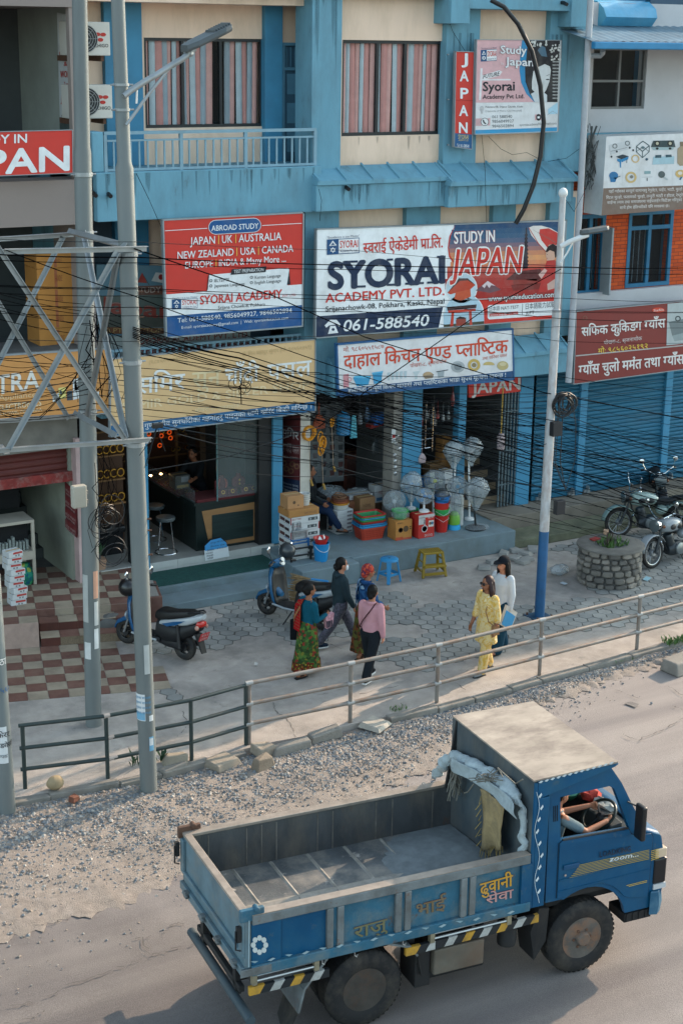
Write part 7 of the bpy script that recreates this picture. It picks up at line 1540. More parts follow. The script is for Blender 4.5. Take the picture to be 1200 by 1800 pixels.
f.pants(pattern('grey_print_trousers',['4a4a50','565560','3f3f46','504c58'],60),.05,.042,.92);f.top(fabric('dark_grey_jacket','26343a'),1.95,-.04,1.16,'jacket');f.hair('low');f.shoes(fabric('navy_shoe','1c2a3a'),WHITE)
b=MB(f.M);z0=f.J['nek'].z;b._ell((-.06,0,z0+.0),(.06,.085,.055),12,0,8,0,1);b.torus((-.005,0,z0+.005),.062,.026,(.3,0,1),16,8);b.build('hood',MATS['dark_grey_jacket'],f.t,smooth=True)
b=MB(f.M);c=f.rot((.045*1.56,0,-.03*1.56));b._ell(c,(.034,.055,.055),12,0,8,0,1);b.build('face_mask',fabric('mask_white','d8dadb',.03),f.t,smooth=True)
b=MB(f.M);c=f.J['hd']+Vector((-.1,0,-.02));[b.torus(c+Vector((-.01,.0,.015*k)),.035,.007,(.2,1,.1*k),12,5)for k in(-1,0,1)];b.build('hair_claw',BLACKP,f.t)
b=MB(f.M);oval(b,[(0,0,f.J['pel'].z-.11,.118,.155),(0,0,f.J['pel'].z+.0,.112,.148)]);b.build('shirt_hem',pattern('grey_floral',['6c737a','464d56','8a9096','39404a'],70),f.t,smooth=True)
f=Fig('woman in blue tie dye top and red printed headscarf',gz(641,1153,.01),rad(2),1.54,SKIN,.04,((.22,.1),(-.15,.15)),((-.1,.1,.4),(.2,.1,.8)),turn=-.25);f.body()
f.skirt(pattern('brown_green_skirt',['5a3322','4a4a22','6b3a22','55562a','3a2c1e'],22),.08,1.12,'wrap_skirt',.012);f.top(pattern('tie_dye_blue',['173a63','1f4a7a','16304f','7f9ab0','1a3c66','28527c'],13),1.5,-.12,1.12,'top',1.05);f.shoes(fabric('brown_sandal','3a2a22'),None,'sandal',True)
b=MB(f.M@Matrix.Translation(f.J['hd'])@f.R.to_4x4());H=1.54;b._ell((-.012*H,0,.022*H),(.066*H,.057*H,.064*H),16,0,10,0,1);b._ell((-.045*H,0,-.02*H),(.04*H,.045*H,.05*H),12,0,8,0,1);fuse(b.build('headscarf',pattern('red_print_scarf',['8f2f2a','a63f30','3a2c4a','b5523a','7a2a2c'],45),f.t),.009,2)
b=MB(f.M);z0=f.J['nek'].z;b.torus((-.01,0,z0-.005),.07,.03,(.2,0,1),16,8);lofted(b,[((-.06,.1,z0),(.0,.13,z0-.01)),((-.12,.1,z0-.15),(-.05,.17,z0-.14)),((-.13,.08,z0-.5),(-.07,.18,z0-.5))]);b.build('scarf',MATS['tie_dye_blue'],f.t,smooth=True,solid=.01)
f=Fig('woman seen from behind in a pink top and black trousers with a thin strap',gz(650,1192,.01),rad(30),1.52,SKIN_L,.03,((.22,.05),(-.36,.1)),((.12,.14,.15),(-.1,.16,.2)),turn=.1);f.body();f.J
f.pants(fabric('black_trousers','1a1f24'),.05,.047,.96);f.top(fabric('pink_jersey','b5858c',.06),1.97,-.005,1.1,'top');f.hair('low');f.shoes(fabric('black_slipper','191a1c'),WHITE,'slipper')
b=MB(f.M);z0=f.J['nek'].z;b.tube([(.03,-.075,z0+.0),(-.04,-.085,z0+.003),(-.095,-.05,z0-.08),(-.115,.02,z0-.18),(-.105,.09,z0-.28),(-.06,.165,z0-.4),(.0,.18,z0-.43)],.009,6);b.build('bag_strap',fabric('brown_strap','3f2024'),f.t)
b=MB(f.M);b.torus((-.01,0,z0-.0),.062,.024,(.2,0,1),14,7);b.build('hood',MATS['pink_jersey'],f.t,smooth=True)
f=Fig('woman in a yellow patterned dress wearing dark sunglasses',gz(851,1180,.01),rad(188),1.58,SKIN,.0,((.22,.05),(-.18,.12)),((-.12,.14,.3),(.12,.14,.3)),turn=-.15);f.body()
Y_=pattern('yellow_print',['c9a24c','d4b878','cdb98a','c79a3c','d8c9a0'],9,'noise');f.pants(Y_,.052,.046,.97,'trousers');f.top(Y_,1.35,-.2,1.1,'dress',1.28);f.hair('bob',HAIR_R);f.shoes(fabric('grey_slipper','7e8488'),None,'slipper')
b=MB(f.M)
for sd in(1,-1):c=f.rot((.058*1.58,sd*.021*1.58,.004*1.58));b._ell(c,(.008,.03,.024),10,0,7,0,1);b.tube([c,f.rot((.0,sd*.052*1.58,.01*1.58))],.004,5)
b.build('sunglasses',BLACKP,f.t,smooth=True)
b=MB(f.M);z0=f.J['nek'].z;b.tube([(.0,.09,z0-.0),(.08,.1,z0-.1),(.115,.09,z0-.25),(.1,.15,z0-.4),(.02,.2,z0-.48)],.008,6);b.box(-.06,.06,.17,.23,z0-.62,z0-.47);b.build('handbag',fabric('tan_bag','8d6a4a'),f.t)
b=MB(f.M);w_=f.J['wrL'];b.torus(w_,.032,.006,f.J['hdL'],14,5);b.build('bracelet',mat('gold','b08a3c',.3,.05,metal=.8),f.t)
f=Fig('woman in a white top and black cap with long hair carrying a board',gz(878,1143,.01),rad(190),1.60,SKIN_L,.0,((.25,.05),(-.15,.1)),((-.05,.12,.25),(.1,.1,.3)),turn=.0);f.body()
f.pants(fabric('deep_teal_trousers','173a4c'),.06,.062,.97,'trousers');f.top(fabric('white_jersey','b4bbc0',.05),1.95,-.02,1.1,'top');f.hair('long');f.shoes(fabric('pale_sandal','a98d84'),None,'sandal',True)
b=MB(f.M@Matrix.Translation(f.J['hd']));H=1.6;b._ell((-.012*H,0,.03*H),(.066*H,.058*H,.058*H),16,0,9,.42,1);b.prism([(.03*H,-.05*H,.03*H),(.08*H,-.045*H,.026*H),(.115*H,-.02*H,.02*H),(.115*H,.02*H,.02*H),(.08*H,.045*H,.026*H),(.03*H,.05*H,.03*H)],(0,0,.008*H));b.build('cap',fabric('black_cap','161a20'),f.t,smooth=True)
q=gz(878,1143,.01);bd=MB(f.M);w_=f.J['wrL'];bd.hexa([tuple(w_+Vector(v))for v in((-.02,-.03,-.36),(.22,-.03,-.2),(.22,.015,-.2),(-.02,.015,-.36),(-.16,-.03,-.08),(.08,-.03,.1),(.08,.015,.1),(-.16,.015,-.08))]);bo=bd.build('paper_bag',fabric('white_paper_bag','bdb8ae'),f.t)
bd=MB(f.M);bd.hexa([tuple(w_+Vector(v))for v in((-.01,.02,-.335),(.2,.02,-.195),(.2,.024,-.195),(-.01,.024,-.335),(-.11,.02,-.13),(.1,.02,.02),(.1,.024,.02),(-.11,.024,-.13))]);bd.build('bag_print',ink('3a86b5'),bo)
f=Fig('truck driver in a pale grey shirt gripping the steering wheel',TMX@Vector((3.74,.42,0)),TA,1.6,SKIN_L,.12,((1.45,1.3),(1.45,1.3)),((.6,.1,.5),(.6,.1,.5)),seat=1.22,grip=(1.5,1.5));J=f.J
f.t['category']='person'
inv=f.M.inverted();C_=inv@(TMX@SWC);ax=sax;u=Vector((0,1,0));v=ax.cross(u)
for k,a in(('L',55),('R',-62)):
 tgt=C_+(v*math.sin(rad(90-a+0))*0+u*math.sin(rad(a))*.2+v*math.cos(rad(a))*.2*(-1 if(v.x<0)else 1)*.55);sh=J['sh'+k];d=tgt-sh
 el=sh.lerp(tgt,.5)+Vector((-.06,(.09 if k=='L' else-.07),-.11));J['el'+k]=el;J['hd'+k]=(tgt-el).normalized();J['wr'+k]=tgt-J['hd'+k]*.07
f.body();f.top(fabric('pale_grey_shirt','6e7e84',.06),.7,-.02,1.0,'shirt');f.pants(fabric('dark_trousers','20242a'),.05,.04);f.hair('short');f.shoes(fabric('black_slipper','191a1c'))
# =================================================================== SCOOTERS AND MOTORCYCLES
def two(front,rear):
 d=front-rear;return xf((front+rear)/2,math.atan2(d.y,d.x)),d.length
def cyc_wheel(M,x,R_,w_,t,spokes=0,rimm=None,name='wheel'):
 L=M@Matrix.Translation((x,0,R_))@Matrix.Rotation(math.pi/2,4,'X');b=MB(L);b.torus((0,0,0),R_-w_*.5,w_*.5,(0,0,1),32,8);o=b.build(name,RUBBER,t,smooth=True)
 b=MB(L);b.lathe([(R_-w_,-w_*.3),(R_-w_*.8,-w_*.35),(R_-w_*.8,w_*.35),(R_-w_,w_*.3),(R_-w_,-w_*.3)],(0,0,0),32,caps=False)
 if spokes:
  for k in range(spokes):a=2*math.pi*k/spokes;b.tube([(.04*math.cos(a+.5),.04*math.sin(a+.5),.03*(-1)**k),((R_-w_)*math.cos(a),(R_-w_)*math.sin(a),0)],.003,4)
  b.lathe([(.06,-.05),(.075,-.03),(.075,.03),(.06,.05)],(0,0,0),16)
 else:
  for k in range(5):a=2*math.pi*k/5;b.tube([(.03*math.cos(a),.03*math.sin(a),0),((R_-w_)*math.cos(a),(R_-w_)*math.sin(a),0)],.02,6)
  b.lathe([(.07,-.05),(.07,.05)],(0,0,0),14)
 b.build('rim',rimm or CHROME,o,smooth=True)
def sec(x,z0,z1,hw,n=12,p=2.6):
 zc,hz_=(z0+z1)/2,(z1-z0)/2;return[(x,hw*math.copysign(abs(math.cos(a))**(2/p),math.cos(a)),zc+hz_*math.copysign(abs(math.sin(a))**(2/p),math.sin(a)))for a in[2*math.pi*k/n for k in range(n)]]
def scooter(label,front,rear,blue,side,plate=None,steer=0.,stand=True):
 M,wb=two(front,rear);s=wb/1.24*.99;M=M@Matrix.Scale(s,4);M=M@Matrix.Rotation(rad(6),4,'X')if stand else M;t=thing('scooter',label,'scooter',M=M)
 cyc_wheel(M,.62,.22,.1,t,rimm=BLACKP);cyc_wheel(M,-.62,.22,.11,t,rimm=BLACKP)
 B=mat('scooter_blue_'+blue,blue,.25,.05,3,spec=.6,dirt=.12);S=mat('scooter_side_'+side,side,.3,.05,3,spec=.6,dirt=.15);P=mat('scooter_black','17191c',.5,.1,dirt=.15)
 b=MB(M);b.loft([sec(.30,.40,.48,.05),sec(.42,.40,.56,.09),sec(.62,.40,.5,.075),sec(.80,.3,.40,.06),sec(.86,.22,.3,.04)]);b.build('front_fender',B,t,smooth=True)
 b=MB(M)
 for sd in(1,-1):b.tube([(.62,sd*.075,.22),(.5,sd*.06,.62)],.022,8)
 b.build('fork',STEEL,t)
 rows=[(.33,.28,.17),(.36,.36,.20),(.42,.55,.215),(.46,.75,.20),(.47,.9,.14)]
 b=MB(M);b.loft([[(x-.05,-w_,z),(x+.03,-w_*.85,z),(x+.11,-w_*.4,z),(x+.13,0,z),(x+.11,w_*.4,z),(x+.03,w_*.85,z),(x-.05,w_,z)]for x,z,w_ in rows],caps=False,closed=False);b.build('front_apron',B,t,smooth=True,solid=.015)
 b=MB(M);b.loft([[(x-.06,-w_*.97,z),(x-.03,-w_*.6,z),(x+.0,0,z),(x-.03,w_*.6,z),(x-.06,w_*.97,z)]for x,z,w_ in rows],caps=False,closed=False);b.build('leg_shield',P,t,smooth=True,solid=.012)
 b=MB(M);b.loft([sec(.49,.46,.6,.215),sec(.52,.5,.62,.2),sec(.58,.52,.6,.12)]);b.build('apron_trim',S,t,smooth=True)
 b=MB(M);b.loft([[(x,-w_,.24),(x,w_,.24),(x,w_,.31),(x,-w_,.31)]for x,w_ in((-.2,.15),(.1,.17),(.38,.17))]);b.build('floorboard',P,t,bevel=.015)
 b=MB(M)
 for sd in(1,-1):b.tube([(-.15,sd*.165,.27),(.1,sd*.185,.265),(.36,sd*.185,.29)],.018,6)
 b.build('side_strip',S,t)
 b=MB(M);b.loft([sec(-.16,.50,.60,.13),sec(-.3,.5,.66,.155),sec(-.5,.54,.71,.17),sec(-.72,.6,.77,.155),sec(-.88,.68,.82,.12),sec(-.97,.75,.84,.06)]);b.build('body',S,t,smooth=True)
 b=MB(M);b.loft([sec(-.08,.26,.6,.12),sec(-.28,.22,.62,.16),sec(-.5,.26,.6,.155),sec(-.75,.42,.66,.13),sec(-.92,.55,.7,.09)]);b.build('under_cover',P,t,smooth=True)
 b=MB(M)
 for sd in(1,-1):b.prism([(-.24,sd*.158,.56),(-.5,sd*.176,.65),(-.72,sd*.16,.7),(-.55,sd*.176,.6),(-.36,sd*.17,.54)],(0,sd*.006,0))
 b.build('side_graphic',B,t)
 b=MB(M);b.loft([sec(-.06,.58,.74,.12),sec(-.14,.58,.8,.155),sec(-.36,.62,.80,.165),sec(-.5,.66,.83,.16),sec(-.7,.72,.87,.135),sec(-.83,.76,.86,.08)]);b.build('seat',mat('seat_vinyl','0e0f11',.5,.1,6,dirt=.15),t,smooth=True)
 b=MB(M)
 for sd in(1,-1):b.tube([(-.68,sd*.1,.8),(-.86,sd*.12,.86),(-.97,sd*.03,.87),(-.97,0,.87)],.016,6)
 b.build('grab_rail',P,t)
 b=MB(M);b.loft([sec(-.9,.6,.72,.11),sec(-.96,.62,.72,.09),sec(-.985,.64,.70,.05)]);b.build('tail_lamp',mat('tail_red','b3241c',.2,.1,spec=.7),t,smooth=True)
 b=MB(M)
 for sd in(1,-1):b._ell((-.93,sd*.12,.62),(.04,.03,.04),8,0,6,0,1)
 b.build('turn_signal',mat('amber_clear','b58a7a',.2,.1),t,smooth=True)
 b=MB(M);b.hexa([(-.84,-.07,.5),(-.9,-.07,.5),(-.9,.07,.5),(-.84,.07,.5),(-1.0,-.06,.2),(-1.02,-.06,.2),(-1.02,.06,.2),(-1.0,.06,.2)]);b.build('rear_mudguard',P,t)
 pl_=MB(M);pc=Vector((-1.0,0,.47));ux=Vector((0,-1,0));uz=Vector((-.35,0,.94)).normalized();nn=Vector((-.94,0,-.35));q=lambda u,v:pc+ux*u+uz*v
 pl_.prism([q(-.11,-.07),q(.11,-.07),q(.11,.07),q(-.11,.07)],nn*-.01);po=pl_.build('number_plate',mat('plate_red','b03436',.4,.05),t)
 for j,tx in enumerate(plate or()):
  V,Fc=glyphs(tx);wx=max(v[0]for v in V);k=.17/wx;lt=MB(M);lt.add([q(-.085+v[0]*k,(.012 if j==0 else-.052)+v[1]*.06)+nn*.002 for v in V],Fc);lt.build('lettering',ink('d5d0cc'),po)
 b=MB(M);b.loft([sec(-.05,.2,.36,.1),sec(-.3,.16,.36,.12),sec(-.62,.15,.32,.11)]);b.tube([(-.2,-.16,.2),(-.5,-.19,.22),(-.78,-.19,.28)],[.03,.055,.05],10);b.build('engine_cover',P,t,smooth=True)
 b=MB(M);b.tube([(-.62,.15,.22),(-.55,.15,.6)],.03,8);b.build('shock',BLACKP,t)
 MS=M@Matrix.Translation((.44,0,0))@Matrix.Rotation(steer,4,'Z');b=MB(MS);b.tube([(-.1,.36,1.0),(-.04,.2,1.03),(.0,0,1.0),(-.04,-.2,1.03),(-.1,-.36,1.0)],.016,8)
 for sd in(1,-1):b.tube([(-.1,sd*.36,1.0),(-.07,sd*.26,1.015)],.024,8)
 b.build('handlebar',P,t,smooth=True)
 b=MB(MS);b.loft([sec(-.08,.94,1.05,.1),sec(-.02,.9,1.08,.16),sec(.06,.86,1.05,.15),sec(.13,.88,.99,.09)]);b.build('handle_cowl',B,t,smooth=True)
 b=MB(MS);b.lathe([(.07,0),(.07,.012),(.06,.014)],(-.075,.0,1.015),16,axis=(-.8,0,.6),sx=1);b.lathe([(.045,0),(.045,.016)],(-.085,.0,1.06),12,axis=(-.8,0,.6));b.build('speedometer',mat('dial_silver','8c9294',.25,.1,metal=.3),t,smooth=True)
 b=MB(MS);b._ell((.13,0,.94),(.03,.085,.055),12,0,7,0,1);b.build('headlight',mat('lamp_clear','b9c0c2',.1,.05),t,smooth=True)
 for sd in(1,-1):
  b=MB(MS);b.tube([(-.05,sd*.22,1.04),(-.02,sd*.30,1.2)],.007,6);m=b.build('mirror_stalk',P,t);b=MB(MS);b._ell((-.02,sd*.31,1.25),(.015,.05,.07),12,0,7,0,1);b.build('mirror',CHROME,m,smooth=True)
 b=MB(M);b.tube([(-.05,.12,.24),(.02,.28,-.0)],.012,6);b.build('side_stand',P,t)
 return t,M,MS
S1,M1_,MS1=scooter('blue and white scooter with red tail lamp parked behind the front utility pole',gz(222,1131,.01),gz(325,1160,.01),'16527e','a9afb2',('ना १५ प','८२३०'))
S2,M2_,MS2=scooter('blue scooter with black leg shield parked left of the walking women',gz(468,1080,.01),gz(566,1108,.01),'185880','9aa2a6',('ना २२ प','४१७६'))
def helmet(label,M,c,m):
 t=thing('helmet',label,'helmet',M@Vector(c));L=MB(Matrix.Translation(M@Vector(c))@M.to_quaternion().to_matrix().to_4x4());L._ell((0,0,.0),(.15,.13,.145),18,0,12,.12,1);L.build('shell',m,t,smooth=True)
 L=MB(Matrix.Translation(M@Vector(c))@M.to_quaternion().to_matrix().to_4x4());L._ell((.02,0,-.01),(.137,.118,.105),16,0,8,.25,.72);L.build('visor',mat('visor_dark','2a2f33',.08,0,spec=.8),t,smooth=True)
helmet('black helmet with visor hung on the handlebar of the left scooter',MS1,(-.04,.30,1.06),mat('helmet_black','141518',.3,.05,spec=.6))
helmet('dark grey round helmet hung on the handlebar of the middle scooter',MS2,(.02,-.26,1.16),mat('helmet_grey','2c3236',.3,.08,spec=.6))
def motorcycle(label,front,rear,tank,fend,hd=BLACKP):
 M,wb=two(front,rear);M=M@Matrix.Rotation(rad(7),4,'X')@Matrix.Scale(.93,4);t=thing('motorcycle',label,'motorcycle',M=M);xf_,xr=wb/2,-wb/2
 cyc_wheel(M,xf_,.32,.09,t,20,mat('dull_chrome','a9adb0',.3,.1,metal=.8));cyc_wheel(M,xr,.32,.1,t,20,MATS['dull_chrome']);TK=mat('tank_'+tank,tank,.2,.04,3,spec=.6,dirt=.1);FD=mat('fender_'+fend,fend,.22,.04,3,spec=.6)
 def fender(x,a0,a1,R_,w_,m):
  b=MB(M);rows=[]
  for k in range(11):
   a=rad(a0+(a1-a0)*k/10);rows.append([(x+(R_+.018*math.cos(u))*math.cos(a),w_*math.sin(u),.32+(R_+.018*math.cos(u))*math.sin(a))for u in[rad(-90+30*j)for j in range(7)]])
  b.loft(rows,caps=False,closed=False);b.build('fender',m,t,smooth=True,solid=.008)
 fender(xf_,10,150,.36,.1,FD);fender(xr,30,185,.37,.11,FD)
 b=MB(M)
 for sd in(1,-1):b.tube([(xf_,sd*.085,.32),(xf_-.16,sd*.085,.66)],.03,8);b.tube([(xf_-.16,sd*.085,.66),(xf_-.24,sd*.085,.9)],.02,8)
 b.build('fork',mat('dark_fork','34383a',.35,.1,metal=.5),t,smooth=True)
 b=MB(M);b.tube([(xf_-.24,0,.86),(xf_-.3,0,.6),(xf_-.45,0,.3),(-.25,0,.22)],.022,8);b.tube([(xf_-.24,0,.84),(.0,0,.72),(-.45,0,.68),(-.75,0,.66)],.022,8)
 for sd in(1,-1):b.tube([(xr,sd*.12,.32),(-.25,sd*.1,.34)],.02,8);b.tube([(xr,sd*.12,.34),(xr+.12,sd*.12,.68)],.03,8)
 b.build('frame',BLACKP,t)
 b=MB(M);b.loft([sec(-.22,.16,.4,.11),sec(-.05,.14,.46,.15),sec(.15,.16,.44,.13),sec(.24,.2,.38,.08)]);b.lathe([(.1,0),(.11,.04),(.1,.08),(.11,.12),(.1,.16),(.11,.2),(.09,.25)],(.14,0,.38),16,axis=(.25,0,1));eo=b.build('engine',mat('engine_alloy','3a3f42',.4,.2,metal=.5),t,smooth=True)
 b=MB(M)
 for sd in(1,-1):b.lathe([(.13,0),(.12,.03),(.05,.045)],(.0,sd*.14,.3),18,axis=(0,sd,0))
 b.build('crankcase_cover',mat('dull_alloy','80878a',.3,.1,metal=.7),eo,smooth=True)
 b=MB(M);b.tube([(.24,-.1,.5),(.36,-.13,.36),(.22,-.17,.22),(-.2,-.17,.2)],.024,8);b.tube([(-.2,-.17,.2),(-.9,-.19,.3)],[.03,.055],10);b.build('exhaust',CHROME,t,smooth=True)
 b=MB(M);b.loft([sec(.43,.74,.86,.07),sec(.38,.69,.93,.145),sec(.24,.66,.965,.19),sec(.05,.66,.95,.18),sec(-.12,.69,.9,.12),sec(-.2,.72,.84,.06)]);to=b.build('tank',TK,t,smooth=True)
 b=MB(M)
 for sd in(1,-1):b._ell((.22,sd*.178,.79),(.09,.02,.06),12,0,7,0,1);b._ell((.02,sd*.165,.78),(.09,.024,.06),10,0,7,0,1)
 b.build('knee_pad',BLACKP,to,smooth=True);b=MB(M);b.lathe([(.035,0),(.03,.015)],(.2,0,.962),12);b.build('fuel_cap',CHROME,to)
 b=MB(M);b.loft([sec(-.12,.72,.8,.08),sec(-.25,.7,.8,.14),sec(-.45,.7,.79,.14),sec(-.6,.73,.84,.13),sec(-.85,.76,.86,.1)]);b.build('seat',MATS['seat_vinyl'],t,smooth=True)
 b=MB(M);b._ell((-.3,0,.55),(.14,.13,.11),12,0,7,0,1);b.build('side_cover',TK,t,smooth=True)
 b=MB(M);b.tube([(xf_-.46,.38,1.05),(xf_-.36,.3,1.1),(xf_-.28,.12,1.0),(xf_-.26,0,.97),(xf_-.28,-.12,1.0),(xf_-.36,-.3,1.1),(xf_-.46,-.38,1.05)],.013,8);ho=b.build('handlebar',CHROME,t,smooth=True)
 b=MB(M)
 for sd in(1,-1):b.tube([(xf_-.46,sd*.38,1.05),(xf_-.38,sd*.31,1.09)],.02,8)
 b.build('grip',BLACKP,ho)
 for sd in(1,-1):
  b=MB(M);b.tube([(xf_-.36,sd*.3,1.1),(xf_-.34,sd*.36,1.26)],.006,6);mo=b.build('mirror_stalk',CHROME,t);b=MB(M);b.lathe([(.055,0),(.055,.015),(.03,.025)],(xf_-.34,sd*.37,1.3),14,axis=(1,0,0));b.build('mirror',CHROME,mo,smooth=True)
 b=MB(M);b.lathe([(.04,-.16),(.1,-.12),(.125,-.03),(.125,.0)],(xf_-.1,0,.86),18,axis=(1,0,.05));h_=b.build('headlight',hd,t,smooth=True);b=MB(M);b.lathe([(.125,0),(.13,.015),(.115,.02),(.07,.035),(.01,.04)],(xf_-.1,0,.86),18,axis=(1,0,.05));b.build('headlight_lens',mat('lamp_smoked','4f595c',.1,.05,spec=.7),h_,smooth=True)
 b=MB(M)
 for sd in(1,-1):b._ell((xf_-.2,sd*.16,.84),(.04,.035,.035),8,0,6,0,1)
 b.build('turn_signal',mat('dark_amber','6a4028',.2,.1),t,smooth=True);b=MB(M);b._ell((xr-.32,0,.62),(.04,.05,.045),8,0,6,0,1);b.build('tail_lamp',mat('tail_red','b3241c',.2,.1),t,smooth=True)
 b=MB(M);b.hexa([(xf_-.19,.07,.3),(xf_-.19,-.07,.3),(xf_-.2,-.07,.3),(xf_-.2,.07,.3),(xf_-.24,.11,.62),(xf_-.24,-.11,.62),(xf_-.25,-.11,.62),(xf_-.25,.11,.62)])if False else None
 b=MB(M);b.tube([(-.05,.1,.2),(-.02,.28,-.04)],.012,6);b.build('side_stand',BLACKP,t);return t
a=gz(1082,944,.01);motorcycle('classic motorcycle with pale grey green tank beside the round planter',a,a+Vector((1.28,-.42,0)),'8ea29c','7d938e')
a=gz(1143,1000,.01);motorcycle('classic motorcycle with silver front fender behind the round planter rim',a,a+Vector((1.38,.25,0)),'8c9296','9ba1a4',CHROME)
a=gz(1166,915,.01);motorcycle('black motorcycle farthest back beside the blue shutters',a,a+Vector((.75,1.12,0)),'17191c','1b1d20')
# =================================================================== GOODS, SHOP INTERIORS, STREET OBJECTS
PZ=.41
def P_(px,py):return gz(px,py,PZ)
WRAP=mat('clear_wrap','b9c2c6',.18,.1,20,alpha=.24,spec=.6,bump=.6,bscale=25);WRAP2=mat('cloudy_wrap','aab4b8',.25,.25,14,alpha=.46,spec=.6,bump=.6,bscale=25)
CRT=mat('carton_brown','a27442',.85,.1,4,dirt=.2,dcol='7c5a38');CRTW=mat('carton_white','bfc2c2',.75,.06,4,dirt=.15)
def pbox(name,label,c,sx,sy,sz,m,cat='box',group=None,rz=0.,marks=()):
 """carton with taped seam and printed marks (x0,x1,z0,z1 as fractions, colour) or text on its front"""
 M=xf(c,rz);t=thing(name,label,cat,M=M,group=group);b=MB(M);b.box(-sx/2,sx/2,-sy/2,sy/2,0,sz);o=b.build('carton',m,t,bevel=.006)
 b=MB(M);b.box(-sx/2+.004,sx/2-.004,-.02,.02,sz+.0005,sz+.003);b.build('tape',mat('tape_tan','b59a6c',.4,.05),t)
 if marks:
  g=MB(M);ms=[]
  for k in marks:
   mm=ink(k[-1]);ms.append(mm)if mm not in ms else None;mi=ms.index(mm)
   if isinstance(k[0],str)and k[0]not in 'so':
    V,Fc=glyphs(k[0]);x0=min(v[0]for v in V);wv=max(v[0]for v in V)-x0;x,z,w_,h=k[1:5];g.add([(-sx/2+sx*(x+w_*(v[0]-x0)/wv),-sy/2-.004,sz*(z+h*v[1]/.7))for v in V],Fc,mi)
   elif k[0]=='s':x0,x1,z0,z1=k[1:5];g.add([(-sx/2-.003,sy*(.5-x0),sz*z0),(-sx/2-.003,sy*(.5-x1),sz*z0),(-sx/2-.003,sy*(.5-x1),sz*z1),(-sx/2-.003,sy*(.5-x0),sz*z1)],[(0,1,2,3)],mi)
   elif k[0]=='o':
    x,z,r_=k[1:4];g.add([(-sx/2+sx*x+r_*math.cos(a),-sy/2-.0025,sz*z+r_*math.sin(a))for a in[2*math.pi*j/16 for j in range(16)]],[tuple(range(16))],mi)
   else:x0,x1,z0,z1=k[:4];g.add([(-sx/2+sx*x0,-sy/2-.002,sz*z0),(-sx/2+sx*x1,-sy/2-.002,sz*z0),(-sx/2+sx*x1,-sy/2-.002,sz*z1),(-sx/2+sx*x0,-sy/2-.002,sz*z1)],[(0,1,2,3)],mi)
  g.build('printing',ms,t)
 return t
c0=gz(535,983,.395)
for k in range(6):
 pbox('stove_carton','white gas stove carton in the tall stack by the pale pillar',c0+Vector((.0+(k%2)*.012,.22,k*.137)),.60,.44,.133,CRTW,'box','white stove cartons',0,[('BETTER',.06,.62,.3,.22,'8f2c2a'),(.6,.92,.3,.72,'2c3a40'),('o',.68,.5,.02,'8c9496'),('o',.84,.5,.02,'8c9496'),('GAS STOVE',.06,.25,.26,.12,'5a5c60'),(.0,.03,.0,1.,'9c2f2c')if k%2 else(.97,1.,.0,1.,'9c2f2c'),('s',.08,.5,.15,.6,'4a2224'),('s',.55,.92,.1,.5,'3a2a2e')])
top=c0+Vector((0,.2,.824));pbox('carton','flat wide brown carton lying on top of the white stove cartons',top+Vector((-.02,0,0)),.62,.42,.13,CRT,marks=[('GAS STOVE',.5,.3,.4,.3,'6a4a30')])
pbox('carton','small square brown carton on the flat brown carton',top+Vector((-.14,.03,.132)),.33,.3,.24,mat('carton_tan','a87e55',.85,.1,4),marks=[('o',.4,.5,.03,'5a4632'),(.6,.7,.2,.3,'5a4632')])
def tubstack(name,label,c,r0,r1,hs,cols,cat='tub',group=None,rim=.012):
 t=thing(name,label,cat,c,group=group);z=0
 for h,col in zip(hs,cols):
  b=MB(Matrix.Translation(c));b.lathe([(r0,z),(r1,z+h),(r1+rim,z+h+.002),(r1+rim,z+h+.012),(r1-.004,z+h+.012),(r1-.02,z+h-.02)],(0,0,0),24);b.build('tub',mat('plastic_'+col,col,.4,.06,4,spec=.5),t,smooth=True);z+=h*.42 if h>.08 else h
 return t
tubstack('tub_stack','stack of white plastic tubs beside the small brown carton',top+Vector((.13,.05,.132)),.085,.095,[.09]*4,['b9b9b4']*4)
c=gz(524,984,.395)
t=thing('stove_stand','steel burner stove stacked on blue and black metal stands','stove',c+Vector((0,.05,0)))
def frame_stand(w_,z0,z1,m,name,r_=.014):
 b=MB(Matrix.Translation(c+Vector((0,.05,0))))
 for sx in(-1,1):
  for sy in(-1,1):b.box(sx*w_-r_,sx*w_+r_,sy*w_*.8-r_,sy*w_*.8+r_,z0,z1)
 for z in(z1-.03,z0+(z1-z0)*.4):
  for s_ in(-1,1):b.box(-w_+r_,w_-r_,s_*w_*.8-r_*.8,s_*w_*.8+r_*.8,z,z+.024);b.box(s_*w_-r_*.8,s_*w_+r_*.8,-w_*.8+r_,w_*.8-r_,z,z+.024)
 b.build(name,m,t,bevel=.003)
frame_stand(.2,.0,.27,mat('black_iron','1d2022',.6,.2),'black_stand',.018);frame_stand(.165,.272,.42,mat('blue_iron','1f5f96',.4,.1),'blue_stand');frame_stand(.135,.422,.55,STEEL,'steel_stand')
b=MB(Matrix.Translation(c+Vector((0,.05,.55))));b.box(-.16,.16,-.13,.13,0,.03);b.lathe([(.1,.03),(.11,.06),(.07,.07)],(0,0,0),16)
for k in range(10):a=2*math.pi*k/10;b.box(.09*math.cos(a)-.01,.09*math.cos(a)+.01,.09*math.sin(a)-.01,.09*math.sin(a)+.01,.06,.17)
b.box(-.14,-.12,-.12,.12,.03,.18);b.build('burner',STEEL,t,bevel=.004)
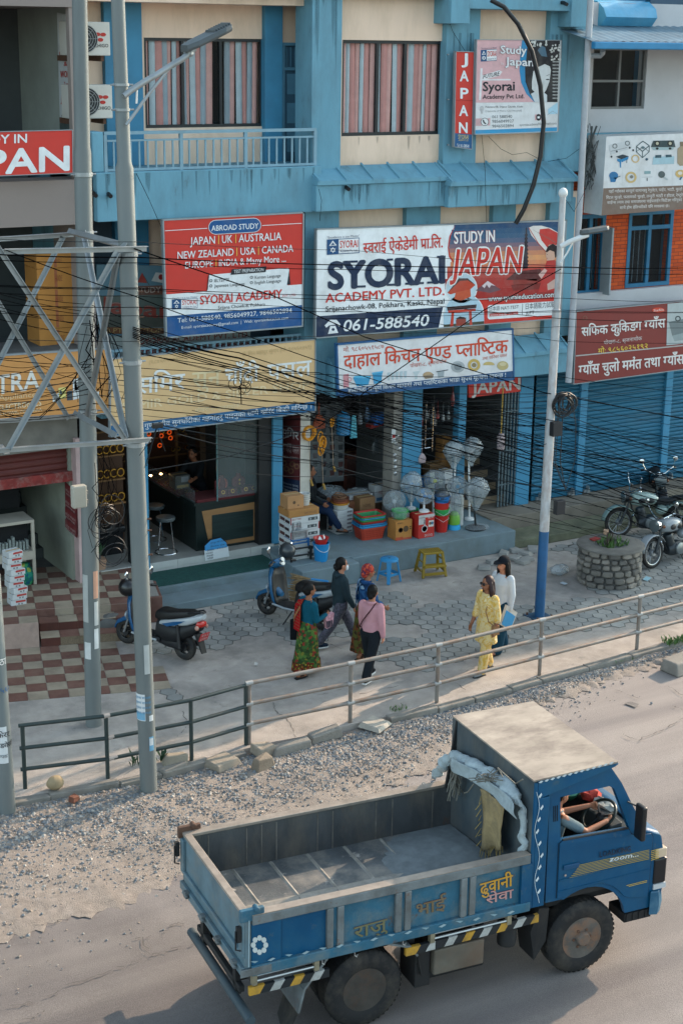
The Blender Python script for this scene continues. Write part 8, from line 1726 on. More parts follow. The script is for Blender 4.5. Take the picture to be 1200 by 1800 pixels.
def bucket(name,label,c,r0,r1,h,col,cat='bucket',handle=True):
 t=thing(name,label,cat,c);b=MB(Matrix.Translation(c));b.lathe([(r0,0),(r1,h*.92),(r1+.012,h*.93),(r1+.014,h),(r1-.006,h),(r1-.012,h*.9),(r0-.01,.02)],(0,0,0),28);b.build('shell',mat('plastic_'+col,col,.35,.05,4,spec=.5),t,smooth=True)
 if handle:b=MB(Matrix.Translation(c));b.tube([(r1*math.cos(a),-.02-r1*.9*abs(math.sin(a))*.95,h*.93-.12*abs(math.sin(a)))for a in[math.pi*k/12 for k in range(13)]],.005,5);b.build('handle',WHITE,t)
 return t
c=gz(567,988,.395)+Vector((.02,.1,0));bucket('bucket','bright blue bucket standing at the front of the platform',c,.115,.145,.34,'1e7fb8')
t=thing('bowl','red plastic bowl with scraps sitting in the blue bucket','bowl',c+Vector((0,0,.3)));b=MB(Matrix.Translation(c));b.lathe([(.09,.3),(.135,.43),(.145,.435),(.13,.42),(.09,.33)],(0,0,0),24);b.build('shell',mat('plastic_red','b5261f',.4,.06,spec=.5),t,smooth=True)
b=MB(Matrix.Translation(c));b.prism([(-.08,-.03,.4),(.0,-.05,.4),(-.03,.0,.46)],(.0,.004,.01));b.prism([(.03,-.04,.4),(.1,.02,.4),(.08,.05,.47)],(.0,.004,.01));b.build('paper_scrap',WHITE,t)
c=P_(606,938)+Vector((0,.2,0))
for k in range(6):pbox('small_carton','small white carton in the stack behind the red baskets',c+Vector((0,0,k*.077)),.36,.36,.073,CRTW,'box','small white cartons',.08,[(.62,.94,.25,.7,'3a3640'),('MILAN',.64,.34,.28,.28,'c0b9bb'),('s',.1,.9,0,.06,'6a6e72')])
t=tubstack('pan_stack','stack of pans and orange hose coils on the small white cartons',c+Vector((0,0,.466)),.15,.165,[.07,.035,.035,.05],['c2c0b8','c98f2c','9c5a3c','7a4a3a'],'pans')
b=MB(Matrix.Translation(c+Vector((0,0,.66))));r=random.Random(4);[b.torus((r.uniform(-.04,.04),r.uniform(-.04,.04),k*.015),.1+r.uniform(-.02,.02),.011,(r.uniform(-.3,.3),r.uniform(-.3,.3),1),20,6)for k in range(5)];b.build('hose_coil',mat('brown_hose','8a6448',.5,.2),t,smooth=True)
tubstack('tub_stack','tall stack of dark red and green tubs at the back of the doorway',gz(577,906,.42)+Vector((0,1.0,.28)),.2,.24,[.16]*7,['7c1f22','7c1f22','1f4a3a','7c1f22','8a2426','1f4a3a','96282a'],'tubs')
pbox('stool_crate','low dark crate under the stack of red and green tubs',gz(577,906,.42)+Vector((0,1.0,0)),.5,.5,.28,CONC_D,'crate')
c=P_(630,935)+Vector((.06,.5,0))
for k in range(3):pbox('carton','narrow brown carton in the column behind the baskets',c+Vector((0,0,.17*k)),.22,.3,.167,mat('carton_redbrown','8a5c40',.85,.12,4),'box','narrow brown cartons',0,[('GAS',.2,.4,.6,.3,'7a2c26')])
c=P_(655,935)+Vector((.08,.75,0));pbox('carton','plain brown carton under the black and white cookware carton',c,.5,.34,.2,CRT);pbox('cookware_carton','black and white cookware carton among the doorway goods',c+Vector((0,0,.202)),.5,.32,.17,mat('carton_black','1f2226',.6,.05),marks=[(.5,.98,.05,.95,'b5b8ba'),(.1,.4,.3,.6,'9aa0a2'),('o',.75,.5,.05,'4a5054')])
pbox('cookware_carton','white cookware carton with red print on the black and white carton',c+Vector((0,0,.374)),.52,.34,.21,CRTW,marks=[('MILTON',.55,.2,.38,.2,'8f2c3a'),('milton',.08,.72,.3,.13,'9c3a44')]+[('o',.1+.08*k,.35,.012,'8a8c90')for k in range(5)])
b=MB();q=c+Vector((-.3,.1,.62));r=random.Random(8)
for(nm,lab,q,s_)in(('plastic_bag','crumpled clear plastic bag lying on the white cookware carton',c+Vector((.03,.05,.585)),(.26,.17,.07)),('plastic_bag','big grey plastic bag of wares behind the hose coils',c+Vector((-.42,.35,.5)),(.34,.25,.2)),('plastic_bag','shiny cellophane bundle hanging in the dark doorway',c+Vector((-.55,.9,1.05)),(.3,.2,.28))):
 b=MB();b._ell(q,s_,16,0,9,0,1);b.v=[(x+r.uniform(-.025,.025),y+r.uniform(-.02,.02),z+r.uniform(-.02,.02))for x,y,z in b.v];tag(b.build(nm,WRAP2 if 'grey' in lab else WRAP,smooth=True),lab,'plastic bag')
def basket(name,label,c,sx,sy,h,col,grid=True,group=None,rz=.0):
 M=xf(c,rz);t=thing(name,label,'basket',M=M,group=group);m=mat('plastic_'+col,col,.4,.06,4,spec=.5)
 def ring(x,y,z,k=.85):return[(x*(k if i in(0,)else 1)*a,y*b_,z)for i,(a,b_)in enumerate(((-1,-.8),(-.85,-1),(.85,-1),(1,-.8),(1,.8),(.85,1),(-.85,1),(-1,.8)))]
 b=MB(M);b.loft([ring(sx*.4,sy*.4,0,1),ring(sx*.47,sy*.47,h-.02,1),ring(sx*.52,sy*.53,h-.015,1),ring(sx*.52,sy*.53,h,1),ring(sx*.46,sy*.46,h,1),ring(sx*.4,sy*.4,.03,1)]);b.build('tray',m,t)
 if grid:
  d=MB(M);dk=mat('weave_'+col,tuple(x*.55 for x in lin(col)),.5,.05)
  for i in range(14):
   for j in range(4):
    x=-sx*.36+sx*.72*i/13;z=h*.2+j*h*.16;y=-sy*(.4+.07*z/h)-.003;d.add([(x-.006,y,z),(x+.006,y,z),(x+.006,y-.002,z+h*.09),(x-.006,y-.002,z+h*.09)],[(0,1,2,3)])
  for i in range(9):
   for j in range(4):
    y=-sy*.34+sy*.68*i/8;z=h*.2+j*h*.16;x=-sx*(.4+.07*z/h)-.003;d.add([(x,y-.006,z),(x,y+.006,z),(x-.002,y+.006,z+h*.09),(x-.002,y-.006,z+h*.09)],[(0,1,2,3)])
  d.build('weave_hole',dk,t)
 return t
c=P_(660,950)+Vector((.0,.24,0))
for k,(col,dz,h,s_)in enumerate((('b5412c',0,.24,1.),('2f8fc0',.09,.19,1.02),('2a7fb0',.125,.19,.98),('9c3026',.16,.2,.96),('2f8a4e',.2,.2,.92),('2f8fc0',.235,.19,.9),('38945a',.29,.16,.9),('b0302a',.31,.17,.93))):
 basket('plastic_basket',['red woven basket lowest in the front stack','bright blue basket second lowest in the front stack','blue tray under a thin red basket in the front stack','thin red rim under the green basket in the front stack','green woven basket in the middle of the front stack','blue rim between two green baskets in the front stack','upper green basket just below the red top basket','red basket on top of the front stack'][k],c+Vector((0,0,dz)),.56*s_,.40*s_,h,col,k in(0,4),'stacked plastic baskets',-.05)
c=P_(708,949)+Vector((.02,.16,0));pbox('fan_carton','orange brown fan carton between the baskets and the red box',c,.36,.3,.38,mat('carton_orange','b37a3c',.8,.08,4),marks=[('o',.3,.52,.05,'4a3a2c'),('o',.3,.52,.04,'b37a3c'),('o',.62,.55,.06,'5a4630'),(.85,.95,.6,.66,'3a2c24'),(.85,.95,.5,.56,'3a2c24'),(.0,1.,.0,.1,'b34a2c'),(.0,.45,.1,.16,'b34a2c'),('Fan',.1,.85,.3,.08,'5a4630')])
t=tubstack('bowl_stack','lime green bowls wrapped in clear plastic on the orange brown carton',c+Vector((0,0,.384)),.11,.15,[.13,.1],['2f8f48','3fa050'],'bowls');b=MB();b._ell(c+Vector((0,0,.48)),(.18,.17,.13),16,0,9,0,1);b.v=[(x+r.uniform(-.012,.012),y+r.uniform(-.012,.012),z)for x,y,z in b.v];b.build('wrap',WRAP,t,smooth=True)
c=P_(748,946)+Vector((.02,.16,0));pbox('fan_carton','red and white fan carton standing upside down by the buckets',c,.36,.28,.46,mat('carton_red','b32c24',.6,.06,4),marks=[(.0,1.,.88,1.,'b9b6b2'),(.0,.4,.6,.9,'b9b6b2'),('o',.38,.4,.07,'c2b8b6'),(.34,.42,.55,.8,'c2b8b6'),(.62,.95,.45,.72,'c9c4bc'),('o',.72,.6,.03,'7a5a3a'),('o',.85,.6,.03,'3a6a8a'),('TABLE FAN',.55,.82,.35,.08,'d5d0cc'),('DG COOL',.4,.06,.5,.1,'d5d0cc'),('o',.38,.4,.055,'b32c24'),('o',.38,.4,.03,'c2b8b6')])
c=P_(780,937)+Vector((.02,.14,0))
t=tubstack('bucket_stack','nested red, green and blue buckets beside the red fan carton',c,.115,.145,[.33,.31,.31,.3],['b5251e','2f9a50','b5251e','1e6fb0'],'buckets');b=MB();b._ell(c+Vector((0,0,.72)),(.15,.15,.14),16,0,9,0,1);b.v=[(x+r.uniform(-.012,.012),y+r.uniform(-.012,.012),z)for x,y,z in b.v];b.build('wrap',mat('dark_wrap','4a4e50',.2,.2,15,alpha=.7,spec=.7),t,smooth=True);b=MB(Matrix.Translation(c));[b.tube([(-.15,-.02,z),(-.06,-.16,z-.07),(.06,-.16,z-.02),(.15,-.02,z+.03)],.004,5)for z in(.3,.42)];b.build('handle',WHITE,t)
c=P_(803,933)+Vector((.02,.15,0));t=thing('water_filter','lime green filter jug on a sky blue base wrapped in plastic','water filter',c);b=MB(Matrix.Translation(c));b.lathe([(.13,0),(.12,.09),(.1,.1)],(0,0,0),20);b.build('base',mat('sky_plastic','2f9fd0',.4,.05),t,smooth=True);b=MB(Matrix.Translation(c));b.lathe([(.115,.1),(.12,.16),(.105,.28),(.06,.34)],(0,0,0),20);b.build('jug',mat('lime_plastic','6aa83a',.4,.08),t,smooth=True);b=MB(Matrix.Translation(c));b.lathe([(.12,.3),(.135,.5),(.1,.68),(.03,.72)],(0,0,0),16);b.box(-.08,.06,-.13,-.12,.5,.62);b.build('wrap',WRAP,t,smooth=True)
def fan(name,label,c,h,R_,col,tilt=0.,face=-2.1,hub='4a9ac0',base=.12,wrap=True,bag=False,polecol=None,cage='6f7a80'):
 """fan standing at c, head centre at height h, facing direction angle 'face'"""
 t=thing(name,label,'fan',c);Q=Vector(c)+Vector((0,0,h));A=Vector((math.cos(face)*math.cos(tilt),math.sin(face)*math.cos(tilt),math.sin(tilt)))
 b=MB();b.lathe([(base,0),(base*.95,.03),(base*.3,.05)],c,20);b.build('base',polecol or WHITE,t,smooth=True);b=MB();b.tube([Vector(c)+Vector((0,0,.04)),Q-A*.08],.02,10);b.build('pole',polecol or WHITE,t)
 b=MB();b.lathe([(.05,-.15),(.06,-.1),(.06,.0)],Q,14,axis=A);b.build('motor',polecol or WHITE,t,smooth=True)
 b=MB();u=A.orthogonal().normalized();v=A.cross(u)
 for k in range(3):
  a0=2*math.pi*k/3;pts=[Q+A*.02+(u*math.cos(a0+d)+v*math.sin(a0+d))*R_*rr_ for d,rr_ in((0,.15),(-.25,.55),(-.2,.85),(.35,.88),(.62,.6),(.4,.2))];b.prism(pts,A*.008)
 b.build('blades',mat('blade_'+col,col,.4,.05),t);b=MB();b.lathe([(R_*.2,.045),(R_*.19,.06),(.01,.065)],Q,16,axis=A);b.lathe([(R_*.1,.066),(.001,.068)],Q,12,axis=A);b.build('hub_badge',mat('hub_'+hub,hub,.3,.05),t,smooth=True)
 b=MB()
 for q,z in((1.,.0),(.98,.04),(.75,.06),(.5,.065),(.25,.065),(.98,-.05),(.6,-.09)):b.torus(Q+A*z,R_*q,.003,A,28,4)
 for k in range(22):a0=2*math.pi*k/22;d=u*math.cos(a0)+v*math.sin(a0);b.tube([Q+A*.065+d*R_*.2,Q+A*.055+d*R_*.7,Q+A*.02+d*R_],.0022,4)
 b.build('cage',mat('cage_'+cage,cage,.4,.05),t)
 if wrap:
  b=MB();rr2=random.Random(len(label));n=18;rows=[]
  for z,k in((.085,.25),(.08,.8),(.05,1.06),(-.03,1.1),(-.12,.85),(-.2,.4)):rows.append([Q+A*z+(u*math.cos(2*math.pi*j/n)+v*math.sin(2*math.pi*j/n))*R_*k*rr2.uniform(.94,1.06)+Vector((0,0,-.02 if k<.9 else 0))for j in range(n)])
  b.loft(rows)
  if bag:
   rows=[]
   for z,k in((h+R_*1.25,.25),(h+R_*.8,.8),(h+.0,1.08),(h-R_*.8,.75),(h-R_*1.5,.32),(h-R_*1.9,.2)):rows.append([Vector(c)+Vector((A.x*.0+R_*1.22*k*math.cos(2*math.pi*j/n)*rr2.uniform(.85,1.1),R_*.9*k*math.sin(2*math.pi*j/n)*rr2.uniform(.85,1.1),z+rr2.uniform(-.012,.012)))for j in range(n)])
   b=MB();b.loft(rows)
  b.build('wrap',WRAP2 if bag else WRAP,t,smooth=True)
 return t
def fan_at(label,px,py,Y,R_,col,**k):
 q=at(px,py,Y);c=Vector((q.x,q.y,k.pop('z0',PZ)));return fan('fan',label,c,q.z-c.z,R_,col,**k)
def prop(px,py,Y,w_,z1,nm,lab,m):q=at(px,py,Y);b=MB();b.box(q.x-w_/2,q.x+w_/2,Y-w_/2,Y+w_/2,PZ,z1);tag(b.build(nm,m,bevel=.01),lab,'box')
fan_at('round grey caged fan under cellophane behind the green bowls',693,880,24.72,.205,'8f9a9e',base=.1,face=-2.2,hub='c9cfd2')
q=at(722,880,24.72);c=Vector((q.x,q.y,PZ));tubstack('tub_stack','stack of red and blue tubs under the bagged fan with the blue hub',c,.12,.145,[.1]*8,['1e5fa0','1e5fa0','1e5fa0','9c2f28','9c2f28','9c2f28','9c2f28','2f8a4e'],'tubs');fan_at('bagged fan with blue hub on the tubs in front of the blue pillar',723,850,24.74,.19,'5a9ac8',base=.1,face=-2.2,hub='3a8ac0',tilt=.13,bag=True,z0=PZ+.4)
c=P_(748,943)+Vector((.02,.12,.464));fan('fan','small white table fan with blue blades on the red fan carton',c,at(750,871,c.y).z-c.z,.155,'2f86c0',tilt=.15,face=-2.05,hub='2f7fc0',base=.1)
fan_at('pale fan with yellow hub behind the small blue table fan',763,845,24.9,.205,'b9bcae',base=.1,face=-1.9,hub='b5b83a',tilt=.12)
fan_at('white fan with blue ringed hub above the lime green filter',804,854,24.6,.185,'b9c6cc',base=.12,face=-2.15,hub='5a96b8')
fan_at('tall bagged pedestal fan left of the twin in the doorway',798,793,24.75,.185,'b0b8bc',base=.05,face=-2.6,hub='b9bfc2',bag=True)
fan_at('tallest bagged pedestal fan right of its twin in the doorway',829,788,24.72,.18,'b9a8a4',base=.1,face=-1.2,hub='b9bfc2',tilt=.3,bag=True)
pbox('fan_carton','white fan carton with black crosses behind the yellow hub fan',(at(782,860,25.0).x,25.0,PZ),.2,.2,at(782,825,25.0).z-PZ,CRTW,marks=[(.1,.9,.62,.74,'2c343a'),('o',.5,.68,.05,'b5b8ba'),(.1,.9,.36,.48,'2c343a'),('o',.5,.42,.05,'b5b8ba')])
c=P_(822,930)+Vector((.0,.35,0));t=thing('drum_roll','tall white plastic roll standing beside the bagged black fan','roll',c);b=MB();b.lathe([(.1,0),(.1,.55),(.085,.56),(.085,.6),(.06,.62)],c,20);b.build('roll',mat('cloudy_white','b0b4b2',.5,.08,6),t,smooth=True)
c=P_(838,932)+Vector((.03,.1,0));fan('fan','black pedestal fan in a clear bag at the right end of the goods',c,.78,.21,'3a4044',.15,-1.0,'2c3032',.0,True,True,mat('dark_fan_metal','2f3436',.35,.1,metal=.5),'5a6266');b=MB();b.lathe([(.2,0),(.2,.03),(.05,.045)],c,20);o_=[o for o in bpy.data.objects if o.get('label')=='black pedestal fan in a clear bag at the right end of the goods'][0];b.build('foot',DARK,o_,smooth=True);b=MB();b._ell(c+Vector((.03,0,.03)),(.26,.22,.045),16,0,7,0,1);b.v=[(x+r.uniform(-.02,.02),y+r.uniform(-.02,.02),z)for x,y,z in b.v];b.build('foot_wrap',WRAP,o_,smooth=True)
HOSE=mat('orange_hose','d08a1e',.4,.08,8)
for i,(px,py,R_,nk,lab)in enumerate(((543,762,.13,7,'largest orange gas hose coil hung on the pale pillar'),(565,770,.12,6,'orange gas hose looped long right of the biggest coil'),(583,742,.075,4,'small orange gas hose coil hung highest of the three'))):
 q=at(px,py,24.88);t=thing('gas_hose',lab,'hose',q,group='orange gas hoses');b=MB();rr2=random.Random(i)
 for k in range(nk):b.torus(q+Vector((rr2.uniform(-.02,.02),rr2.uniform(-.03,.03),rr2.uniform(-.03,.03)-(0 if i!=1 else.04*k))),R_*rr2.uniform(.75,1.05),.012,(rr2.uniform(-.25,.25)+(.7 if i else 0),-1,rr2.uniform(-.1,.1)),22,6)
 b.build('coil',HOSE,t,smooth=True);b=MB();b.tube([q+Vector((0,0,-R_)),q+Vector((.01,-.02,-R_-.35)),q+Vector((.03,-.02,-R_-.75))],.007,5);b.build('tail',mat('dull_hose','8a7866',.6,.1),t);b=MB();e=q+Vector((.03,-.02,-R_-.75));b.tube([e,e+Vector((.04,0,-.12))],.022,8);b.build('valve',mat('brass','a8894a',.35,.1,metal=.6),t)
q=at(561,745,25.15);t=thing('dustpan','dark orange dustpan hanging above the hose coils','dustpan',q);b=MB();b.prism([q+Vector(v)for v in((-.13,0,-.1),(.14,0,-.1),(.12,0,.08),(.04,0,.17),(-.04,0,.17),(-.1,0,.08))],(0,.05,0));b.build('pan',mat('orange_pan','8a3f22',.5,.1),t,bevel=.01);b=MB();b.tube([q+Vector((0,.02,.15)),q+Vector((0,.02,.4))],.018,8);b.build('handle',MATS['orange_pan'],t)
q=at(603,764,25.2);t=thing('water_bottle','large blue water bottle hanging in the kitchen shop doorway','water bottle',q);b=MB();b.lathe([(.12,0),(.14,.02)]+[(.14-.012*(k%2),.05+k*.04)for k in range(8)]+[(.13,.38),(.05,.44),(.04,.47)],q,24);b.build('bottle',mat('blue_bottle','2f7fae',.15,.1,alpha=.75,spec=.7),t,smooth=True)
q=at(621,770,25.1);t=thing('hanging_bag','narrow teal plastic sleeve hanging beside the blue water bottle','plastic bag',q);b=MB();b.loft([[q+Vector((x,y,z))for x,y in((-w_,-.02),(w_,-.015),(w_,.02),(-w_,.015))]for z,w_ in((0,.075),(.12,.065),(.35,.05),(.44,.045))]);b.build('sleeve',mat('teal_sleeve','4f9fb0',.3,.1,5),t,bevel=.008)
q=at(672,742,25.5);t=thing('folded_plastics','blue and red plastic trays hanging high in the doorway','trays',q)
for k,(col,dx,dz)in enumerate((('2060a8',.0,.0),('2a70b8',.03,.05),('8f2a24',-.06,-.06),('2a70b8',.06,.1))):b=MB();b.hexa([tuple(q+Vector(v)+Vector((dx,.02*k,dz)))for v in((-.18,0,-.06),(.16,0,-.02),(.16,.2,-.02),(-.18,.2,-.06),(-.16,0,.03),(.18,0,.07),(.18,.2,.07),(-.16,.2,.03))]);b.build('tray',mat('plastic_'+col,col,.4,.06,4),t,bevel=.01)
q=at(742,762,25.02);t=thing('steel_rack','chrome wire dish rack hanging in front of the blue pillar','rack',q);b=MB()
for y in(0,.25):
 for x in(-.24,.24):b.tube([q+Vector((x,y,-.38)),q+Vector((x,y,.5))],.01,6)
for z in(-.3,-.12,.08,.28,.46):
 for y in(0,.25):b.tube([q+Vector((-.24,y,z)),q+Vector((.24,y,z))],.007,5)
 for x in(-.24,.24):b.tube([q+Vector((x,0,z)),q+Vector((x,.25,z))],.006,5)
for k in range(7):b.tube([q+Vector((-.21+.07*k,0,.28)),q+Vector((-.21+.07*k,0,.46))],.004,4)
b.build('wire_frame',CHROME,t)
pbox('tall_carton','tall brown carton standing behind the bagged fans',at(785,822,25.5)-Vector((0,-.1,.9)),.28,.25,1.55,CRT,marks=[('TxT',.3,.88,.45,.03,'5a4630')])
q=at(880,762,24.7);t=thing('mop','mop with yellow handle hanging head down before the stair entry','mop',q);b=MB();b.tube([q,q+Vector((.0,0,.95))],.012,8);b.build('handle',mat('yellow_stick','b58f3a',.5,.1),t);b=MB();b.lathe([(.045,-.34),(.07,-.3),(.07,-.05),(.05,.0)],q,14);b.v=[(x+r.uniform(-.012,.012),y+r.uniform(-.012,.012),z)for x,y,z in b.v];b.build('mop_head',pattern('mop_yarn',['8f7f80','a89a98','6f6470','b5a4a2'],70),t,smooth=True)
q=at(697,790,25.0);t=thing('ladle_string','string of steel ladles hanging on the grey pillar','ladles',q);b=MB()
for k in range(7):b._ell(q+Vector((r.uniform(-.08,.06),-.02,.25-.12*k)),(.035,.015,.045),8,0,6,0,1);b.tube([q+Vector((0,-.015,.3-.12*k)),q+Vector((.0,-.015,.2-.12*k))],.005,4)
b.build('ladle',STEEL,t,smooth=True);pbox('blister_pack','white blister pack hanging above the ladles on the grey pillar',at(691,778,24.98),.09,.02,.27,CRTW,'package',marks=[(.1,.9,.35,.6,'9c2f30')])
rg2=random.Random(31)
for k,(px,py,Yp,sx,sz,col,lab,mk)in enumerate(((640,872,25.3,.34,.3,'8c6a48','brown carton standing behind the hose coils',[('HOME',.2,.4,.5,.2,'5a3a2c')]),(668,850,25.7,.4,.34,'b5b8b8','white appliance carton deep in the doorway',[('MIXER',.2,.5,.5,.2,'8f2c2a'),(.1,.9,.1,.3,'3a6a8a')]),(762,812,25.6,.36,.5,'8f6c46','brown carton high behind the bagged fans',[(.2,.8,.3,.6,'5f4630')]),(748,838,25.2,.3,.28,'2a6aa0','blue carton behind the bagged fan with the blue hub',[('TURBO',.15,.4,.6,.25,'c5c9cc')]),(775,840,25.3,.3,.34,'a83a30','red and white carton behind the yellow hub fan',[(.1,.9,.5,.9,'c0bdb8')]),(800,826,25.4,.26,.5,'b0b4b4','tall pale carton left of the stair entry',[('FAN',.2,.7,.6,.12,'2c343a'),('o',.5,.35,.07,'6a7478')]))):
 q=at(px,py,Yp);z0=max(PZ,q.z-sz)
 pbox('carton',lab,Vector((q.x,Yp,z0)),sx,.26,sz,mat('carton_'+col,col,.8,.08,4),marks=mk)
 if z0>PZ+.05:pbox('crate','plain dark crate supporting the '+lab,Vector((q.x,Yp,PZ)),sx*1.1,.28,z0-PZ-.002,mat('crate_brown','5c4632',.85,.2,4),'crate')
for k,(px,py,Yp,col,w_,h_,lab)in enumerate(((741,805,25.0,'a08f92',.16,.2,'pale pink plastic bag hanging below the wire rack'),(645,728,25.6,'3a5a78',.12,.3,'dark blue bag hanging high in the doorway'),(715,745,25.3,'7a6a58',.1,.28,'tan packet hanging beside the wire rack'),(762,735,25.4,'8f8a84',.12,.34,'grey packet hanging right of the wire rack'),(632,735,25.4,'6a7278',.1,.25,'grey packet hanging beside the teal sleeve'),(795,700,25.05,'8c4a4c',.05,.3,'narrow pink red packet hanging under the kitchen signboard'),(660,785,26.2,'4a5256',.2,.3,'dim hanging bag of wares in the doorway gloom'))):
 q=at(px,py,Yp);b=MB();b.loft([[q+Vector((w_*.5*f_*math.cos(a),.05*f_*math.sin(a),z*h_))for a in[2*math.pi*j/14 for j in range(14)]]for z,f_ in((-.5,.5),(-.42,1.),(0,1.05),(.3,.7),(.5,.2))]);b.v=[(x+rg2.uniform(-.008,.008),y+rg2.uniform(-.008,.008),z)for x,y,z in b.v];b.tube([q+Vector((0,0,.45*h_)),q+Vector((0,0,.5*h_+.3))],.004,4);tag(b.build('hanging_packet',mat('packet_'+col,col,.35,.2,14,spec=.6),smooth=True),lab,'packet')
for k in range(9):
 px=712+k*9.5;q=at(px,722+(k%2)*4,25.08);b=MB();L_=rg2.uniform(.16,.3);b.tube([q+Vector((0,0,.2)),q],.004,4);b.lathe([(.012,-L_),(.035,-L_+.03),(.03,-.06),(.01,0)],q,8);tag(b.build('hanging_utensil',mat('dull_steel','7a8082',.4,.2,metal=.5)if k%3 else mat('red_handle','8a2f2c',.4,.1),smooth=True),'small utensil in the row hanging above the wire rack','utensil','utensils hanging in a row')
s=Sign('catalogue_poster','grey catalogue poster of kitchenware on the inner left wall',[(545,715),(606,705),(604,845),(546,850)],26.6,cat='poster',base='6f7679')
for i in range(4):
 for j in range(8):x,y=549+i*15,722+j*15;s.poly([(x,y),(x+9,y-1),(x+8,y+8),(x+1,y+9)],r.choice(['3a4044','4c5458','2c3236','5a3a38']),.5);s.line([(x,y+11),(x+9,y+10)],.8,'9aa0a2',.5)
s.done()
q=gz(650,880,.42)+Vector((.5,.9,0));pbox('shop_counter','dim wooden counter inside the kitchen shop',q,1.5,.5,.82,mat('red_wood','6a3c30',.5,.15),'counter',marks=[(.05,.95,.1,.9,'4a2c26')])
b=MB();b._ell(q+Vector((.1,-.1,.87)),(.05,.05,.05),12,0,8,0,1);tag(b.build('brass_bell',mat('copper','b07850',.2,.05,metal=.9),smooth=True),'small copper bell on the kitchen shop counter','bell')
f=Fig('shopkeeper in dark clothes barely visible behind the kitchen shop counter',q+Vector((.25,.65,0)),rad(250),1.6,SKIN,.1,((0,0),(0,0)),((.3,.1,.8),(.3,.1,.8)));f.body(feet=False);f.top(fabric('dark_sweater','1c1f22'),1.95);f.pants(MATS['dark_trousers']);f.hair('short')
sh=thing('goods_shelf','dim shelf of utensils at the back of the kitchen shop','shelf',gz(640,850,.42)+Vector((.6,3.0,0)));M=sh.matrix_world.copy();b=MB(WM[sh.name])
for z in(.4,.9,1.4,1.9):b.box(-1.6,1.6,-.15,.15,z,z+.03)
b.build('board',CONC_D,sh);b=MB(WM[sh.name])
for z in(.43,.93,1.43):
 for k in range(14):b.lathe([(r.uniform(.05,.1),0),(r.uniform(.06,.11),r.uniform(.1,.3))],(-1.5+k*.23,0,z),10)
b.build('utensil',mat('dull_steel','7a8082',.4,.2,metal=.5),sh,smooth=True)
f=Fig('person in dark blue trousers sitting cross legged in the kitchen shop doorway',Vector((at(546,900,25.45).x,25.45,.42)),rad(-40),1.6,SKIN,-.05,((1.5,1.45),(1.35,.75)),((.3,.15,.8),(.3,.15,.8)),seat=.56);f.body();f.pants(fabric('navy_trousers','1b2b44'),.052,.042,.9);f.top(fabric('dark_sweater','1c1f22'),1.95);f.hair('short');f.shoes(fabric('grey_sandal','6a6e70'),None,'sandal',True)
b=MB();q=Vector((at(546,900,25.45).x-.1,25.5,0));b.box(q.x-.2,q.x+.2,q.y-.2,q.y+.2,.42,.8);tag(b.build('seat_block',CONC_D),'low dark seat under the person in the doorway','stool')
def blue_stool():
 c=gz(683,1024,.01)+Vector((.05,.08,0));t=thing('plastic_stool','sky blue round plastic stool on the pavement','stool',c);m=mat('plastic_sky','2f86b8',.4,.06,4,spec=.5);b=MB();b.lathe([(.02,.44),(.15,.44),(.165,.43),(.17,.40),(.155,.40),(.15,.42),(.02,.43)],c,24);b.build('seat',m,t,smooth=True)
 for k in range(4):
  a=math.pi/4+k*math.pi/2+.2;d=Vector((math.cos(a),math.sin(a),0));n=Vector((-d.y,d.x,0));b=MB();b.hexa([tuple(c+d*.2+n*s_*.03+d*o_+Vector((0,0,0)))for s_,o_ in((-1,0),(1,0),(1,.03),(-1,.03))]+[tuple(c+d*.125+n*s_*.045+d*o_+Vector((0,0,.425)))for s_,o_ in((-1,0),(1,0),(1,.03),(-1,.03))]);b.build('leg',m,t,bevel=.006)
 b=MB()
 for k in range(4):
  a,a2=math.pi/4+k*math.pi/2+.2,math.pi/4+(k+1)*math.pi/2+.2;p,q=c+Vector((math.cos(a)*.19,math.sin(a)*.19,.13)),c+Vector((math.cos(a2)*.19,math.sin(a2)*.19,.13));b.prism([p,q,q+Vector((0,0,.045)),p+Vector((0,0,.045))],(c-p).normalized()*.02)
 b.build('stretcher',m,t);b=MB();b.lathe([(.02,.4405),(.001,.441)],c,10);b.build('seat_hole',DARK,t)
blue_stool()
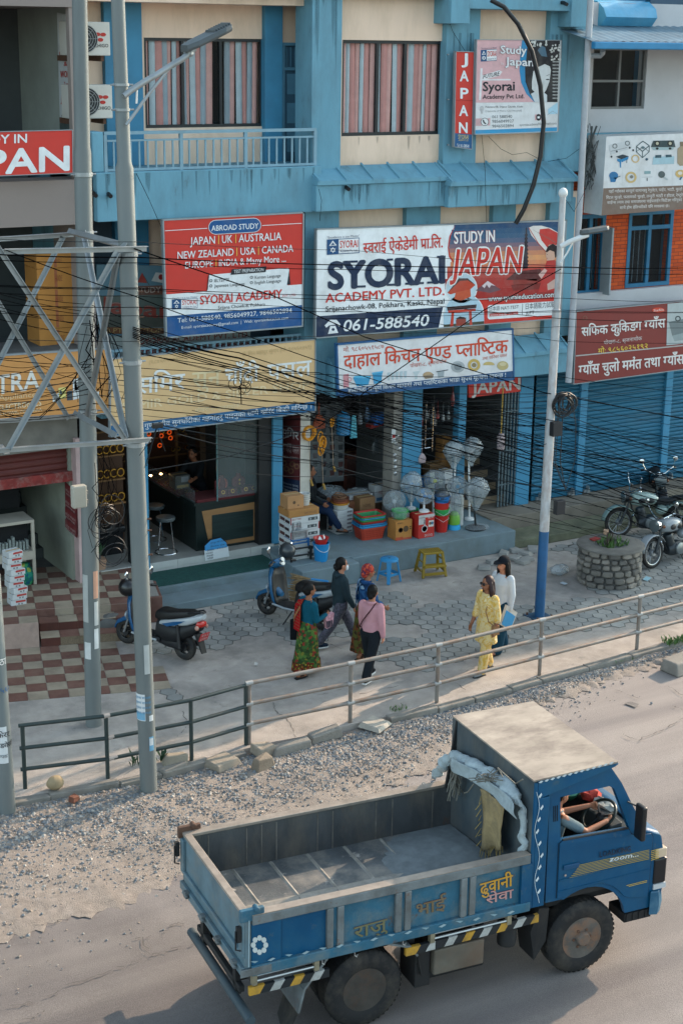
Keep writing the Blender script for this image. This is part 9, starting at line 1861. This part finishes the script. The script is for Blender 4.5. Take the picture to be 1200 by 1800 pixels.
def step_stool():
 c=gz(760,1012,.01)+Vector((.02,.1,0));M=xf(c,rad(-12));t=thing('step_stool','olive yellow plastic two step stool on the pavement','stool',M=M);m=mat('olive_plastic','8c7420',.5,.08,4,spec=.45);b=MB(M)
 for s_ in(-1,1):
  for q in(((-.24,-.2),(-.18,-.2),(-.1,.44),(-.15,.44)),((.1,-.2),(.1,-.2),(.1,.44),(.1,.44))):pass
 for sx in(-1,1):
  x0,x1=(sx*.25,sx*.2)
  for y0,y1 in((-.2,-.12),(.22,.12)):
   b.hexa([(x0,y0-.02,0),(x1,y0-.02,0),(x1,y0+.03,0),(x0,y0+.03,0),(sx*.2,y1-.02,.42),(sx*.15,y1-.02,.42),(sx*.15,y1+.03,.42),(sx*.2,y1+.03,.42)])
  b.box(min(sx*.2,sx*.23),max(sx*.2,sx*.23),-.16,.18,.08,.12);b.box(min(sx*.2,sx*.22),max(sx*.2,sx*.22),-.13,.16,.27,.3)
 b.build('side_frame',m,t,bevel=.01);b=MB(M);b.box(-.2,.2,-.14,.15,.42,.46);o=b.build('top_step',m,t,bevel=.012);b=MB(M);b.box(-.21,.21,-.26,-.1,.2,.24);b.box(-.2,.2,-.22,-.2,.04,.1);b.build('lower_step',m,t,bevel=.01)
 b=MB(M)
 for i in range(9):
  for j in range(6):b.box(-.17+i*.042,-.15+i*.042,-.11+j*.045,-.095+j*.045,.4602,.463)
 b.build('grip_pattern',mat('olive_shadow','5c4c18',.6,.1),o)  # darker olive studs make the grip pattern
step_stool()
for k in range(8):
 a=at(578+k%3,1018+k*6.5,23.0-.06*k);a=gz(577,1022+k*7,.42-.045*k);bq=gz(512+r.uniform(-5,5),1013+k*6,.46-.045*k);t=thing('broom','grass broom with blue handle in the bundle behind the scooter','broom',a,group='grass brooms');d=(a-bq)
 b=MB();b.tube([bq+d*.55,a],.02,8);b.build('handle',ink('2f86c0')if k!=5 else ink('8a3330'),t);b=MB()
 for q in range(14):e=bq+Vector((r.uniform(-.05,.05),r.uniform(-.06,.06),r.uniform(-.05,.05)));b.tube([bq+d*.6,e],.006,4)
 b.build('bristle',mat('dry_grass','8a7250',.9,.25,20),t)
def jewellery():
 WD=mat('dark_green_wood','1a2524',.35,.2,5,stretch=(.3,1,1));OAK=mat('pale_oak','8f6a44',.5,.12,6,stretch=(.2,1,1));VEL=mat('maroon_velvet','531f22',.9,.15);YC=25.25;GOLD=mat('gold','b08a3c',.3,.05,metal=.8)
 x0,x1=X_(345,960,YC),X_(470,940,YC);t=thing('display_counter','dark wooden L shaped jewellery counter with pale oak panel','counter',((x0+x1)/2,YC,.45))
 b=MB();b.box(x0,x1,YC,YC+.55,.45,1.32);b.box(x0-.0,x0+.5,YC+.55,YC+3.0,.45,1.30);b.build('cabinet',WD,t,bevel=.01)
 b=MB();b.prism([(x0+.12,YC-.006,1.2),(x1-.1,YC-.006,1.24),(x1-.22,YC-.006,.5),(x0+.27,YC-.006,.5)],(0,.005,0));b.build('front_panel',OAK,t);b=MB();b.box(x0+.32,x1-.3,YC-.014,YC-.0065,.58,1.1);b.build('inset_panel',mat('green_veneer','22302f',.3,.3,4,stretch=(.3,1,6)),t)
 b=MB();b.box(x0-.04,x1+.02,YC-.03,YC+.6,1.321,1.37);b.build('top_trim',WD,t);b=MB();b.box(x0+.02,x1-.02,YC-.02,YC+.5,1.371,1.43);b.build('display_bed',VEL,t)
 b=MB();b.box(x0+.0,x0+.48,YC+.6,YC+2.9,1.301,1.33);b.build('tray_bed',VEL,t)
 gm=MB();r2=random.Random(6)
 for k in range(170):x,y=r2.uniform(x0+.04,x0+.45),r2.uniform(YC+.65,YC+2.8);gm.box(x-.012,x+.012,y-.012,y+.012,1.331,1.345)
 gm.build('jewellery',mat('gold_glint','a88a58',.3,.2,metal=.8),t)
 b=MB();b.box(x0-.02,x0-.014,YC,YC+2.9,1.3,1.62);b.build('counter_glass',mat('shop_glass','a8b8b8',.03,0,alpha=.1,spec=.7),t)
 for i,(px,py,lab,big)in enumerate(((389,878,'maroon necklace bust with a red bead string on the counter','b'),(419,862,'maroon necklace bust with three gold pendants on the counter','g'),(450,858,'maroon necklace bust with two round gold pieces on the counter','g'))):
  q=at(px,py,YC+.2);q.z=1.43;tb_=thing('necklace_bust',lab,'display bust',q,group='necklace busts');b=MB();b.loft([[q+Vector((x*w_,y*d,z))for x,y in((-1,-.4),(-.5,-1),(.5,-1),(1,-.4),(1,.6),(-1,.6))]for z,w_,d in((0,.1,.05),(.14,.13,.05),(.24,.13,.04),(.29,.05,.03),(.34,.045,.03))]);b.build('bust',VEL,tb_,smooth=True);b=MB()
  if big=='b':pts=[q+Vector((.085*math.sin(u),-.055,.24-.19*(1-math.cos(u))*.5))for u in[math.pi*k/10*2-math.pi for k in range(11)]];b.tube([q+Vector((-.05,-.05,.29))]+[q+Vector((.08*math.cos(u),-.06,.2+.15*math.sin(u)))for u in[math.pi+math.pi*k/10 for k in range(11)]]+[q+Vector((.05,-.05,.29))],.008,6)
  else:
   for k in range(3 if i==1 else 2):b._ell(q+Vector((0,-.062,.22-.07*k)),(.02,.008,.026),8,0,6,0,1)
  b.build('necklace',mat('red_beads','a84a3c',.3,.1)if big=='b' else GOLD,tb_)
 for i,(px,py)in enumerate(((392,893),(409,891),(432,888),(445,886))):
  q=at(px,py,YC+.02);q.z=1.43;tb_=thing('bangle_stand','small maroon stand with gold pieces along the counter front','display stand',q,group='small jewellery stands');b=MB();b.box(q.x-.09,q.x+.09,q.y,q.y+.16,1.43,1.54);b.build('stand',VEL,tb_);b=MB();b.torus((q.x,q.y-.01,1.5),.03,.009,(0,-1,.3),14,6);b.build('bangle',GOLD,tb_,smooth=True)
 for px,py,lab in((290,948,'round steel bar stool nearest the jewellery shop front'),(281,932,'round steel bar stool behind the front one in the jewellery shop')):
  q=gz(px,py+25,.45)+Vector((.05,.3 if 'behind' in lab else.05,0));st=thing('bar_stool',lab,'stool',q,group='steel bar stools');b=MB();b.lathe([(.17,.62),(.18,.65),(.17,.68),(.02,.69)],q,22);b.build('seat',mat('marbled_vinyl','4a5254',.4,.4,14),st,smooth=True);b=MB();b.torus(q+Vector((0,0,.012)),.2,.011,(0,0,1),26,6)
  for k in range(4):a=k*math.pi/2+.4;b.tube([q+Vector((.2*math.cos(a),.2*math.sin(a),.012)),q+Vector((.13*math.cos(a),.13*math.sin(a),.62))],.009,6)
  b.build('frame',CHROME,st)
 q=Vector((x0-.6,28.6,.45));BWD=mat('dark_brown_wood','4a3222',.4,.2,5,stretch=(1,1,.3));cu=thing('wall_cabinet','dim wooden wall cabinet with glowing jewellery at the back','cabinet',q);b=MB();b.box(q.x-1.0,q.x+2.6,28.8,29.3,.45,2.9)
 b.build('case',BWD,cu)
 b=MB()
 for x in(-.9,0,.9,1.8):b.box(q.x+x,q.x+x+.05,28.76,28.8,.5,2.9)
 for z in(1.3,1.7,2.1,2.5):b.box(q.x-1,q.x+2.6,28.77,28.8,z,z+.03)
 b.build('trim',OAK,cu);b=MB()
 for k in range(26):x,z=q.x+r2.uniform(-.9,2.4),r2.choice([1.4,1.8,2.2,2.6]);b.torus((x,28.74,z+.05),r2.uniform(.03,.07),.012,(0,-1,0),12,5)
 b.build('necklace_row',GOLD,cu)
 lm=mat('lit_lamp','ffcf8a',.5,0,emit=5);lr=mat('lit_red_lamp','e0531a',.5,0,emit=.22)  # ornaments are no lamps; their glow is put into the material
 for px,py,Yl in((265,836,26.6),(283,833,26.8)):b=MB();p=at(px,py,Yl);b._ell(p,(.028,.028,.018),10,0,6,0,1);tag(b.build('ceiling_lamp',lm),'small lit warm lamp over the jewellery trays','lamp','small lit lamps')
 for px,py in((262,763),(298,760),(300,770),(281,783),(284,766)):b=MB();p=at(px,py,28.6);b.torus(p,.04,.011,(0,-1,0),14,6);tag(b.build('lit_ornament',lr),'glowing orange ornament in the case at the back','ornament','glowing ornaments')
 xa,xb=X_(168,820,26.0),X_(216,820,26.0);lc=thing('display_case','brown wooden display case with gold bangles at the left of the jewellery shop','display case',(xa,26,.45));b=MB();b.box(xa,xb,26.0,26.4,.45,3.0);b.build('case',BWD,lc)
 for z in(1.35,1.8,2.25,2.7):MB().box(xa,xb,25.9,26.0,z,z+.03).build('shelf',OAK,lc)
 b=MB()
 for z in(1.42,1.87,2.32):
  for k in range(4):b.torus((xa+.06+k*(xb-xa)/4,25.94,z+.06),.07,.014,(.2,-1,.1),14,6)
 b.build('bangle_row',GOLD,lc,smooth=True)
 g=thing('glass_partition','reflective glass partition with dark posts in the jewellery shop','glass partition',(X_(420,800,25.15),25.15,.45));b=MB();b.box(X_(382,800,25.15),X_(455,800,25.15),25.14,25.148,1.44,3.1);b.build('pane',mat('shop_glass','a8b8b8',.03,0,alpha=.1,spec=.7),g);b=MB();b.box(X_(381,800,25.15)-.008,X_(381,800,25.15)+.008,25.13,25.16,1.38,3.1);b.build('edge',mat('glass_edge','5a7a7c',.2,0),g)
 b=MB();b.box(X_(438,800,26.2),X_(456,800,26.2),26.2,26.4,.45,3.2);tag(b.build('wooden_post',OAK),'pale brown wooden post inside the jewellery shop','post');b=MB();b.box(X_(352,800,27),X_(362,800,27),27,27.2,.45,3.2);tag(b.build('wooden_post',mat('dark_oak','4a3726',.5,.1)),'dark wooden post deeper inside the jewellery shop','post')
 f=Fig('jeweller in dark clothes reaching across the counter in the dim shop',(X_(352,900,26.6),26.7,.45),rad(215),1.6,SKIN,.25,((0,0),(0,0)),((.9,.2,.6),(.8,.15,.7)));f.body(feet=False);f.top(MATS['dark_sweater'],1.3);f.pants(MATS['dark_trousers']);f.hair('short')
 q=at(330,868,26.1);pbox('scale_case','glass weighing scale case with pale tray on the jewellery counter',Vector((x0+.25,YC+1.25,1.331)),.3,.3,.26,mat('scale_grey','5a5c58',.4,.1),'scale',marks=[(.1,.9,.1,.3,'b09a68'),(.4,.9,.5,.9,'8f9698')])
 q=gz(208,985,.45)+Vector((.05,.5,0));t2=thing('bench','black padded bench inside the left part of the jewellery shop','bench',q);b=MB();b.box(q.x-.3,q.x+.25,q.y-.2,q.y+1.2,.85,.98);b.build('cushion',BLACKP,t2,bevel=.04);b=MB();b.box(q.x-.25,q.x+.2,q.y-.15,q.y+1.1,.45,.85);b.build('base',DARK,t2)
 q=gz(179,1003,.45)+Vector((.0,.12,0));t2=thing('potted_plant','small plant in a tan square pot by the jewellery shop entrance','plant',q);b=MB();b.loft([[q+Vector((x*w_,y*w_,z))for x,y in((-1,-1),(1,-1),(1,1),(-1,1))]for z,w_ in((0,.085),(.15,.105),(.17,.115),(.19,.115))]);b.build('pot',mat('tan_pot','9a7c66',.7,.1),t2);b=MB();r2=random.Random(2)
 for k in range(22):a=r2.uniform(0,6.28);l=r2.uniform(.1,.24);e=q+Vector((math.cos(a)*l*.7,math.sin(a)*l*.7,.2+l*1.4));n=Vector((-math.sin(a),math.cos(a),0))*.03;s0=q+Vector((0,0,.17));b.add([s0,s0.lerp(e,.6)+n,e,s0.lerp(e,.6)-n],[(0,1,2,3)])
 b.build('leaf',LEAF_D,t2)
jewellery()
for k in range(5):
 q=at(92,608-k*0,25.9);pbox('carton','large brown carton in the stack above the orange signboard',Vector((X_(100,560,25.2),25.5,Z_(100,612,25.2)+k*.335 if k<4 else Z_(100,612,25.2)+4*.335)),.62,.6,.33 if k<4 else.24,mat('carton_amber','b07a3c',.85,.08,3),'box','large brown cartons',.0,[('HANDLE',.5,.35,.2,.3,'8a4a2c'),(.48,.56,.05,.95,'9c5a34')])
q=gz(22,1034,.43)+Vector((.1,.25,0));t=thing('cabinet','old white wooden cabinet with glass shelf by the stairwell','cabinet',q);WC=mat('old_white_wood','a9a294',.7,.12,4,dirt=.4,dcol='7a6f60');b=MB()
for x in(-.5,.28):
 for y in(-.25,.25):b.box(q.x+x,q.x+x+.05,q.y+y-.025,q.y+y+.025,.43,1.55)
b.box(q.x-.5,q.x+.33,q.y-.28,q.y+.28,1.551,1.6);b.box(q.x-.5,q.x+.33,q.y-.274,q.y+.27,.9,1.05);b.build('frame',WC,t);b=MB();b.box(q.x-.44,q.x+.27,q.y-.1,q.y+.22,1.06,1.5);b.build('inside',DARK,t);b=MB()
for k in range(11):b.box(q.x-.4+.06*k,q.x-.36+.06*k,q.y-.2,q.y-.11,1.06,1.06+r.uniform(.15,.28))
b.build('bottle_row',mat('pale_bottle','7e8682',.5,.3,30),t)
for k in range(9):
 q2=gz(24,1062,.43)+Vector((.06,.0,k*.105));pbox('small_carton','white carton with red stripe in the leaning stack at the left edge',q2+Vector((.02*(k%3)-.03*k*.3,0,0)),.26,.22,.1,CRTW,'box','red striped white cartons',.1*(k%3),[(.3,.95,.55,.9,'a83430'),('o',.5,.3,.015,'6a6e70'),('o',.7,.3,.015,'6a6e70')])
q=gz(38,1034,.43)+Vector((.1,.15,0));b=MB();b.loft([[q+Vector((w_*math.cos(a)*1.1,w_*.7*math.sin(a),z))for a in[2*math.pi*k/14 for k in range(14)]]for z,w_ in((0,.13),(.1,.19),(.22,.18),(.33,.1),(.38,.12))]);b.v=[(x+r.uniform(-.015,.015),y,z+r.uniform(-.015,.015))for x,y,z in b.v];tag(b.build('shopping_bag',pattern('green_bag_print',['1f6a5a','2a7f6a','8a9a4a','1f5a6a','3a8a5a'],16),smooth=True),'green patterned plastic bag under the white cabinet','bag')
q=Vector((X_(20,900,25.6),25.9,1.62));b=MB();b.box(q.x-.3,q.x+.2,q.y-.2,q.y+.2,1.603,2.1);tag(b.build('crt_case',DARK,bevel=.02),'dark box on top of the old white cabinet','box')
def planter():
 c=Vector((18.2,21.42,0));R_,H=.60,.72;t=thing('stone_planter','round stone planter with concrete rim beside the motorcycles','planter',c);rp=random.Random(12);b=MB();sq=lambda v:math.copysign(abs(v)**.6,v)
 z=0;row=0
 while z<H-.1:
  h=rp.uniform(.09,.13);a=rp.uniform(0,1);end=a+6.283
  while a<end-.05:
   w_=rp.uniform(.24,.46);w_=min(w_,end-a);am=a+w_/2;r0=R_-.09;dr=rp.uniform(.06,.095);n=12
   pts=[]
   for q,k in((0,1.),(dr*.75,.96),(dr,.7)):
    pts.append([c+Vector(((r0+q)*math.cos(am+(w_/2-.02+.012*math.sin(3*u+am*9))*k*sq(math.cos(u))),(r0+q)*math.sin(am+(w_/2-.02)*k*sq(math.cos(u))),z+h/2+(h/2-.01)*k*sq(math.sin(u))))for u in[2*math.pi*j/n for j in range(n)]])
   b.loft(pts,rp.choice([0,1,2]));a+=w_
  z+=h;row+=1
 b.build('stone_wall',[mat('planter_stone_a','77736b',.9,.2,6,bump=.4),mat('planter_stone_b','65625d',.9,.2,6,bump=.4),mat('planter_stone_c','878178',.9,.2,6,bump=.4)],t,smooth=True)
 b=MB();b.lathe([(R_-.09,0),(R_-.09,H-.02)],c,40);b.build('mortar',CONC_D,t);b=MB();b.lathe([(R_-.05,H-.05),(R_+.02,H-.03),(R_+.015,H+.0),(R_-.04,H+.015),(.31,H+.01),(.29,H-.02),(.29,H-.16)],c,44,caps=False);b.build('rim',mat('grimy_rim','6f6c66',.9,.2,3,bump=.4,dirt=.6,dcol='4c4a46',dscale=2.5),t,smooth=True);b=MB();b.lathe([(.3,H-.12),(.001,H-.1)],c,20);b.build('soil',mat('soil','33291f',.95,.2,10),t)
 pp=thing('planter_weeds','green weeds and dead stems growing in the round planter','plant',c+Vector((0,0,H-.1)));b=MB()
 for k in range(110):a=rp.uniform(0,6.28);q=c+Vector((rp.uniform(-.22,.24),rp.uniform(-.2,.2),H-.1));l=rp.uniform(.08,.22);e=q+Vector((math.cos(a)*l*.6,math.sin(a)*l*.6,l));n=Vector((-math.sin(a),math.cos(a),0))*.018;b.add([q,q.lerp(e,.6)+n,e,q.lerp(e,.6)-n],[(0,1,2,3)])
 b.build('leaf',LEAF,pp);b=MB()
 for k in range(4):q=c+Vector((rp.uniform(-.12,-.0),rp.uniform(-.05,.05),H-.1));b.tube([q,q+Vector((rp.uniform(-.04,.04),0,.15)),q+Vector((rp.uniform(-.08,.14),0,.32))],.012,5)
 b.build('dead_stem',mat('dead_stem','4a4038',.9,.2),pp)
 q=gz(1045,948,H+.02);b=MB(xf(q,.3));b.prism([(-.12,-.05,0),(.08,-.07,0),(.1,.06,0),(-.08,.07,0)],(0,0,.02));tag(b.build('folded_cloth',mat('red_cloth','8f3430',.8,.1,8)),'flat red folded cloth on the planter rim','cloth');q=gz(1064,939,H+.02);b=MB();b.lathe([(.04,0),(.05,.07),(.045,.09)],q,14);b.lathe([(.05,.01),(.055,.04)],q,14);tag(b.build('paper_cup',mat('orange_white_cup','c8a488',.5,.2,14),smooth=True),'small orange and white cup on the planter rim','cup')
planter()
for px,py,lab,col,s_ in((990,1026,'small white paper scrap left of the planter','b9c2c8',.07),(1136,1018,'pale blue card lying right of the planter','8fb4c0',.1),(450,1168,'scrap of white paper left of the woman in teal','c5c2bc',.05),(915,968,'white scrap among the loose pavers','c9cfd2',.06)):
 q=gz(px,py,.02);b=MB(xf(q,px*.1));b.add([(-s_,-s_*.5,0),(s_,-s_*.5,.005),(s_,s_*.5,.02),(-s_,s_*.5,.012)],[(0,1,2,3)]);tag(b.build('paper_scrap',ink(col),solid=.003),lab,'litter')
q=gz(988,1012,.01);b=MB();b._ell(q+Vector((0,.1,.09)),(.2,.15,.1),14,0,8,0,1);b.v=[(x+r.uniform(-.02,.02),y+r.uniform(-.02,.02),z+r.uniform(-.015,.015))for x,y,z in b.v];tag(b.build('plastic_bag',WRAP2,smooth=True),'greyish plastic bag lying left of the stone planter','plastic bag')
